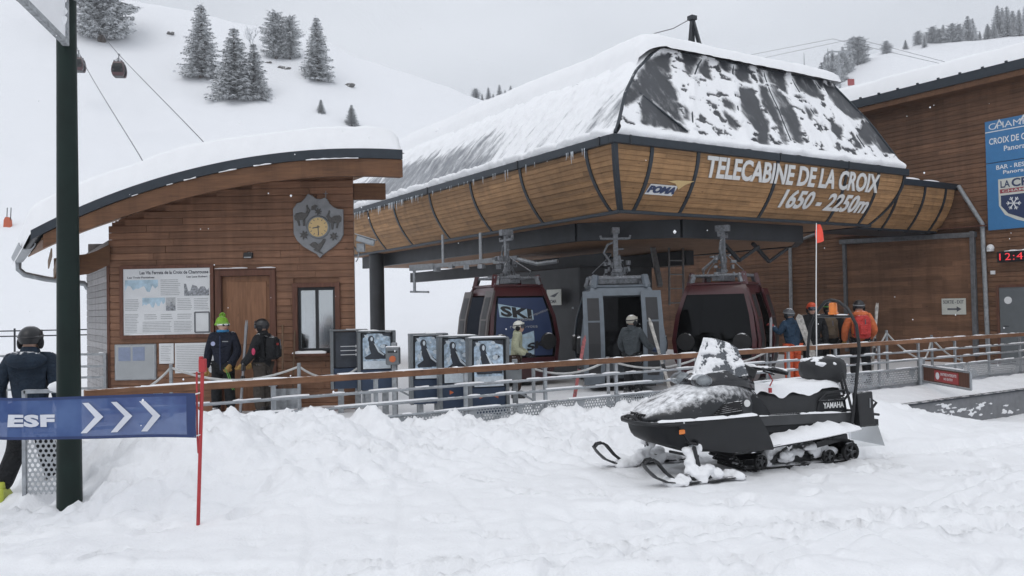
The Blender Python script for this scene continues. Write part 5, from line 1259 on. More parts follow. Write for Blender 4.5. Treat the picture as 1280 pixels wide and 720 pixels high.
# ------------------------------------------------------------------ gondola cabins
def wprof(z): return float(np.interp(z, [0, .12, .5, .95, 1.5, 2.1, 2.2], [.66, .74, .86, .90, .83, .67, .62]))
def cabin(name, label, loc, rz, body, doorm, frame_dark, open_doors=True, ads=None, hanger=1.05, group='gondola cabins'):
    c = thing(name, label, 'gondola cabin', loc, rz=rz, group=group, local=True)
    Zs = [0, .12, .3, .5, .7, .95, 1.2, 1.5, 1.8, 2.0, 2.1, 2.2]
    m = MB(); m.prism([(-.70, -.70), (.70, -.70), (.70, .70), (-.70, .70)], lambda x, y, d: (x, y, d), .0, .06); m.build('floor', 'cabin_dark', c)
    for sx in (-1, 1):
        for sy in (-1, 1):
            m = MB(); m.loft([[(sx * (wprof(z) - .09), sy * wprof(z), z), (sx * wprof(z), sy * wprof(z), z), (sx * wprof(z), sy * (wprof(z) - .09), z), (sx * (wprof(z) - .07), sy * (wprof(z) - .07), z)] for z in Zs]); m.build('corner_post', body, c, smooth=True, angle=50)
    def face(axis, s, zl, name_, mat, inset=.02, k0=-1, k1=1, thick=.02):
        m = MB(); rings = []
        for z in zl:
            w = wprof(z); d = s * (w - inset); e = w - .085
            a, b = k0 * e, k1 * e
            rings.append([(d, a, z), (d, b, z), (d - s * thick, b, z), (d - s * thick, a, z)] if axis == 'x' else [(a, d, z), (b, d, z), (b, d - s * thick, z), (a, d - s * thick, z)])
        m.loft(rings); return m.build(name_, mat, c, smooth=True, angle=40)
    zp = [.55, .75, .95, 1.2, 1.5, 1.8, 1.98]
    for axis, s in (('x', 1), ('x', -1), ('y', 1)):
        face(axis, s, [.03, .12, .3, .5, .56], 'side_panel', frame_dark)
        pn_ = face(axis, s, zp, 'window', 'glass_tint', .025)
        face(axis, s, [1.97, 2.1, 2.2], 'top_band', body)
        if axis == 'x':     # round black bumpers low on both ends
            for sy in (-1, 1):
                m = MB(); m.lathe([(0, -.05), (.16, -.05), (.20, -.01), (.18, .05), (0, .06)], 16, (s * (wprof(.9) + .0), sy * .60, .92), Matrix.Rotation(R_(90) * s, 3, 'Y')); m.build('bumper', 'rubber', c, smooth=True)
    face('y', -1, [2.0, 2.1, 2.2], 'top_band', body)
    # doors: two leaves, slid apart on the outside
    off = .0 if open_doors else .0
    for s in (-1, 1):
        m = MB(); x0, x1 = (.40, .84) if open_doors else (.02, .76); rings = []
        for z in [.05, .12, .3, .5, .7, .95, 1.2, 1.5, 1.8, 2.0, 2.1]:
            d = -(wprof(z) + (.07 if open_doors else .01)); rings.append([(s * x0, d, z), (s * x1 * (.93 + .07 * wprof(z) / .9), d, z), (s * x1 * (.93 + .07 * wprof(z) / .9), d + .045, z), (s * x0, d + .045, z)])
        m.loft(rings); dl = m.build('door', doorm, c, smooth=True, angle=50)
        for zl in ([.25, .5, .75, .95, 1.2, 1.42], [1.46, 1.7, 1.95]):
            m = MB(); m.loft([[(s * (x0 + .09), -(wprof(z) + .078 if open_doors else wprof(z) + .018), z), (s * (x1 - .10), -(wprof(z) + .078 if open_doors else wprof(z) + .018), z), (s * (x1 - .10), -(wprof(z) + .06), z), (s * (x0 + .09), -(wprof(z) + .06), z)] for z in zl]); m.build('pane', 'cabin_dark', dl)
    # roof and the galvanised carrying frame on it
    m = MB(); m.prism([(-.64, -.64), (.64, -.64), (.64, .64), (-.64, .64)], lambda x, y, d: (x, y, d), 2.18, 2.24); m.build('roof', frame_dark, c, bevel=.02)
    m = MB()
    for s in (-1, 1):
        m.bar((-.62, s * .52, 2.40), (.62, s * .52, 2.40), .05, .06); m.bar((s * .55, -.6, 2.40), (s * .55, .6, 2.40), .05, .05)
        for t_ in (-1, 1): m.bar((s * .60, t_ * .55, 2.22), (s * .54, t_ * .50, 2.42), .11, .10)
    m.box((0, 0, 2.34), (.9, .26, .14)); m.bar((-.6, 0, 2.42), (.6, 0, 2.42), .09, .09); fr_o = m.build('roof_frame', 'hanger_metal', c, bevel=.008)
    for s in (-1, 1):
        for t_ in (-1, 1): m = MB(); m.bar((s * .56, t_ * .60, 2.16), (s * .52, t_ * .54, 2.46), .13, .10); m.build('roof_bracket', body, c, bevel=.01)
    # hanger arm and grip
    m = MB(); H0 = 2.44; H1 = H0 + hanger
    m.bar((0, 0, H0), (0, 0, H1), .09, .10, up=(1, 0, 0)); m.bar((.10, 0, H0), (.07, 0, H0 + hanger * .45), .07, .07, up=(1, 0, 0))
    m.tube([(.0, .0, H0 + .05), (-.14, .0, H0 + hanger * .35), (-.26, 0, H0 + hanger * .52), (-.18, 0, H0 + hanger * .70), (.05, 0, H0 + hanger * .78)], .028, 6)
    m.bar((-.30, 0, H1 - .18), (.30, 0, H1 - .18), .07, .05); m.bar((-.31, 0, H1 - .19), (-.33, 0, H1 - .10), .05, .04, up=(1, 0, 0)); m.bar((.31, 0, H1 - .19), (.33, 0, H1 - .10), .05, .04, up=(1, 0, 0))
    rh = random.Random(int(loc[0] * 50))
    for k in range(16): q_ = Vector((rh.uniform(-.3, .3), rh.uniform(-.25, .25), H0 + rh.uniform(-.05, .45))); m.box(q_, (rh.uniform(.04, .16), rh.uniform(.04, .12), rh.uniform(.03, .12)), rz=rh.random())
    for k in range(5): q_ = Vector((rh.uniform(-.5, .5), rh.uniform(-.4, .4), H0 - .05)); m.tube([q_, q_ + Vector((rh.uniform(-.2, .2), 0, .15)), Vector((rh.uniform(-.1, .1), 0, H0 + .5))], .013, 5)
    m.box((0, .0, H1), (.16, .30, .14)); m.tube([(.12, .02, H0 + .1), (.2, .02, H0 - .02), (.42, .0, H0 + .0)], .018, 6)
    for z_ in (.35, .6): m.bar((0, 0, H0 + hanger * z_), (.17, 0, H0 + hanger * z_), .05, .03)
    m.build('hanger', 'hanger_metal', c, bevel=.006)
    # benches inside
    for s in (-1, 1): m = MB(); m.box((s * .55, .1, .46), (.34, 1.2, .05)); m.box((s * .70, .1, .70), (.06, 1.2, .40)); m.build('bench', 'cabin_brown', c)
    return c
CZ0 = DECK + .10; SCB = 1.0
wx, wy = s2w(.30, 4.45); c1 = cabin('gondola_cabin', 'dark red gondola cabin covered with ski advertising behind the poster gates', (wx, wy, CZ0), SA + R_(-96), 'cabin_red', 'cabin_brown', 'cabin_red'); c1.scale = (SCB,) * 3
# advertising film on the end window of that cabin: local +x face
def adface(c, s):
    f = lambda y, z, d=0.0: (s * (wprof(z) - .022 + .004 + d), y * s, z)
    m = MB(); yl = np.linspace(-.70, .70, 9); zl = np.linspace(.60, 1.93, 8)
    rings = [[f(y * (wprof(z) - .09) / .75 * .98, z) for y in yl] for z in zl]; m.loft(rings, closed=False); w = m.build('advert_film', 'sign_navy', c, smooth=True)
    m = MB(); rings = [[f(-.66 + .9 * u, .62 + .30 * v + .25 * v * u, .004) for u in np.linspace(0, 1, 5)] for v in np.linspace(0, 1, 4)]; m.loft(rings, closed=False)
    m.build('advert_snow', 'print_sky', w)
    text_part('SKI', .78, .24, lambda x, y: f(-.56 + x, 1.52 + y - .12 * x, .012), 'advert_lettering', 'cabin_dark', w, bold=.045); text_part('SKI', .55, .17, lambda x, y: f(.05 + x, .70 + y + .25 * x, .012), 'advert_lettering', 'cabin_dark', w, bold=.045)
    m = MB(); pl = [(-.60, 1.50), (.26, 1.42), (.26, 1.64), (-.60, 1.80)]; m.add([f(y, z, .008) for y, z in pl], [(0, 1, 2, 3)]); m.build('advert_panel', 'print_sky', w)
    for tx_, w_, h_, y_, z_, sl_ in (('rendez-vous', .70, .075, -.36, 1.24, 0), ('competition', .46, .07, -.28, .98, 0), ('CHRONO', .40, .06, -.16, 1.40, 0), ('competition', .50, .07, .16, 1.46, .3)): text_part(tx_, w_, h_, (lambda x, y, y_=y_, z_=z_, sl_=sl_: f(y_ + x, z_ + y + sl_ * x, .012)), 'advert_text', 'print_grey', w)
adface(c1, 1)
wx, wy = s2w(1.55, 1.92); c2 = cabin('gondola_cabin', 'blue-grey gondola cabin with both doors open facing the platform', (wx, wy, CZ0), R_(1), 'cabin_blue', 'cabin_blue', 'cabin_blue'); c2.scale = (1.0, 1.0, .96)
wx, wy = s2w(3.75, .85); c3 = cabin('gondola_cabin', 'dark red gondola cabin with large dark window behind the snowmobile', (wx, wy, CZ0), R_(60), 'cabin_red', 'cabin_red', 'cabin_red'); c3.scale = (1.02, 1.02, .97)
# ------------------------------------------------------------------ people
def skin_mesh(name, verts, edges, radii, sub=2, root=0):
    me = bpy.data.meshes.new(name); me.from_pydata(verts, edges, []); ob = bpy.data.objects.new(name, me); col.objects.link(ob)
    md = ob.modifiers.new('s', 'SKIN'); md.use_smooth_shade = True
    sv = me.skin_vertices[0].data
    for i, r in enumerate(radii): sv[i].radius = r if isinstance(r, tuple) else (r, r)
    sv[root].use_root = True
    sb = ob.modifiers.new('u', 'SUBSURF'); sb.levels = sub; sb.render_levels = sub
    dg = bpy.context.evaluated_depsgraph_get(); dg.update()
    m2 = bpy.data.meshes.new_from_object(ob.evaluated_get(dg)); m2.name = name
    bpy.data.objects.remove(ob); bpy.data.meshes.remove(me); m2.materials.clear()
    return m2
def limb(mb, pts, rad, n=10): mb.tube(pts, rad, n)

def glove_geo(mb, wrist, d, palm_n, s=1.0):
    """gloved hand: palm, four unequal bent fingers and a thumb off the side of the palm"""
    d = Vector(d).normalized(); pn_ = Vector(palm_n).normalized(); sd = d.cross(pn_).normalized(); pn_ = sd.cross(d)
    w = Vector(wrist)
    mb.tube([w - d * .03 * s, w + d * .01 * s, w + d * .05 * s, w + d * .09 * s], [.036 * s, .042 * s, .048 * s, .040 * s], 8)
    for k, (o, L_) in enumerate(((-.033, .060), (-.011, .075), (.011, .070), (.033, .055))):
        b = w + d * .08 * s + sd * o * s
        mb.tube([b, b + d * L_ * .5 * s + pn_ * .008 * s, b + d * L_ * .8 * s + pn_ * .035 * s, b + d * L_ * .75 * s + pn_ * .06 * s], [.014 * s, .013 * s, .012 * s, .009 * s], 6)
    b = w + d * .03 * s - sd * .04 * s
    mb.tube([b, b - sd * .03 * s + d * .03 * s + pn_ * .015 * s, b - sd * .025 * s + d * .06 * s + pn_ * .04 * s], [.016 * s, .015 * s, .010 * s], 6)

def person(label, loc, rz, h, jacket, trousers, boots, head, group, glove='cl_black', pose=None, lean=0.0, skin_face=True):
    """local frame: +y is where the person faces, z up, origin between the feet"""
    p = thing('person', label, 'person', loc, rz=rz, group=group, local=True)
    J = dict(pelvis=(0, 0, .515), waist=(0, .0, .60), chest=(0, .005 + lean * .2, .715), neck=(0, .0 + lean * .3, .835), head=(0, .012 + lean * .36, .91),
             shL=(-.108, 0 + lean * .26, .795), elL=(-.150, -.02 + lean * .2, .640), wrL=(-.150, .055 + lean * .15, .505),
             shR=(.108, 0 + lean * .26, .795), elR=(.150, -.02 + lean * .2, .640), wrR=(.150, .055 + lean * .15, .505),
             hipL=(-.055, 0, .49), knL=(-.065, .02, .275), anL=(-.072, -.005, .065), hipR=(.055, 0, .49), knR=(.065, .02, .275), anR=(.072, -.005, .065))
    if pose: J.update(pose)
    V = {k: Vector(v) * h for k, v in J.items()}
    # body: one continuous figure
    names = ['pelvis', 'waist', 'chest', 'neck', 'head', 'top', 'shL', 'elL', 'wrL', 'shR', 'elR', 'wrR', 'hipL', 'knL', 'anL', 'hipR', 'knR', 'anR']
    V['top'] = V['head'] + Vector((0, .0, .055 * h))
    ix = {k: i for i, k in enumerate(names)}
    E_ = [('pelvis', 'waist'), ('waist', 'chest'), ('chest', 'neck'), ('neck', 'head'), ('head', 'top'), ('chest', 'shL'), ('shL', 'elL'), ('elL', 'wrL'), ('chest', 'shR'), ('shR', 'elR'), ('elR', 'wrR'), ('pelvis', 'hipL'), ('hipL', 'knL'), ('knL', 'anL'), ('pelvis', 'hipR'), ('hipR', 'knR'), ('knR', 'anR')]
    rad = dict(pelvis=.062, waist=.06, chest=.066, neck=.034, head=.050, top=.036, shL=.034, elL=.026, wrL=.018, shR=.034, elR=.026, wrR=.018, hipL=.048, knL=.034, anL=.022, hipR=.048, knR=.034, anR=.022)
    me = skin_mesh('body', [V[k] for k in names], [(ix[a], ix[b]) for a, b in E_], [rad[k] * h for k in names]); mesh_obj('body', me, p, ['skin'])
    # jacket
    jn = ['pelvis', 'waist', 'chest', 'neck', 'shL', 'elL', 'wrL', 'shR', 'elR', 'wrR']; jr = dict(pelvis=(.098, .080), waist=(.092, .076), chest=(.104, .080), neck=(.050, .048), shL=.052, elL=.046, wrL=.037, shR=.052, elR=.046, wrR=.037)
    Vj = dict(V); Vj['pelvis'] = V['pelvis'] - Vector((0, 0, .045 * h)); ji = {k: i for i, k in enumerate(jn)}
    def rr(k):
        r = jr[k]; return (r[0] * h, r[1] * h) if isinstance(r, tuple) else r * h
    me = skin_mesh('jacket', [Vj[k] for k in jn], [(ji[a], ji[b]) for a, b in E_ if a in ji and b in ji], [rr(k) for k in jn], root=1); jk = mesh_obj('jacket', me, p, [jacket])
    m = MB(); nk = V['neck']; m.tube([nk + Vector((0, -.004, -.03)) * h, nk + Vector((0, -.002, .0)) * h, nk + Vector((0, .004, .028)) * h], [.062 * h, .056 * h, .048 * h], 12); m.build('collar', jacket, jk, smooth=True, angle=60)
    # trousers
    tn = ['pelvis', 'hipL', 'knL', 'anL', 'hipR', 'knR', 'anR']; trd = dict(pelvis=.076, hipL=.068, knL=.056, anL=.054, hipR=.068, knR=.056, anR=.054); ti = {k: i for i, k in enumerate(tn)}
    me = skin_mesh('trousers', [V[k] for k in tn], [(ti[a], ti[b]) for a, b in E_ if a in ti and b in ti], [trd[k] * h for k in tn]); mesh_obj('trousers', me, p, [trousers])
    for s in 'LR':
        a = V['an' + s]; m = MB()
        m.loft([[(a.x + dx, a.y + dy, a.z + dz) for dx, dy in ((-.055, -.07), (.055, -.07), (.060, .05), (-.060, .05))] for dz in (.09, .02)], cap=True)
        m.loft([[(a.x - .055, a.y - .08, zz), (a.x + .055, a.y - .08, zz), (a.x + .058 * k, a.y + .16 * k2, zz), (a.x - .058 * k, a.y + .16 * k2, zz)] for zz, k, k2 in ((a.z - .065 * h + .001, 1, 1.25), (a.z - .065 * h + .05, 1, 1.25), (a.z + .03, .9, .55))])
        m.build('boot', boots, p, smooth=True, bevel=.012)
        w, e = V['wr' + s], V['el' + s]; d = (w - e).normalized()
        m = MB(); glove_geo(m, w + d * .01, d, Vector((0, 1, 0)) - d * d.y if abs(d.y) < .9 else Vector((0, 0, 1)), h / 1.72); m.build('glove', glove, p, smooth=True, angle=70)
    head(p, V, h)
    return p

def face_parts(p, hc, h, turn):
    R = Matrix.Rotation(turn, 3, 'Z'); f = lambda x, y, z: hc + R @ Vector((x * h, y * h, z * h))
    m = MB(); m.ell(f(0, .012, -.012), (.044 * h, .054 * h, .066 * h), 14, 10, R); hd = m.build('head', 'skin', p, smooth=True)
    m = MB(); m.loft([[f(-.004, .060, .012), f(.004, .060, .012), f(.003, .062, .010)], [f(-.010, .060, -.018), f(.010, .060, -.018), f(0, .080, -.015)]]); m.build('nose', 'skin', hd)
    for s in (-1, 1): m = MB(); m.ell(f(s * .046, .0, -.005), (.006 * h, .014 * h, .020 * h), 8, 6, R); m.build('ear', 'skin', hd, smooth=True)
    m = MB(); m.ell(f(0, .060, -.040), (.016 * h, .006 * h, .004 * h), 8, 4, R); m.build('mouth', 'crest_red', hd)
    return f, R, hd
def helmet_head(mat, goggles=True, strap='strap_grey', turn=0.0, visor='lens_dark', neckmat='cl_black'):
    def fn(p, V, h):
        hc = V['head']; f, R, hd = face_parts(p, hc, h, turn)
        m = MB(); rings = []
        for j in range(9):
            t = j / 8; ph = -.55 + t * (math.pi / 2 + .55); r_ = math.cos(ph); ring = []
            for k in range(18):
                a = 2 * math.pi * k / 18; x, y = math.cos(a), math.sin(a); zc = math.sin(ph)
                fr_ = .045 if (y > .35 and j < 4) else 0      # cut higher over the brow
                ring.append(f(.064 * r_ * x, -.004 + .076 * r_ * y - (.02 if y > .5 and j == 0 else 0), .012 + .068 * zc + fr_ * (1 - t)))
            rings.append(ring)
        m.loft(rings); hl = m.build('helmet', mat, p, smooth=True, angle=60)
        for s in (-1, 1): m = MB(); m.ell(f(s * .055, -.008, -.018), (.014 * h, .032 * h, .036 * h), 10, 8, R); m.build('ear_pad', neckmat, hl, smooth=True)
        m = MB(); m.tube([f(.0625 * math.cos(a), -.004 + .0745 * math.sin(a), .020 + .008 * math.sin(a)) for a in np.linspace(0, 2 * math.pi, 25)[:-1]], .006 * h, 6, loop=True); m.build('goggle_strap', strap, hl, smooth=True)
        if goggles:
            m = MB(); rings = []
            for zz, e in ((-.022, .80), (-.012, 1.0), (.012, 1.02), (.026, .85)): rings.append([f(.050 * e * math.sin(a), .030 + .046 * math.cos(a) * (e * .5 + .5), zz) for a in np.linspace(-1.35, 1.35, 9)] + [f(.036 * e * math.sin(a), .02 + .036 * math.cos(a), zz) for a in np.linspace(1.35, -1.35, 9)])
            m.loft(rings); m.build('goggles', visor, hl, smooth=True)
        return hl
    return fn
def beanie_head(mat, turn=0.0):
    def fn(p, V, h):
        f, R, hd = face_parts(p, V['head'], h, turn)
        m = MB(); rings = []
        for j in range(9):
            t = j / 8; ph = -.12 + t * (math.pi / 2 + .12); r_ = math.cos(ph)
            rings.append([f(.063 * r_ ** .8 * math.cos(a), -.006 + .069 * r_ ** .8 * math.sin(a) - .010 * t, .010 + .074 * math.sin(ph)) for a in np.linspace(0, 2 * math.pi, 17)[:-1]])
        m.loft(rings); hat = m.build('beanie', mat, p, smooth=True, angle=60)
        m = MB(); m.tube([f(.061 * math.cos(a), -.006 + .068 * math.sin(a), .006) for a in np.linspace(0, 2 * math.pi, 25)[:-1]], .012 * h, 7, loop=True); m.build('cuff', mat, hat, smooth=True)
        m = MB(); rb = random.Random(4); c = f(-.012, -.02, .094)
        for k in range(40):
            v = Vector((rb.gauss(0, 1), rb.gauss(0, 1), rb.gauss(0, 1))).normalized() * .022 * h; m.ell(c + v, (.011 * h,) * 3, 5, 4)
        m.build('pompom', mat, hat, smooth=True)
        m = MB(); m.tube([f(.062 * math.sin(a), .008 + .062 * math.cos(a), .002) for a in np.linspace(-1.5, 1.5, 11)], .008 * h, 6); m.build('glasses', 'white_paint', hd, smooth=True)
        for s in (-1, 1): m = MB(); m.ell(f(s * .022, .066, -.002), (.018 * h, .008 * h, .012 * h), 8, 6, R); m.build('lens', 'lens_dark', hd, smooth=True)
    return fn
def backpack(p, mat, h, s=1.0, z=.70, w=.085):
    m = MB(); rings = []
    for zz, k in ((-.125, .75), (-.10, .95), (0, 1.0), (.09, .95), (.125, .65)):
        y0, y1 = -.075, -.085 - .085 * k * s
        rings.append([(x * w * k * h, y * h, (z + zz * s) * h) for x, y in ((-1, y0), (1, y0), (1, y1 + .02), (.7, y1), (-.7, y1), (-1, y1 + .02))])
    m.loft(rings); bp_ = m.build('backpack', mat, p, smooth=True, bevel=.006, angle=50)
    m = MB(); m.box((0, -.180 * h * (s * .5 + .5), (z - .03) * h), (.09 * h, .03 * h, .12 * h)); m.build('pocket', mat, bp_, bevel=.012)
    for sx in (-1, 1):
        m = MB(); m.tube([(sx * .055 * h, -.09 * h, (z + .11) * h), (sx * .070 * h, -.02 * h, (z + .135) * h), (sx * .075 * h, .075 * h, (z + .06) * h), (sx * .085 * h, .06 * h, (z - .08) * h), (sx * .075 * h, -.07 * h, (z - .10) * h)], .013 * h, 6, flat=.6); m.build('shoulder_strap', 'cl_black', bp_, smooth=True)
    m = MB(); m.tube([(.02 * h, -.178 * h, (z + .09) * h), (.02 * h, -.186 * h, (z - .01) * h)], .006 * h, 5); m.build('zip', 'print_dark', bp_)
    return bp_
GP = 'people waiting on the platform'
# back of the skier on the far left
A_ = person('skier in dark blue jacket and black helmet walking away behind the blue banner', (-4.88, 8.5, -.13), R_(12), 1.76, 'cl_navy', 'cl_black', 'boot_lime', helmet_head('helmet_black', False, 'helmet_black'), None,
            pose=dict(knL=(-.085, .04, .28), anL=(-.13, -.09, .075), knR=(.05, .10, .275), anR=(.085, .16, .065), elL=(-.165, -.03, .64), wrL=(-.17, .05, .50)))
m = MB(); m.ell((0, -.075 * 1.7, .825 * 1.7), (.115 * 1.7, .06 * 1.7, .052 * 1.7), 14, 8); m.build('hood', 'cl_navy', A_, smooth=True)
for sx in (-1,): m = MB(); m.box((-.17 * 1.7, -.055 * 1.7, .31), (.012, .05, .16)); m.build('stripe', 'white_paint', A_)
# man with the green hat, turned to the viewer
B_ = person('man in black jacket, lime green bobble hat and tan gloves by the information board', (-5.12, 14.85, DECK), R_(180), 1.76, 'cl_darknavy', 'cl_black', 'boot_black', beanie_head('cl_green', R_(48)), GP, glove='glove_tan',
            pose=dict(elR=(.155, -.02, .63), wrR=(.165, .02, .47), elL=(-.15, .0, .63), wrL=(-.10, .11, .50)))
m = MB(); hh = 1.76; m.tube([(0, .086 * hh, .80 * hh), (0, .094 * hh, .66 * hh), (0, .088 * hh, .46 * hh)], .006, 6); m.build('zip', 'sign_navy', B_)
m = MB(); m.lathe([(0, 0), (.038, 0), (.038, .008), (0, .008)], 16, (.065 * hh, .100 * hh, .725 * hh), Matrix.Rotation(R_(-90), 3, 'X')); m.build('badge', 'badge', B_)
m = MB(); m.box((-.055 * hh, .100 * hh, .745 * hh), (.10, .008, .016)); m.build('chest_print', 'strap_grey', B_)
m = MB(); m.tube([(.05 * math.cos(a) * hh, (.006 + .052 * math.sin(a)) * hh, .848 * hh) for a in np.linspace(0, 2 * math.pi, 17)[:-1]], .013 * hh, 6, loop=True); m.build('neck_warmer', 'cl_skyblue', B_, smooth=True)
# skier facing him, backpack towards the right
C_ = person('skier in black helmet and dark jacket with pink sleeve patch beside the green hat man', (-4.33, 14.55, DECK), R_(78), 1.72, 'cl_black', 'cl_brown', 'boot_black', helmet_head('helmet_black', True, 'helmet_black'), GP, glove='glove_tan',
            pose=dict(elL=(-.155, .04, .63), wrL=(-.10, .17, .53), elR=(.155, .04, .62), wrR=(.10, .17, .52)))
backpack(C_, 'cl_black', 1.72, .9, .69)
m = MB(); m.ell((-.178 * 1.72, .005 * 1.72, .665 * 1.72), (.022, .035, .06), 8, 6); m.build('sleeve_patch', 'cl_pink', C_, smooth=True)
m = MB(); m.box((-.02, -.178 * 1.72 * .95, .73 * 1.72), (.05, .02, .04)); m.build('pack_mark', 'sign_red', C_)
# person with the white helmet, seen from the side
D_ = person('person in white helmet and pale yellow jacket beside the red gondola cabin', (.05, 16.9, DECK), R_(-98), 1.56, 'cl_pale', 'cl_choc', 'boot_black', helmet_head('helmet_white', True, 'cl_black'), GP, lean=.10,
            pose=dict(elR=(.15, .02, .63), wrR=(.11, .15, .56), elL=(-.15, .02, .63), wrL=(-.11, .15, .55)))
# person in grey, back view
E_p = person('person in grey jacket and beige helmet carrying skis towards the blue-grey cabin', (2.32, 16.4, DECK), R_(-35), 1.64, 'cl_grey', 'cl_black', 'boot_black', helmet_head('helmet_beige', True, 'cl_black', turn=R_(-15)), GP, glove='cl_glove_blue',
            pose=dict(elR=(.16, .05, .64), wrR=(.19, .17, .58), elL=(-.16, .0, .63), wrL=(-.12, .10, .52)))
# group at the right
F_p = person('person in dark blue jacket and orange trousers stepping into the dark red cabin', (5.92, 17.8, DECK), R_(28), 1.70, 'cl_blue', 'cl_orange', 'boot_black', helmet_head('helmet_grey', False), GP, glove='cl_redpack', lean=.12,
             pose=dict(elL=(-.16, .06, .68), wrL=(-.15, .18, .76), elR=(.16, .0, .64), wrR=(.12, .12, .56)))
G_p = person('person in orange helmet and goggles facing the camera among the group', (6.62, 18.6, DECK), R_(170), 1.82, 'cl_black', 'cl_black', 'boot_black', helmet_head('helmet_orange', True, 'helmet_orange', visor='lens_dark'), GP)
H_p = person('person in dark jacket with brown backpack and black helmet behind the flag', (7.12, 18.9, DECK), R_(-14), 1.83, 'cl_black', 'cl_black', 'boot_black', helmet_head('helmet_black', True, 'ski_green'), GP)
backpack(H_p, 'cl_khaki', 1.77, 1.05, .69)
I_p = person('person in orange jacket with red backpack at the right end of the group', (7.55, 18.3, DECK), R_(-8), 1.85, 'cl_rust', 'cl_black', 'boot_black', helmet_head('helmet_black', True, 'strap_grey'), GP, glove='glove_tan',
             pose=dict(elL=(-.17, .0, .63), wrL=(-.155, .08, .50), elR=(.17, .0, .63), wrR=(.12, .12, .52)))
backpack(I_p, 'cl_redpack', 1.81, 1.1, .69, .09)
m = MB(); m.ell((0, -.055 * 1.81, .838 * 1.81), (.10 * 1.81, .06 * 1.81, .045 * 1.81), 14, 8); m.build('hood', 'cl_rust', I_p, smooth=True)
# skis and boards held by them (things of their own)
def ski(name, label, base, top, w, mats, cat='skis', n=1, gap=.0, binding=True):
    t = thing(name, label, cat, base); b, e = Vector(base), Vector(top); d = (e - b); L_ = d.length; d.normalize()
    x = d.cross(Vector((0, 1, 0))); x.normalize(); y = x.cross(d)
    for k in range(n):
        m = MB(); rings = []; o = y * (gap * (k - (n - 1) / 2))
        for i in range(15):
            s = i / 14; ww = w * (.5 + .12 * (2 * abs(s - .5)) ** 2) * (1 if .04 < s < .95 else .55 if s <= .04 else .5 if s < .99 else .15); up = y * (.10 * max(0, s - .88) ** 1.3 * 8 * (1 if k else -1) * .6)
            c = b + d * (L_ * s) + o + up; rings.append([c - x * ww - y * .006, c + x * ww - y * .006, c + x * ww + y * .006, c - x * ww + y * .006])
        m.loft(rings); s_o = m.build('ski' if cat == 'skis' else 'board', mats, t, smooth=True, angle=40)
        if binding:
            for f_ in (.40, .52):
                m = MB(); c = b + d * (L_ * f_) + o + y * (.03 if k else -.03); m.box(c, (w * 1.1, .05, .12), M=Matrix((x, y, d)).transposed()); m.build('binding', 'boot_black', s_o, bevel=.008)
    return t
ski('skis', 'pair of upright skis held by the black-helmeted skier', (-4.66, 14.3, DECK), (-4.56, 14.42, 1.58), .036, 'ski_metal', n=2, gap=.03)
ski('ski_poles', 'green-tipped ski poles held by the man in the green hat', (-4.83, 14.50, .38), (-4.97, 14.55, .76), .010, 'ski_green', 'ski poles', n=2, gap=.08, binding=False)
ski('skis', 'pair of light skis tilted in front of the blue-grey cabin', (3.05, 16.2, DECK), (2.62, 16.15, 1.46), .055, 'ski_top', n=2, gap=.03)
ski('skis', 'reddish skis leaning at the left of the grey-jacketed person', (1.15, 16.2, DECK), (1.42, 16.6, 1.12), .06, 'ski_red', n=2, gap=.03)
ski('snowboard', 'pale patterned snowboard slung on the back of the orange-trousered person', (6.33, 17.75, .55), (5.98, 17.62, 1.46), .13, 'ski_top', 'snowboard', n=1, binding=False)
ski('skis', 'skis held upright beside the person in the orange jacket', (7.98, 18.8, DECK), (8.12, 18.7, 1.66), .045, 'ski_top', n=2, gap=.03)
ski('skis', 'dark skis standing at the far left end of the cabin doorway', (5.35, 17.6, DECK), (5.50, 17.9, 1.40), .045, 'ski_metal', n=2, gap=.03)
# ------------------------------------------------------------------ snowmobile (local: +x to its rear, -y to the viewer, z up)
sl = thing('snowmobile', 'black utility snowmobile with snow on its hood, windshield and seat', 'snowmobile', (1.16, 8.4, .0), rz=math.atan2(.34, .94), local=True)
def interp_sections(keys, s):
    ks = [k[0] for k in keys]; return [float(np.interp(s, ks, [k[i] for k in keys])) for i in range(1, len(keys[0]))]
# belly pan and side panels
m = MB(); bs_ = [(.05, .17, .44, .555), (.12, .28, .37, .56), (.25, .38, .31, .565), (.45, .445, .25, .57), (.75, .48, .235, .575), (1.05, .495, .235, .585), (1.14, .50, .24, .59)]
rings = []
for s in np.linspace(.05, 1.14, 16):
    hw, zb, zt = interp_sections(bs_, s)
    rings.append([(s, -hw, zt), (s, -hw * 1.01, (zt + zb) / 2 + .03), (s, -hw * .86, zb + .03), (s, -hw * .6, zb), (s, hw * .6, zb), (s, hw * .86, zb + .03), (s, hw * 1.01, (zt + zb) / 2 + .03), (s, hw, zt)])
m.loft(rings); m.build('belly_pan', 'sled_side', sl, smooth=True, angle=40)
for sy in (-1, 1):   # side panel with slanted rear edge
    m = MB(); rings = []
    for t in np.linspace(0, 1, 16):
        sT, zT, sB, zB = .26 + .88 * t, .583 + .016 * t, .42 + .92 * t, .315 - .075 * min(1, t * 2.2)
        ring = []
        for k in range(7):
            v = k / 6; s = sT + (sB - sT) * v; z = zT + (zB - zT) * v; hw = interp_sections(bs_, min(s, 1.14))[0]
            ring.append((s, sy * (hw + .014 + .020 * math.sin(math.pi * v) - .035 * v * v), z))
        rings.append(ring + [(p[0], p[1] - sy * .012, p[2]) for p in ring[::-1]])
    m.loft(rings); m.build('side_panel', 'sled_panel', sl, smooth=True, angle=50)
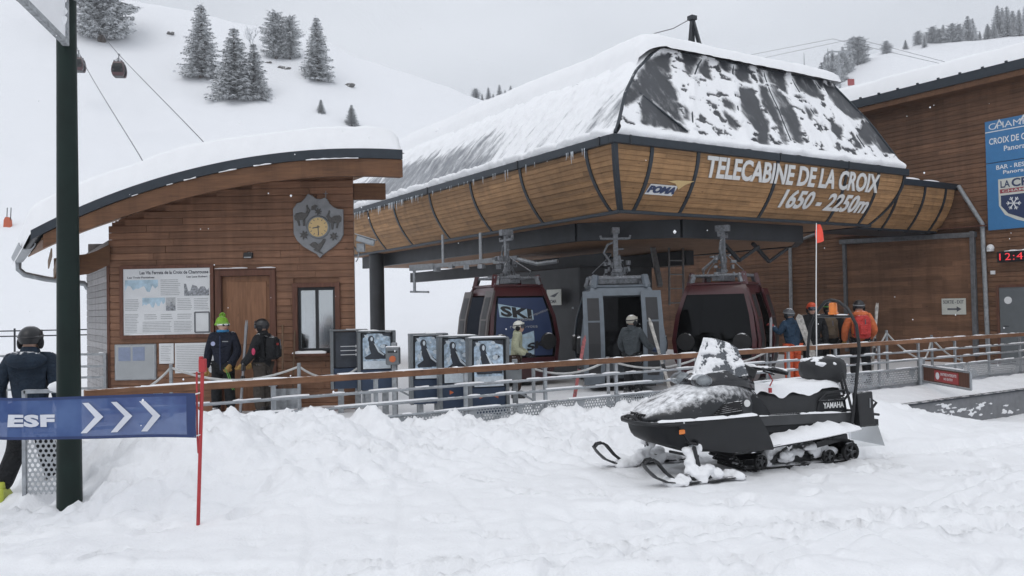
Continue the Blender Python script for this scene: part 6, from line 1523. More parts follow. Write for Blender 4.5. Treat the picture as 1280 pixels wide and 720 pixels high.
# hood
hs = [(.06, .16, .60), (.14, .25, .665), (.30, .35, .735), (.50, .41, .81), (.70, .44, .885), (.88, .43, .92), (1.05, .39, .905), (1.2, .31, .86), (1.34, .22, .82)]
m = MB(); rings = []
for s in np.linspace(.06, 1.34, 24):
    hw, zt = interp_sections(hs, s); ring = []
    for k in range(13):
        t = math.pi * k / 12; c, sn = math.cos(t), math.sin(t)
        ring.append((s, -hw * math.copysign(abs(c) ** .55, c), .56 + (zt - .56) * abs(sn) ** .62))
    rings.append(ring + [(s, hw * .5, .50), (s, -hw * .5, .50)])
m.loft(rings); hood = m.build('hood', 'sled_hood', sl, smooth=True, angle=60)
def hoodz(s, y):
    hw, zt = interp_sections(hs, s); c = min(1, abs(y) / hw) ** (1 / .55); sn = math.sqrt(max(0, 1 - c * c)); return .56 + (zt - .56) * sn ** .62
for (s0, y0, s1, y1) in ((.22, -.14, .40, -.08), (.36, -.22, .56, -.15), (.22, .14, .40, .08), (.36, .22, .56, .15)):   # hood slots
    m = MB(); P_ = []
    for k in range(7):
        t = k / 6; s = s0 + (s1 - s0) * t; y = y0 + (y1 - y0) * t; w = .016 * math.sin(math.pi * min(.95, max(.05, t))); P_.append([(s - w, y - w, hoodz(s, y - w) + .012), (s + w, y + w, hoodz(s, y + w) + .012)])
    m.loft(P_, closed=False); m.build('vent_slot', 'rubber', hood)
for sy in (-1, 1):   # side intake with louvres
    m = MB()
    for k in range(5): m.bar((.66 + .025 * k, sy * (.455 - .004 * k), .62 + .018 * k), (1.0 + .01 * k, sy * (.435 - .012 * k), .64 + .022 * k), .02, .010)
    m.prism([(.64, .60), (1.02, .62), (.98, .735), (.80, .72)], lambda x, z, d: (x, sy * d, z), .40, .435); m.build('side_intake', 'rubber', hood)
    m = MB(); m.lathe([(0, 0), (.036, 0), (.036, .008), (0, .008)], 18, (1.09, sy * .402, .705), Matrix.Rotation(R_(90) * -sy * -1, 3, 'X')); m.build('emblem', 'letter_white', hood)
    m = MB(); m.lathe([(.022, .0085), (.034, .0085), (.034, .011), (.022, .011)], 18, (1.09, sy * .402, .705), Matrix.Rotation(R_(90) * -sy * -1, 3, 'X')); m.build('emblem_ring', 'black_gloss', hood)
# nose bumper, grille and lamp
m = MB(); m.tube([(.50, -.47, .555), (.22, -.41, .55), (.06, -.30, .548), (-.02, -.14, .55), (-.03, 0, .552), (-.02, .14, .55), (.06, .30, .548), (.22, .41, .55), (.50, .47, .555)], .020, 8); m.tube([(.03, -.12, .55), (-.005, -.06, .60), (-.005, .06, .60), (.03, .12, .55)], .016, 8); m.build('front_bumper', 'black_tube', sl, smooth=True)
m = MB()
for k in range(5): m.box((.065 + .004 * k, -.10 + .05 * k, .585), (.03, .012, .075))
m.box((.08, 0, .585), (.02, .28, .09)); m.build('nose_grille', 'rubber', sl)
for sy in (-1, 1): m = MB(); m.box((.33, sy * .435, .478), (.10, .014, .045), rz=-sy * .18); m.build('reflector', 'beacon_orange', sl, bevel=.006)
m = MB()
for k in range(2): snow_strip(sl, [(.10, (-.36, .36)[k], .575), (.45, (-.455, .455)[k], .585), (.8, (-.49, .49)[k], .592), (1.12, (-.50, .50)[k], .60)], .07, .028, gap=-.9, seed=61 + k, step=.04)
# cowl and headlights
m = MB(); rings = []
for s, hw, z0, z1 in ((.68, .20, .84, .93), (.78, .27, .86, 1.0), (.95, .30, .88, 1.03), (1.15, .28, .86, 1.02), (1.32, .22, .80, .95)):
    rings.append([(s, -hw, z0), (s, -hw * .98, (z0 + z1) / 2), (s, -hw * .75, z1), (s, hw * .75, z1), (s, hw * .98, (z0 + z1) / 2), (s, hw, z0)])
m.loft(rings); m.build('cowl', 'black_gloss', sl, smooth=True, angle=50, bevel=.008)
for sy in (-1, 1): m = MB(); m.ell((.70, sy * .19, .93), (.105, .12, .068), 14, 10, Matrix.Rotation(R_(25) * sy, 3, 'Z')); m.build('headlight', 'plastic_clear', sl, smooth=True); m = MB(); m.ell((.735, sy * .19, .93), (.075, .10, .055), 12, 8); m.build('reflector_bowl', 'galvanised', sl, smooth=True)
# wraparound windshield with clinging snow
def ws(u, v, off=0.0):
    """u -1..1 round the screen, v 0 bottom..1 top"""
    ph = u * R_(86); sf, hw, dp = .75 + .15 * v, .29 - .115 * v, .48 - .21 * v
    x = sf + dp * (1 - math.cos(ph)); y = hw * math.sin(ph); z = .97 + (.385 - .11 * abs(u) ** 2.5) * v - .03 * (1 - v) * (1 - abs(u))
    nx_, ny_ = -math.cos(ph), math.sin(ph) * 1.2; l = math.hypot(nx_, ny_)
    return (x + nx_ / l * off, y + ny_ / l * off, z + .3 * off)
m = MB(); m.loft([[ws(u, v) for u in np.linspace(-1, 1, 25)] for v in np.linspace(0, 1, 9)] + [[ws(u, v, -.006) for u in np.linspace(-1, 1, 25)] for v in np.linspace(1, 0, 9)], closed=False); wsd = m.build('windshield', 'glass_screen', sl, smooth=True, angle=60)
uu, vv = np.meshgrid(np.linspace(-.99, .99, 110), np.linspace(0, .99, 60), indexing='ij')
nzz = fbm(uu * 4.2 + 2, vv * 3.6, 5, .7); cov = .36 - 1.25 * np.maximum(0, vv - .66) - .9 * np.exp(-((uu + .62) / .20) ** 2 - ((vv - .12) / .22) ** 2) - .75 * np.exp(-((uu + .35) / .30) ** 2 - ((vv - .56) / .06) ** 2) - .30 * (uu < -.8) + .42 * nzz
Pw = np.array([[ws(uu[i, j], vv[i, j], float(.016 * sstep(-.02, .35, cov[i, j]) - (.012 if cov[i, j] < 0 else 0))) for j in range(60)] for i in range(110)])
mesh_obj('clinging_snow', grid_mesh('clinging_snow', Pw), wsd, ['snow_cap'])
# instrument pod, handlebars
m = MB(); m.box((1.30, 0, 1.00), (.20, .30, .10), M=Matrix.Rotation(R_(25), 3, 'Y')); m.tube([(1.30, 0, .85), (1.42, 0, 1.0)], .03, 8); m.build('instrument_pod', 'black_plastic', sl, bevel=.02)
m = MB(); m.tube([(1.56, -.40, .985), (1.47, -.24, 1.01), (1.42, -.08, 1.02), (1.42, .08, 1.02), (1.47, .24, 1.01), (1.56, .40, .985)], .014, 8); hb = m.build('handlebar', 'black_tube', sl, smooth=True)
for sy in (-1, 1):
    m = MB(); m.tube([(1.48, sy * .27, 1.008), (1.57, sy * .42, .983)], .021, 8); m.build('grip', 'rubber', hb, smooth=True)
    m = MB(); m.tube([(1.40, sy * .24, 1.03), (1.44, sy * .36, 1.04), (1.54, sy * .45, 1.0)], [.03, .045, .03], 8, flat=.35); m.tube([(1.42, sy * .22, 1.0), (1.46, sy * .35, .97)], .008, 5); m.build('hand_guard', 'black_plastic', hb, smooth=True)
snow_strip(hb, [(1.56, -.42, 1.003), (1.47, -.26, 1.028), (1.42, -.1, 1.04), (1.42, .1, 1.04), (1.5, .3, 1.02)], .05, .03, gap=.1, seed=71, step=.03)
m = MB(); m.tube([(1.50, -.20, .98), (1.52, -.24, .90), (1.49, -.23, .84)], .007, 5); m.box((1.49, -.235, .80), (.03, .02, .05)); m.build('tether_cord', 'red_plastic', sl)
# seat with side trim
m = MB(); st_ = [(1.22, .12, .62, .80), (1.32, .165, .56, .835), (1.50, .185, .545, .80), (1.72, .195, .54, .785), (2.05, .20, .54, .80), (2.30, .20, .54, .815), (2.42, .185, .55, .80)]
rings = []
for s in np.linspace(1.22, 2.42, 18):
    hw, zb, zt = interp_sections(st_, s); rings.append([(s, -hw - .04, zb), (s, -hw - .015, zb + (zt - zb) * .6), (s, -hw + .015, zt - .03), (s, -hw + .06, zt), (s, hw - .06, zt), (s, hw - .015, zt - .03), (s, hw + .015, zb + (zt - zb) * .6), (s, hw + .04, zb)])
m.loft(rings); seat = m.build('seat', 'seat_vinyl', sl, smooth=True, angle=50)
m = MB(); rings = []
for s, hw, zb, zt in ((1.08, .30, .56, .80), (1.2, .30, .54, .83), (1.36, .27, .53, .80), (1.52, .24, .53, .62)):
    rings.append([(s + .05, -hw, zb), (s, -hw * .93, zt - .08), (s - .02, -hw * .6, zt), (s - .02, hw * .6, zt), (s, hw * .93, zt - .08), (s + .05, hw, zb)])
m.loft(rings); m.build('tank_cover', 'sled_side', sl, smooth=True, angle=45, bevel=.008)
uu, vv = np.meshgrid(np.linspace(1.26, 2.42, 110), np.linspace(-1, 1, 44), indexing='ij')
Ps = np.zeros(uu.shape + (3,))
for i in range(uu.shape[0]):
    hw, zb, zt = interp_sections(st_, uu[i, 0])
    for j in range(44):
        v = vv[i, j]; drip = .085 * max(0, float(fbm(np.array(uu[i, 0] * 4.5 + (3 if v > 0 else 0)), np.array(.3), 2, .4)) + .35)
        e = min((uu[i, j] - 1.26) / .25, (2.42 - uu[i, j]) / .08, 1); e = max(0, e); a = abs(v)
        if a < .7: y, z, t = v / .7 * (hw - .03), zt, .055
        else: k = (a - .7) / .3; y, z, t = math.copysign(hw - .03 + k * .035, v), zt - k * (.03 + drip), .055 * (1 - k) + .006
        t = t * (math.sqrt(e)) * (1 + .3 * float(pn(np.array(uu[i, j] * 5), np.array(v * 2)))) - (.02 if e <= 0 else 0)
        Ps[i, j] = (uu[i, j], y + math.copysign(.012, v) * (a > .8), z + t)
mesh_obj('seat_snow', grid_mesh('seat_snow', Ps), seat, ['snow_cap'])
# tunnel, side boards, tail
m = MB(); m.loft([[(s, -.27, .36), (s, -.25, .55), (s, .25, .55), (s, .27, .36)] for s in (1.15, 2.50)]); m.loft([[(s, -.24, z0), (s, -.24, z1), (s, .24, z1), (s, .24, z0)] for s, z0, z1 in ((2.50, .36, .55), (2.72, .34, .47))]); m.build('tunnel', 'sled_side', sl, bevel=.012)
for sy in (-1, 1):
    m = MB(); m.loft([[(s, sy * .255, z1 - .02), (s, sy * .262, z1 + .08), (s, sy * .285, z1 + .08), (s, sy * .285, z1 - .02)] for s, z1 in ((1.25, .47), (1.8, .46), (2.5, .44))]); m.build('side_trim', 'sled_grey', sl)
    m = MB(); m.loft([[(s, sy * .26, z), (s, sy * w, z - .01), (s, sy * w, z - .035), (s, sy * .26, z - .03)] for s, w, z in ((1.18, .46, .27), (1.4, .46, .29), (1.9, .44, .33), (2.35, .40, .375), (2.55, .30, .40))]); m.build('running_board', 'sled_side', sl, smooth=True)
    snb = np.linspace(1.2, 2.45, 40); m = MB(); rings = []
    for s in snb:
        zz = float(np.interp(s, [1.18, 1.4, 1.9, 2.35, 2.55], [.27, .29, .33, .375, .40])); h_ = .070 * (1 + .9 * float(fbm(np.array(s * 4), np.array(sy * 3.)))) * min(1, (s - 1.17) / .1, (2.47 - s) / .1)
        rings.append([(s, sy * .27, zz - .01), (s, sy * .275, zz + h_ * 1.1), (s, sy * .36, zz + h_), (s, sy * .43, zz + h_ * .6), (s, sy * .465, zz - .02), (s, sy * .44, zz - .035)])
    m.loft(rings); m.build('board_snow', 'snow_cap', sl, smooth=True, angle=70)
snow_strip(sl, [(1.3, -.285, .552), (1.9, -.285, .542), (2.5, -.285, .522)], .03, .02, gap=.2, seed=81, step=.04)
V_, F_ = text_geo('YAMAHA', .27, .062, bold=.03)
m = MB(); m.add([(2.14 + x, -.254, .575 + y) for x, y in V_], F_); m.build('lettering', 'letter_white', sl)
for sy in (-1, 1): m = MB(); m.prism([(2.05, .53), (2.46, .53), (2.44, .66), (2.10, .66)], lambda x, z, d: (x, sy * d, z), .20, .25); m.build('rear_side_cover', 'sled_side', sl, bevel=.008)
# grab handles, rear rack
for sy in (-1, 1):
    m = MB(); m.tube([(2.10, sy * .24, .66), (2.18, sy * .26, .74), (2.44, sy * .26, .755), (2.50, sy * .24, .72), (2.46, sy * .22, .66), (2.2, sy * .22, .66)], .014, 7)
    m.tube([(2.18, sy * .25, .71), (2.42, sy * .25, .70)], .010, 6); m.build('grab_handle', 'black_tube', sl, smooth=True)
m = MB()
for y in (-.26, -.13, 0, .13, .26): m.tube([(2.45, y, .50), (2.86, y, .47)], .012, 6)
m.tube([(2.86, -.27, .47), (2.86, .27, .47)], .014, 6); m.tube([(2.50, -.27, .50), (2.50, .27, .50)], .014, 6); m.tube([(2.74, -.24, .48), (2.86, -.24, .60), (2.80, -.24, .63), (2.68, -.24, .63)], .014, 7); m.tube([(2.74, .24, .48), (2.86, .24, .60), (2.80, .24, .63), (2.68, .24, .63)], .014, 7)
m.box((2.70, 0, .38), (.38, .46, .07)); m.build('rear_rack', 'black_tube', sl, smooth=True)
m = MB(); m.box((2.60, -.33, .555), (.20, .10, .36), M=Matrix.Rotation(R_(-4), 3, 'Y')); bx_ = m.build('storage_box', 'black_plastic', sl, bevel=.012)
m = MB(); m.box((2.64, -.385, .62), (.012, .008, .10)); m.build('latch', 'galv_dull', bx_)
# snow flap of clear plastic
m = MB(); m.loft([[(2.50, -.25, .36), (2.86, -.25, .36), (2.86, .25, .36)], [(2.48, -.27, .15), (2.93, -.27, .13), (2.93, .27, .13)]], closed=False); m.build('snow_flap', 'plastic_clear', sl)
# backrest
m = MB(); rings = []
for s, hw, z0, z1 in ((2.15, .10, .92, 1.02), (2.18, .18, .86, 1.07), (2.28, .21, .83, 1.10), (2.42, .22, .81, 1.11), (2.50, .21, .82, 1.09), (2.53, .14, .88, 1.02)):
    zc, hz = (z0 + z1) / 2, (z1 - z0) / 2; rings.append([(s, hw * math.copysign(abs(math.cos(t)) ** .6, math.cos(t)), zc + hz * math.copysign(abs(math.sin(t)) ** .6, math.sin(t))) for t in np.linspace(0, 2 * math.pi, 17)[:-1]])
m.loft(rings); br = m.build('backrest', 'seat_vinyl', sl, smooth=True, angle=60)
m = MB(); m.tube([(2.30, -.12, .82), (2.36, -.12, .90)], .02, 8); m.tube([(2.30, .12, .82), (2.36, .12, .90)], .02, 8); m.tube([(2.50, -.16, .70), (2.46, -.16, .88)], .016, 8); m.build('backrest_stay', 'black_tube', sl, smooth=True)
rb = random.Random(12); m = MB()
for k in range(26):
    s = rb.uniform(2.2, 2.5); y = rb.uniform(-.17, .17); m.ell((s, y, 1.10 - .08 * abs(y) / .2 - .25 * max(0, 2.2 - s)), (rb.uniform(.03, .07), rb.uniform(.03, .07), rb.uniform(.012, .025)), 8, 5)
blob(m, 'backrest_snow', br, .008, smooth_it=2)
# hoop with beacon, crossbar and whip flag
m = MB(); m.tube([(2.44, -.33, .40), (2.50, -.34, .80), (2.56, -.34, 1.20), (2.555, -.31, 1.45), (2.53, -.22, 1.62), (2.51, -.10, 1.70), (2.50, 0, 1.72), (2.50, .10, 1.70), (2.49, .22, 1.60), (2.47, .32, 1.42), (2.45, .34, 1.2), (2.42, .34, .8), (2.40, .33, .45)], .018, 10); hoop = m.build('hoop', 'black_tube', sl, smooth=True)
m = MB(); m.tube([(2.53, -.27, 1.54), (2.48, .27, 1.54)], .016, 8); m.build('crossbar', 'black_tube', hoop, smooth=True); m = MB(); m.tube([(2.46, -.33, .50), (2.36, -.30, .95)], .014, 8); m.build('hoop_stay', 'black_tube', hoop, smooth=True)
m = MB(); m.lathe([(0, 0), (.055, 0), (.055, .025), (.045, .03), (.044, .11), (.036, .13), (0, .135)], 16, (2.505, -.02, 1.56)); m.build('beacon', 'beacon_orange', hoop, smooth=True)
snow_strip(hoop, [(2.53, -.25, 1.557), (2.49, .25, 1.557)], .03, .02, gap=.0, seed=91, step=.03)
m = MB(); m.tube([(2.38, .12, .95), (2.40, .12, 1.8), (2.43, .12, 2.58)], [.007, .006, .005], 6); wp = m.build('flag_whip', 'letter_white', sl, smooth=True)
m = MB(); rings = [[(2.43 + .11 * u * (.3 + .7 * (1 - v)) , .12 + .03 * math.sin(u * 5 + v * 3), 2.57 - .20 * v - .05 * u) for u in np.linspace(0, 1, 6)] for v in np.linspace(0, 1, 6)]
rings = [[(2.43 + (.035 + .075 * v) * u, .12 + .025 * math.sin(u * 4 + v * 3), 2.565 - .21 * v * (1 - .15 * u)) for u in np.linspace(0, 1, 6)] for v in np.linspace(0, 1, 7)]
m.loft(rings, closed=False); m.build('flag', 'flag_orange', sl, smooth=True)
# skis with tip loops, spindles, arms, shocks
for sy in (-1, 1):
    Y = sy * .53; path = [(-.17, .215), (-.12, .15), (-.05, .085), (.06, .035), (.2, .012), (.5, .008), (.92, .012)]
    m = MB(); rings = []
    for i, (s, z) in enumerate(path):
        w = (.035, .06, .075, .08, .082, .082, .07)[i]; rings.append([(s, Y - w, z + .012), (s, Y - w * .4, z), (s, Y + w * .4, z), (s, Y + w, z + .012), (s, Y + w * .9, z + .022), (s, Y - w * .9, z + .022)])
    m.loft(rings); ski_o = m.build('ski', 'black_plastic', sl, smooth=True, angle=45)
    m = MB()
    m.tube([(-.165, Y - .02, .22), (-.13, Y - .03, .258), (-.07, Y - .035, .265), (-.02, Y - .03, .235), (.07, Y - .025, .13), (.17, Y - .02, .05)], .012, 7); m.tube([(-.165, Y + .02, .22), (-.13, Y + .03, .258), (-.07, Y + .035, .265), (-.02, Y + .03, .235), (.07, Y + .025, .13), (.17, Y + .02, .05)], .012, 7); m.tube([(-.13, Y - .03, .258), (-.13, Y + .03, .258)], .012, 6); m.build('ski_loop', 'black_tube', ski_o, smooth=True)
    m = MB(); m.bar((.46, Y, .06), (.42, Y - sy * .06, .34), .035, .04, up=(1, 0, 0)); m.box((.47, Y, .07), (.24, .07, .08)); m.build('spindle', 'black_plastic', sl, bevel=.012)
    m = MB()
    for z0, z1 in ((.36, .40), (.24, .26)): m.tube([(.30, sy * .22, z1), (.44, Y - sy * .03, z0)], .014, 6); m.tube([(.62, sy * .22, z1), (.44, Y - sy * .03, z0)], .014, 6)
    m.build('suspension_arm', 'black_tube', sl, smooth=True)
    m = MB(); a, b = Vector((.44, Y - sy * .08, .24)), Vector((.46, sy * .27, .56)); m.tube([a, b], .02, 8)
    tt_ = np.linspace(0, 1, 60); d_ = (b - a).normalized(); x_ = d_.cross(Vector((1, 0, 0))).normalized(); y_ = d_.cross(x_)
    m.tube([a.lerp(b, .12 + .7 * t) + x_ * .038 * math.cos(t * 44) + y_ * .038 * math.sin(t * 44) for t in tt_], .008, 5); m.build('shock', 'galv_dull', sl, smooth=True)
    m = MB(); rr_ = random.Random(30 + sy)
    for k in range(22): s = rr_.uniform(.12, .85); m.ell((s, Y + rr_.uniform(-.07, .07), .03 + .12 * math.exp(-((s - .5) / .2) ** 2) * rr_.random()), (rr_.uniform(.05, .11), rr_.uniform(.05, .09), rr_.uniform(.03, .06)), 9, 6)
    for k in range(9): z = .12 + .028 * k; m.ell((.42 + rr_.uniform(-.07, .07), Y - sy * (.02 + .015 * k) + rr_.uniform(-.03, .03), z), (rr_.uniform(.03, .07), .05, rr_.uniform(.025, .05)), 9, 6)
    blob(m, 'packed_snow', sl, .014)
# track belt with lugs, wheels, rails
def belt():
    p = [(1.02, .17), (1.16, .02), (1.35, .0)] + [(s, -.005) for s in np.linspace(1.5, 2.40, 8)] + [(2.46 + .105 * math.sin(t), .10 - .105 * math.cos(t)) for t in np.linspace(.2, math.pi - .1, 7)] + [(2.25, .235), (1.9, .27), (1.5, .30), (1.2, .31), (1.05, .26)]
    return p
bp_ = belt(); m = MB()
m.loft([[(s, -.25, z), (s, .25, z), (s + .0, .25, z + .022), (s, -.25, z + .022)] for s, z in bp_ + bp_[:1]], cap=False); trk = m.build('track', 'rubber', sl)
m = MB()
for i in range(len(bp_)):
    a, b = Vector((bp_[i][0], 0, bp_[i][1])), Vector((bp_[(i + 1) % len(bp_)][0], 0, bp_[(i + 1) % len(bp_)][1])); n_ = max(1, int((b - a).length / .055))
    d_ = (b - a).normalized(); nn = Vector((d_.z, 0, -d_.x))
    for k in range(n_): q = a.lerp(b, k / n_); m.bar(q + Vector((0, -.25, 0)) + nn * .012, q + Vector((0, .25, 0)) + nn * .012, .016, .026, up=nn)
o = m.build('track_lugs', 'rubber', trk); o['kind'] = 'stuff'
for s, z, r_ in ((1.32, .085, .075), (2.17, .075, .075), (2.46, .10, .10)):
    for sy in (-1, 1):
        m = MB(); Mx = Matrix.Rotation(R_(90), 3, 'X'); m.lathe([(r_ * .72, -.018), (r_, -.018), (r_, .018), (r_ * .72, .018), (r_ * .72, -.018)], 20, (s, sy * .275, z), Mx); wh = m.build('wheel', 'rubber', sl, smooth=True)
        m = MB()
        for k in range(5): t = k * 2 * math.pi / 5; m.bar((s, sy * .278, z), (s + r_ * .76 * math.cos(t), sy * .278, z + r_ * .76 * math.sin(t)), .018, .018, up=(0, 1, 0))
        m.lathe([(0, -.022), (.024, -.022), (.024, .022), (0, .022)], 12, (s, sy * .278, z), Mx); m.build('spokes', 'sled_grey', wh)
m = MB(); m.bar((1.2, -.15, .06), (2.4, -.15, .06), .02, .06); m.bar((1.2, .15, .06), (2.4, .15, .06), .02, .06); m.bar((1.5, -.2, .06), (1.9, -.2, .33), .03, .03); m.bar((2.0, -.2, .06), (2.25, -.2, .30), .03, .03); m.bar((2.05, -.22, .20), (2.45, -.22, .26), .06, .06); m.build('suspension_rail', 'black_tube', sl)
m = MB(); rr_ = random.Random(5)
for k in range(60):
    s = rr_.uniform(1.35, 2.40); z = rr_.uniform(.03, .22) * (1 - .2 * (s > 2.1)); m.ell((s, rr_.choice([-1, 1]) * rr_.uniform(.12, .245), z), (rr_.uniform(.06, .13), rr_.uniform(.03, .05), rr_.uniform(.03, .06)), 9, 6)
blob(m, 'packed_snow', sl, .014)
# ------------------------------------------------------------------ lamp post with frosted sign, banner, barrier in the foreground left
lp = thing('lamp_post', 'tall dark green tapered post standing in the snow at the left', 'post', (-4.08, 7.72, -.1))
m = MB(); m.lathe([(.112, -.3), (.108, 0), (.098, 1.6), (.086, 4.0), (.080, 7.0)], 24, (-4.08, 7.72, 0)); m.build('pole', 'pole_green', lp, smooth=True)
fs = thing('frosted_sign', 'frost-covered white sign panel hung high on the green post', 'sign', (-4.05, 7.6, 4.2))
a_, b_ = Vector((-4.03, 7.60, 0)), Vector((-3.80, 6.50, 0)); dd = (b_ - a_).normalized()
m = MB(); zb, zt = 4.20, 5.05
m.bar(a_ + Vector((0, 0, zb)), b_ + Vector((0, 0, zb)), .05, .06); m.bar(a_ + Vector((0, 0, zt)), b_ + Vector((0, 0, zt)), .05, .05); m.bar(a_ + Vector((0, 0, zb - .03)), a_ + Vector((0, 0, zt)), .06, .05, up=dd); m.bar(b_ + Vector((0, 0, zb - .03)), b_ + Vector((0, 0, zt)), .06, .05, up=dd); m.build('frame', 'frost_metal', fs, bevel=.006)
m = MB(); m.bar(a_ + Vector((0, 0, (zb + zt) / 2)), b_ + Vector((0, 0, (zb + zt) / 2)), .02, zt - zb - .05); m.build('panel', 'snow_cap', fs)
m = MB()
for k in range(9): q = a_.lerp(b_, .08 + k * .105); m.bar(q + Vector((-.022, 0, zb)), q + Vector((-.022, 0, zt)), .012, .012, up=dd)
m.build('grille', 'frost_metal', fs)
m = MB(); nrm = Vector((-dd.y, dd.x, 0)) * -1
for k in range(3): q = a_.lerp(b_, .42 + .13 * k) - Vector((.03, 0, 0)); m.bar(q + Vector((0, 0, zb + .42)), q + Vector((0, 0, zb + .66)), .012, .08, up=dd)
m.build('print', 'crest_red', fs)
m = MB(); rr_ = random.Random(9)
for k in range(46): q = a_.lerp(b_, rr_.random() ** 1.8 * .5); m.ell(q + Vector((rr_.uniform(-.05, .03), rr_.uniform(-.03, .03), rr_.uniform(zb + .1, zt))), (rr_.uniform(.01, .035), rr_.uniform(.01, .035), rr_.uniform(.02, .06)), 6, 5)
blob(m, 'frost', fs, .009, smooth_it=1)
m = MB(); m.lathe([(.092, 4.62), (.097, 4.62), (.097, 4.66), (.092, 4.66)], 20, (-4.08, 7.72, 0)); m.lathe([(.092, 4.72), (.097, 4.72), (.097, 4.76), (.092, 4.76)], 20, (-4.08, 7.72, 0)); m.bar((-4.08, 7.66, 4.64), (-4.03, 7.58, 4.64), .05, .04); m.build('clamp', 'frost_metal', fs)

def red_pole(x, y, z0, z1, lab, lean=.03):
    t = thing('slalom_pole', lab, 'pole', (x, y, z0))
    m = MB(); m.tube([(x, y, z0 - .25), (x + lean, y, z1)], .0155, 8); m.build('shaft', 'red_plastic', t, smooth=True)
    m = MB(); m.box((x + lean, y, z1 - .01), (.055, .045, .11)); m.box((x + lean - .012, y, z1 + .05), (.03, .035, .03)); m.build('cap', 'red_plastic', t, bevel=.006)
    m = MB(); m.tube([(x + lean - .045, y - .01, z1 - .06), (x + lean - .05, y, z1 - .55), (x + lean * .5 - .012, y, z1 - .72)], .008, 6); m.build('spring', 'red_plastic', t, smooth=True)
red_pole(-2.59, 6.85, .0, 1.29, 'red plastic pole with a clip at the right end of the blue banner', .06)
red_pole(-5.6, 6.75, .0, 1.29, 'red plastic pole at the hidden far end of the blue banner')
bn = thing('banner', 'blue mesh banner with white letters and three white arrows', 'banner', (-4.0, 6.8, .95))
X0, X1 = -5.55, -2.575
def bpt(u, v, off=0.0):
    x = X0 + (X1 - X0) * u; zt_ = 1.06 + .045 * (1 - u) - .05 * math.sin(math.pi * u) ** 2 + .035 * (1 - u); zb_ = .70 + .055 * (1 - u) - .03 * math.sin(math.pi * u) ** 2 + .035 * (1 - u)
    return (x, 6.82 + .018 * math.sin(u * 9 + v * 2) + .010 * math.sin(u * 23 + v * 5) - off, zb_ + (zt_ - zb_) * v)
m = MB(); m.loft([[bpt(u, v) for u in np.linspace(0, 1, 70)] for v in np.linspace(.06, .94, 8)], closed=False); m.build('cloth', 'banner_blue', bn, smooth=True)
m = MB()
for v0, v1 in ((0, .065), (.935, 1)): m.loft([[bpt(u, v, .003) for u in np.linspace(0, 1, 70)] for v in (v0, v1)], closed=False)
m.loft([[bpt(u, v, .004) for u in (.975, 1)] for v in np.linspace(0, 1, 6)], closed=False); m.build('hem', 'banner_hem', bn, smooth=True)
def ub(x): return (x - X0) / (X1 - X0)
V_, F_ = text_geo('ESF', .375, .105, bold=.055, spacing=1.1); m = MB(); m.add([bpt(ub(-4.09 + x), .30 + y / .35, .010) for x, y in V_], F_); m.build('lettering', 'banner_white', bn)
for k in range(3):
    x = -3.505 + k * .238; m = MB(); pl = [(0, .84), (.05, .84), (.17, .50), (.05, .14), (0, .14), (.105, .50)]
    m.add([bpt(ub(x + dx), v, .010) for dx, v in pl], [(0, 1, 2, 5), (5, 2, 3, 4)]); m.build('arrow', 'banner_white', bn)
m = MB()
for v in (.03, .97): p_ = bpt(.995, v); m.tube([p_, (p_[0] + .04, 6.84, p_[2] + .01)], .006, 5)
m.build('tie', 'letter_white', bn)
# short barrier behind the post
br_ = thing('barrier_frame', 'short metal barrier with perforated panel half buried beside the green post', 'barrier', (-4.45, 8.05, -.05))
m = MB()
for x in (-4.68, -4.20): m.bar((x, 8.05, -.3), (x, 8.05, 1.0), .035, .035, up=(1, 0, 0))
for z in (.99, .70, .62): m.bar((-4.68, 8.05, z), (-4.20, 8.05, z), .035, .035)
m.build('frame', 'galvanised', br_)
m = MB(); m.box((-4.44, 8.05, .30), (.44, .004, .58)); m.build('mesh_panel', 'perforated', br_)
m = MB(); m.ell((-4.30, 8.03, 1.03), (.15, .06, .06), 12, 6); m.ell((-4.40, 8.03, .735), (.2, .05, .04), 12, 6); m.build('snow_lump', 'snow_cap', br_, smooth=True)

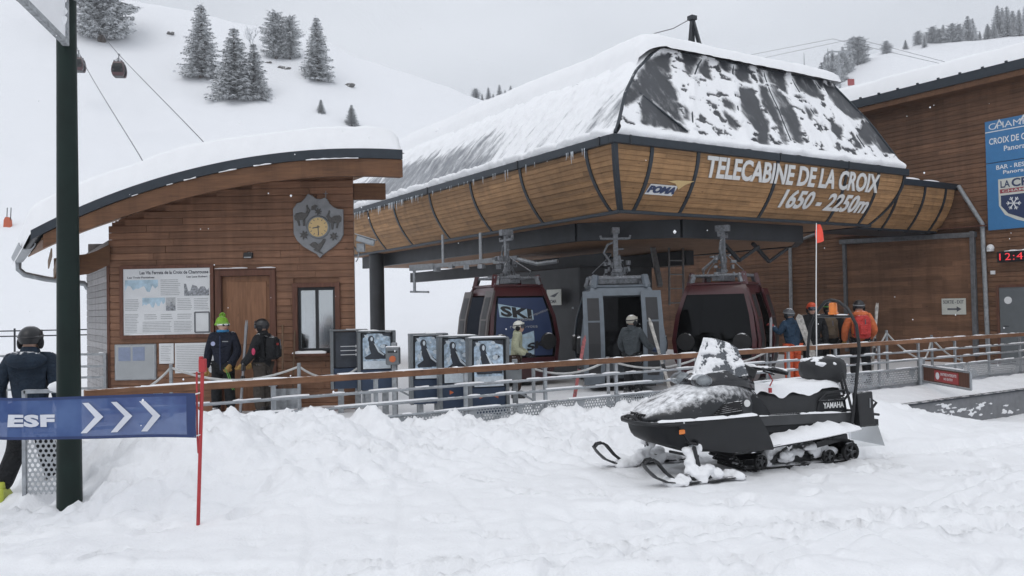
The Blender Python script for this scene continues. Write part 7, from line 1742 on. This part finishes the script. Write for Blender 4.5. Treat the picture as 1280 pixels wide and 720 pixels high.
# ------------------------------------------------------------------ conifers
def conifer_mesh(name, h, r, tiers, seed, shape='spruce', dens=1.0):
    rn = random.Random(seed); m = MB()
    for i in range(tiers):
        t = (i + rn.uniform(-.3, .3)) / tiers; t = min(.99, max(.02, t)); z0 = h * (.06 + .93 * t)
        if shape == 'spruce': rr = r * (1 - t) ** .66 * rn.uniform(.85, 1.12) + .06
        else: rr = r * (math.sin(math.pi * min(1, .18 + .80 * t)) ** .55) * rn.uniform(.75, 1.15)
        nb_ = max(5, int((6 + 9 * (1 - t)) * dens))
        for b in range(nb_):
            a = 2 * math.pi * (b + rn.random() * .8) / nb_ + i * 1.7; L_ = rr * rn.uniform(.72, 1.12); dr = -.30 - .25 * (1 - t) if shape == 'spruce' else rn.uniform(-.2, .25)
            d = Vector((math.cos(a), math.sin(a), 0)); sd = Vector((-d.y, d.x, 0)); ns = max(3, int(4 + L_ * 2.2))
            for k in range(ns):
                f = (k + .6) / ns; q = d * (L_ * f) + Vector((0, 0, z0 + dr * L_ * f * (1.1 - .45 * f) + .10 * L_ * f * f)); w = (.20 + .22 * L_ / max(r, .1)) * (1.15 - .5 * f) * r * .36
                for s_ in (-1, 1):
                    tip = q + sd * (s_ * w * rn.uniform(.8, 1.5)) + d * (w * rn.uniform(.5, 1.1)) + Vector((0, 0, -w * rn.uniform(.15, .7)))
                    wd = w * rn.uniform(.35, .6)
                    m.add([q - d * wd, tip - d * wd * .3 + Vector((0, 0, rn.uniform(-.1, .1) * w)), tip + d * wd * .5, q + d * wd], [(0, 1, 2, 3)])
                    if f > .25 and rn.random() < .55:      # pad of snow on the spray
                        m.mat(1); u_ = Vector((0, 0, w * .16)); m.add([q - d * wd * .8 + u_, q.lerp(tip, .85) - d * wd * .5 + u_ * .6, q.lerp(tip, .85) + d * wd * .6 + u_ * .4, q + d * wd * .9 + u_], [(0, 1, 2, 3)]); m.mat(0)
                    if rn.random() < .6: tip2 = q + sd * (s_ * w * .5) + d * w * .4 + Vector((0, 0, -w * rn.uniform(.6, 1.1))); m.add([q, tip2 - d * wd * .4, tip2 + d * wd * .4], [(0, 1, 2)])
    for k in range(3): m.tube([(0, 0, h * .93), (rn.uniform(-.02, .02) * h, 0, h * 1.0)], [.05 * r * .5, .01], 4)
    me = bpy.data.meshes.new(name); me.from_pydata(m.v, [], m.f); me.materials.append(None); me.materials.append(None); me.polygons.foreach_set('material_index', m.m); return me
def trunk_mesh(h, r):
    m = MB(); m.tube([(0, 0, -.6), (0.02 * h, 0, h * .35), (0, .01 * h, h * .97)], [r * .13, r * .09, r * .015], 8)
    for k in range(10): a = k * 2.4; z = h * (.10 + .07 * k); L_ = r * .7 * (1 - z / h); m.tube([(0, 0, z), (L_ * math.cos(a), L_ * math.sin(a), z - .12 * L_)], [r * .03, r * .008], 5)
    me = bpy.data.meshes.new('trunk'); me.from_pydata(m.v, [], m.f); return me
PROT = {'s1': ('spruce', 9.0, 2.3, 27, 1), 's2': ('spruce', 9.0, 3.1, 26, 2), 's3': ('spruce', 9.0, 2.0, 30, 3), 'p1': ('pine', 8.0, 2.6, 20, 4), 'p2': ('pine', 8.0, 3.0, 17, 5)}
TM = {}
for k, (shp_, h_, r_, tn_, sd_) in PROT.items():
    for frost in (0, 1):
        if frost == 0: me = conifer_mesh('crown', h_, r_, tn_, sd_, shp_)
        else: me = TM[k, 0][0].copy()
        me.materials[0] = MAT['conifer_frost' if frost else 'conifer']; me.materials[1] = MAT['snow_cap']
        if frost == 0: tr = trunk_mesh(h_, r_); tr.materials.append(MAT['bark'])
        else: tr = TM[k, 0][1]
        TM[k, frost] = (me, tr, h_)
def tree(k, frost, x, y, z, h, label, group, rz=0.0, wide=1.0, name='conifer_tree'):
    me, tr, h0 = TM[k, frost]; s = h / h0
    t = thing(name, label, 'tree', (x, y, z), group=group, rz=rz, local=True); t.scale = (s * wide, s * wide, s)
    for nm, d in (('trunk', tr), ('crown', me)):
        o = bpy.data.objects.new(nm, d); col.objects.link(o); o.parent = t
GL = 'snowy conifers on the near slope'
def zn(x, y): return float(hill_near(np.array(x), np.array(y)))
for k, x, y, h, wd, rz, lab in [('s1', -43.7, 119, 11.0, 1.12, .3, 'tall snowy spruce, leftmost of the four large ones on the slope'), ('s2', -37.3, 113.8, 10.2, 1.0, 1.2, 'broad snowy spruce standing lowest in the group on the slope'),
                                ('s2', -35.0, 115.0, 8.0, .95, 3.0, 'smaller snowy spruce grown into the broad one on the slope'), ('p1', -35.9, 129.2, 7.9, .92, .5, 'rounded snowy pine at the left of the pair on the slope'), ('p1', -33.9, 130.0, 7.3, .85, 2.5, 'rounded snowy pine at the right of the pair on the slope'), ('s3', -28.5, 124.8, 10.2, 1.2, .9, 'slim snowy spruce, rightmost of the large ones on the slope'),
                                ('s1', -25.6, 114, 2.2, 1.35, 0, 'tiny snowy spruce below the large ones on the slope'), ('s2', -21.4, 113.8, 2.9, 1.1, 1, 'small snowy spruce just above the hut roof'), ('p2', -61.0, 125.4, 12.5, 1.05, 1.1, 'large frosted pine partly hidden behind the green post')]:
    tree(k, 0, x, y, zn(x, y) - .15, h, lab, GL, rz, wd)
# leafless frosted shrub
sb = thing('frosted_shrub', 'leafless frosted shrub behind the spruces', 'shrub', (-40.4, 131.8, zn(-40.4, 131.8)))
m = MB(); rn = random.Random(3); x, y, z = -40.4, 131.8, zn(-40.4, 131.8)
def twig(p, d, L_, r_, dep):
    q = p + d * L_; m.tube([p, p + d * L_ * .5 + Vector((rn.uniform(-.1, .1), 0, .05)) * L_, q], [r_, r_ * .8, r_ * .5], 4, cap=False)
    if dep:
        for k in range(3): twig(p + d * L_ * rn.uniform(.4, 1), (d + Vector((rn.uniform(-.7, .7), rn.uniform(-.7, .7), rn.uniform(.0, .5)))).normalized(), L_ * .62, r_ * .6, dep - 1)
for k in range(6): twig(Vector((x, y, z)), Vector((rn.uniform(-.45, .45), rn.uniform(-.4, .4), 1)).normalized(), 1.9, .06, 3)
m.build('branches', 'conifer_frost', sb)
# rocks breaking through the snow
for i, (px, py, sz, lab) in enumerate([(-24.5, 127.2, .8, 'dark snow-capped boulder right of the slim spruce'), (-33.8, 126.2, .9, 'dark rock outcrop under the rounded pines'), (-36.6, 127.5, .45, 'small dark rock left of the outcrop under the pines'), (-53.1, 131.4, .5, 'low dark rock near the hill crest left of the spruces')]):
    r_ = thing('boulder', lab, 'rock', (px, py, zn(px, py)), group='rocks on the near slope', local=True); rn = random.Random(i)
    m = MB()
    for j in range(7):
        c = Vector((rn.uniform(-1, 1) * sz, rn.uniform(-.4, .4) * sz, rn.uniform(-.1, .45) * sz)); rings = []
        for a in range(5):
            ph_ = -1.4 + 2.8 * a / 4; rings.append([c + Vector((math.cos(ph_) * math.cos(b) * sz * .6 * rn.uniform(.7, 1.2), math.cos(ph_) * math.sin(b) * sz * .45 * rn.uniform(.7, 1.2), math.sin(ph_) * sz * .36)) for b in np.linspace(0, 2 * math.pi, 8)[:-1]])
        m.loft(rings)
    o = m.build('stone', 'rock', r_)
# distant trees
def zf(x, y): return float(hill_far(np.array(x), np.array(y)))
GF = 'frosted trees on the far ridge'
rn = random.Random(17); far = []
for px, hp, k in [(1117, 17, 'p2'), (1141, 12, 's2'), (1157, 20, 'p1'), (1165, 17, 's3'), (1175, 24, 'p2'), (1183, 20, 'p1'), (1189, 25, 's1'), (1200, 27, 'p2'), (1208, 25, 'p1'), (1220, 33, 's2'), (1226, 28, 's1'), (1235, 12, 's1'), (1245, 19, 's2'), (1253, 22, 's1'), (1258, 40, 's1'), (1264, 36, 's3'), (1270, 39, 's1'), (1277, 30, 's2'), (1285, 34, 's1'), (1293, 36, 's3'), (1304, 30, 'p1')]:
    Y = 256 + rn.uniform(-4, 2); far.append((k, (px - 640) / 1050 * Y, Y, hp * Y / 1050))
for i in range(20):
    px = 1034 + 50 * (i + rn.random()) / 20; Y = 219 + (px - 1032) * .48 + rn.uniform(-12, 5); far.append((rn.choice(['s1', 's2', 'p1', 's3']), (px - 640) / 1050 * Y, Y, rn.uniform(26, 40) * Y / 1050))
for px, hp in ((557, 9), (567, 6), (587, 10), (599, 13), (607, 9), (615, 17), (621, 12), (629, 20), (636, 15), (643, 19), (652, 12)):
    Y = 250 + rn.uniform(-6, 6); far.append((rn.choice(['p1', 's1', 's2']), (px - 640) / 1050 * Y, Y, (hp + 5) * Y / 1050))
ORD = ['first', 'second', 'third', 'fourth', 'fifth', 'sixth', 'seventh', 'eighth', 'ninth', 'tenth', 'eleventh', 'twelfth', 'thirteenth', 'fourteenth', 'fifteenth', 'sixteenth', 'seventeenth', 'eighteenth', 'nineteenth', 'twentieth', 'twenty-first']
far.sort(key=lambda q: q[1] / q[2]); cnt = {}
for i, (k, x, y, h) in enumerate(far):
    pxx = 640 + 1050 * x / y
    zn_ = 2 if pxx > 1100 else 1 if pxx > 900 else 0; cnt[zn_] = cnt.get(zn_, 0) + 1; od = ORD[cnt[zn_] - 1]
    lab = '%s frosted tree from the left ' % od + ('among the faint trees between hill and station roof', 'in the clump beside the chairlift', 'in the row along the ridge above the wooden building')[zn_]
    tree(k, 1, x, y, zf(x, y) - .3, h, lab, GF if pxx > 1100 else 'frosted trees by the chairlift' if pxx > 900 else 'faint trees beyond the hill', rn.uniform(0, 6), 1.15 if k[0] == 'p' else 1.0)

# ------------------------------------------------------------------ lift ropes, flying cabins, far chairlift
def rope(name, label, pts, r_=.035):
    P_ = [Vector(p) for p in pts]; L_ = []
    for i in range(len(P_) - 1):      # Catmull-Rom through the support points
        a, b, c, d = P_[max(0, i - 1)], P_[i], P_[i + 1], P_[min(len(P_) - 1, i + 2)]
        for k in range(12):
            t = k / 12; L_.append(.5 * (2 * b + (c - a) * t + (2 * a - 5 * b + 4 * c - d) * t * t + (3 * b - a - 3 * c + d) * t ** 3))
    L_.append(P_[-1])
    m = MB(); m.tube(L_, r_, 5); o = m.build(name, 'cable', None, smooth=True); tag(o, label, 'cable'); return L_
cA = rope('haul_rope', 'steel haul rope rising left past the green post', [(-63, 120, 43.5), (-48.2, 95, 30.4), (-27.4, 62, 13.5), (-21.7, 52, 9.4), (-4.0, 27, 3.9)])
cB = rope('haul_rope', 'steel haul rope carrying the hanging cabin above the hut', [(-60.5, 121, 45.8), (-50.6, 104, 37.1), (-43.8, 94, 31.1), (-22.9, 62, 14.7), (-17.5, 52, 10.5), (-3.2, 27.5, 3.9)])
def along(cs, ydes): return min(cs, key=lambda p: abs(p.y - ydes))
for cs, yy, lab, bodym in ((cB, 94, 'small brown gondola cabin hanging from the rope above the slope', 'cabin_brown'), (cA, 103.5, 'red gondola cabin almost hidden behind the green post', 'cabin_red')):
    x, y, z = along(cs, yy); c = copy_tree(c3); c['label'] = lab; c['group'] = 'gondola cabins flying on the ropes'; c.scale = (.74,) * 3; c.location = (x, y, z - 3.45 * .74); c.rotation_euler = (0, 0, R_(100))
# far chairlift on the ridge
for i, (px, py, hh_) in enumerate(((1057, 112, 9.5), (1013, 82, 6.0), (1043, 84, 6.0))):
    Y = 205 if i == 0 else 250; x = (px - 640) / 1050 * Y; zt_ = zf(x, Y)
    p = thing('chairlift_pylon', ('grey chairlift pylon standing in front of the ridge', 'thin faint pylon at the left of the far ridge', 'thin faint pylon at the top of the far clump of trees')[i], 'pylon', (x, Y, zt_))
    m = MB(); m.tube([(x, Y, zt_ - .5), (x, Y, zt_ + hh_)], [.35, .22] if i == 0 else [.18, .1], 8); m.build('mast', 'frost_metal', p, smooth=True)
    if i == 0:
        m = MB(); m.box((x, Y, zt_ + hh_), (5.6, .4, .25)); m.box((x - 2.6, Y, zt_ + hh_ - .3), (.5, 2.4, .3)); m.box((x + 2.6, Y, zt_ + hh_ - .3), (.5, 2.4, .3)); m.build('crossarm', 'frost_metal', p)
        m = MB(); m.tube([(x + 1.0 * math.cos(t), Y - .4, zt_ + hh_ - 2.6 + .7 * math.sin(t)) for t in np.linspace(0, 2 * math.pi, 15)[:-1]], .10, 5, loop=True); m.box((x, Y - .4, zt_ + hh_ - 3.2), (2.0, .5, .2)); m.build('work_platform', 'frost_metal', p)
m = MB(); m.tube([(72, 250, 76), (80, 205, 66.3), (112, 190, 52)], .05, 5); o = m.build('chairlift_rope', 'cable', None); tag(o, 'thin chairlift rope crossing the far snow slope', 'cable')
m = MB(); m.tube([(76, 250, 75), (85.5, 205, 66.3), (120, 190, 50)], .05, 5); o = m.build('chairlift_rope', 'cable', None); tag(o, 'second thin chairlift rope crossing the far snow slope', 'cable')
rs_ = thing('marker_panel', 'small red marker panel on the snow right of the station roof', 'marker', (85.0, 207, zf(85, 207)))
m = MB(); m.box((85, 207, zf(85, 207) + 1.0), (1.6, .2, 1.6)); m.build('panel', 'sign_red', rs_); m = MB(); m.tube([(85, 207.2, zf(85, 207) - .3), (85, 207.2, zf(85, 207) + 1.8)], .08, 6); m.build('post', 'steel_dark', rs_)
# orange padded marker on the slope at the far left
om = thing('orange_marker', 'small orange padded marker with two poles on the snow at far left', 'marker', (-42.6, 71.0, zn(-42.6, 71.0) - .1))
x, y, z = -42.6, 71.0, zn(-42.6, 71.0) - .1
m = MB(); m.loft([[(x - .28 * k, y - .2, zz), (x + .28 * k, y - .2, zz), (x + .28 * k, y + .2, zz), (x - .28 * k, y + .2, zz)] for zz, k in ((z - .2, 1.1), (z + .6, .9), (z + .85, .45))]); m.build('pad', 'orange_pad', om, bevel=.03)
for dx in (-.12, .2): m = MB(); m.tube([(x + dx, y, z), (x + dx + .08, y, z + 1.65)], .035, 6); m.build('stick', 'steel_dark', om)

# ------------------------------------------------------------------ hazy air
m = MB(); m.box((0, 95, 55), (900, 740, 130)); hz_o = m.build('haze', 'snow', None); tag(hz_o, 'pale hazy air over the whole scene', kind='stuff')
hm = bpy.data.materials.new('haze'); hm.use_nodes = True; hn = hm.node_tree; hn.nodes.clear()
ho = hn.nodes.new('ShaderNodeOutputMaterial'); hv = hn.nodes.new('ShaderNodeVolumePrincipled'); hv.inputs['Color'].default_value = (.93, .95, 1, 1); hv.inputs['Density'].default_value = .0011; hv.inputs['Anisotropy'].default_value = .2
hn.links.new(hv.outputs['Volume'], ho.inputs['Volume']); hz_o.data.materials.clear(); hz_o.data.materials.append(hm)
# ------------------------------------------------------------------ falling snow (many small flakes)
m = MB(); rn = random.Random(99)
for k in range(120):
    Y = rn.uniform(2.2, 16); x = rn.uniform(-.68, .68) * Y; z = 1.7 + rn.uniform(-.25, .42) * Y
    if z < .6: continue
    r_ = rn.uniform(.003, .007) * (.6 + Y / 16); m.lathe([(.001, -r_), (r_, 0), (.001, r_)], 5, (x, Y, z))
o = m.build('snowflakes', 'snow_cap', None); tag(o, 'loose snowflakes falling through the air', kind='stuff')
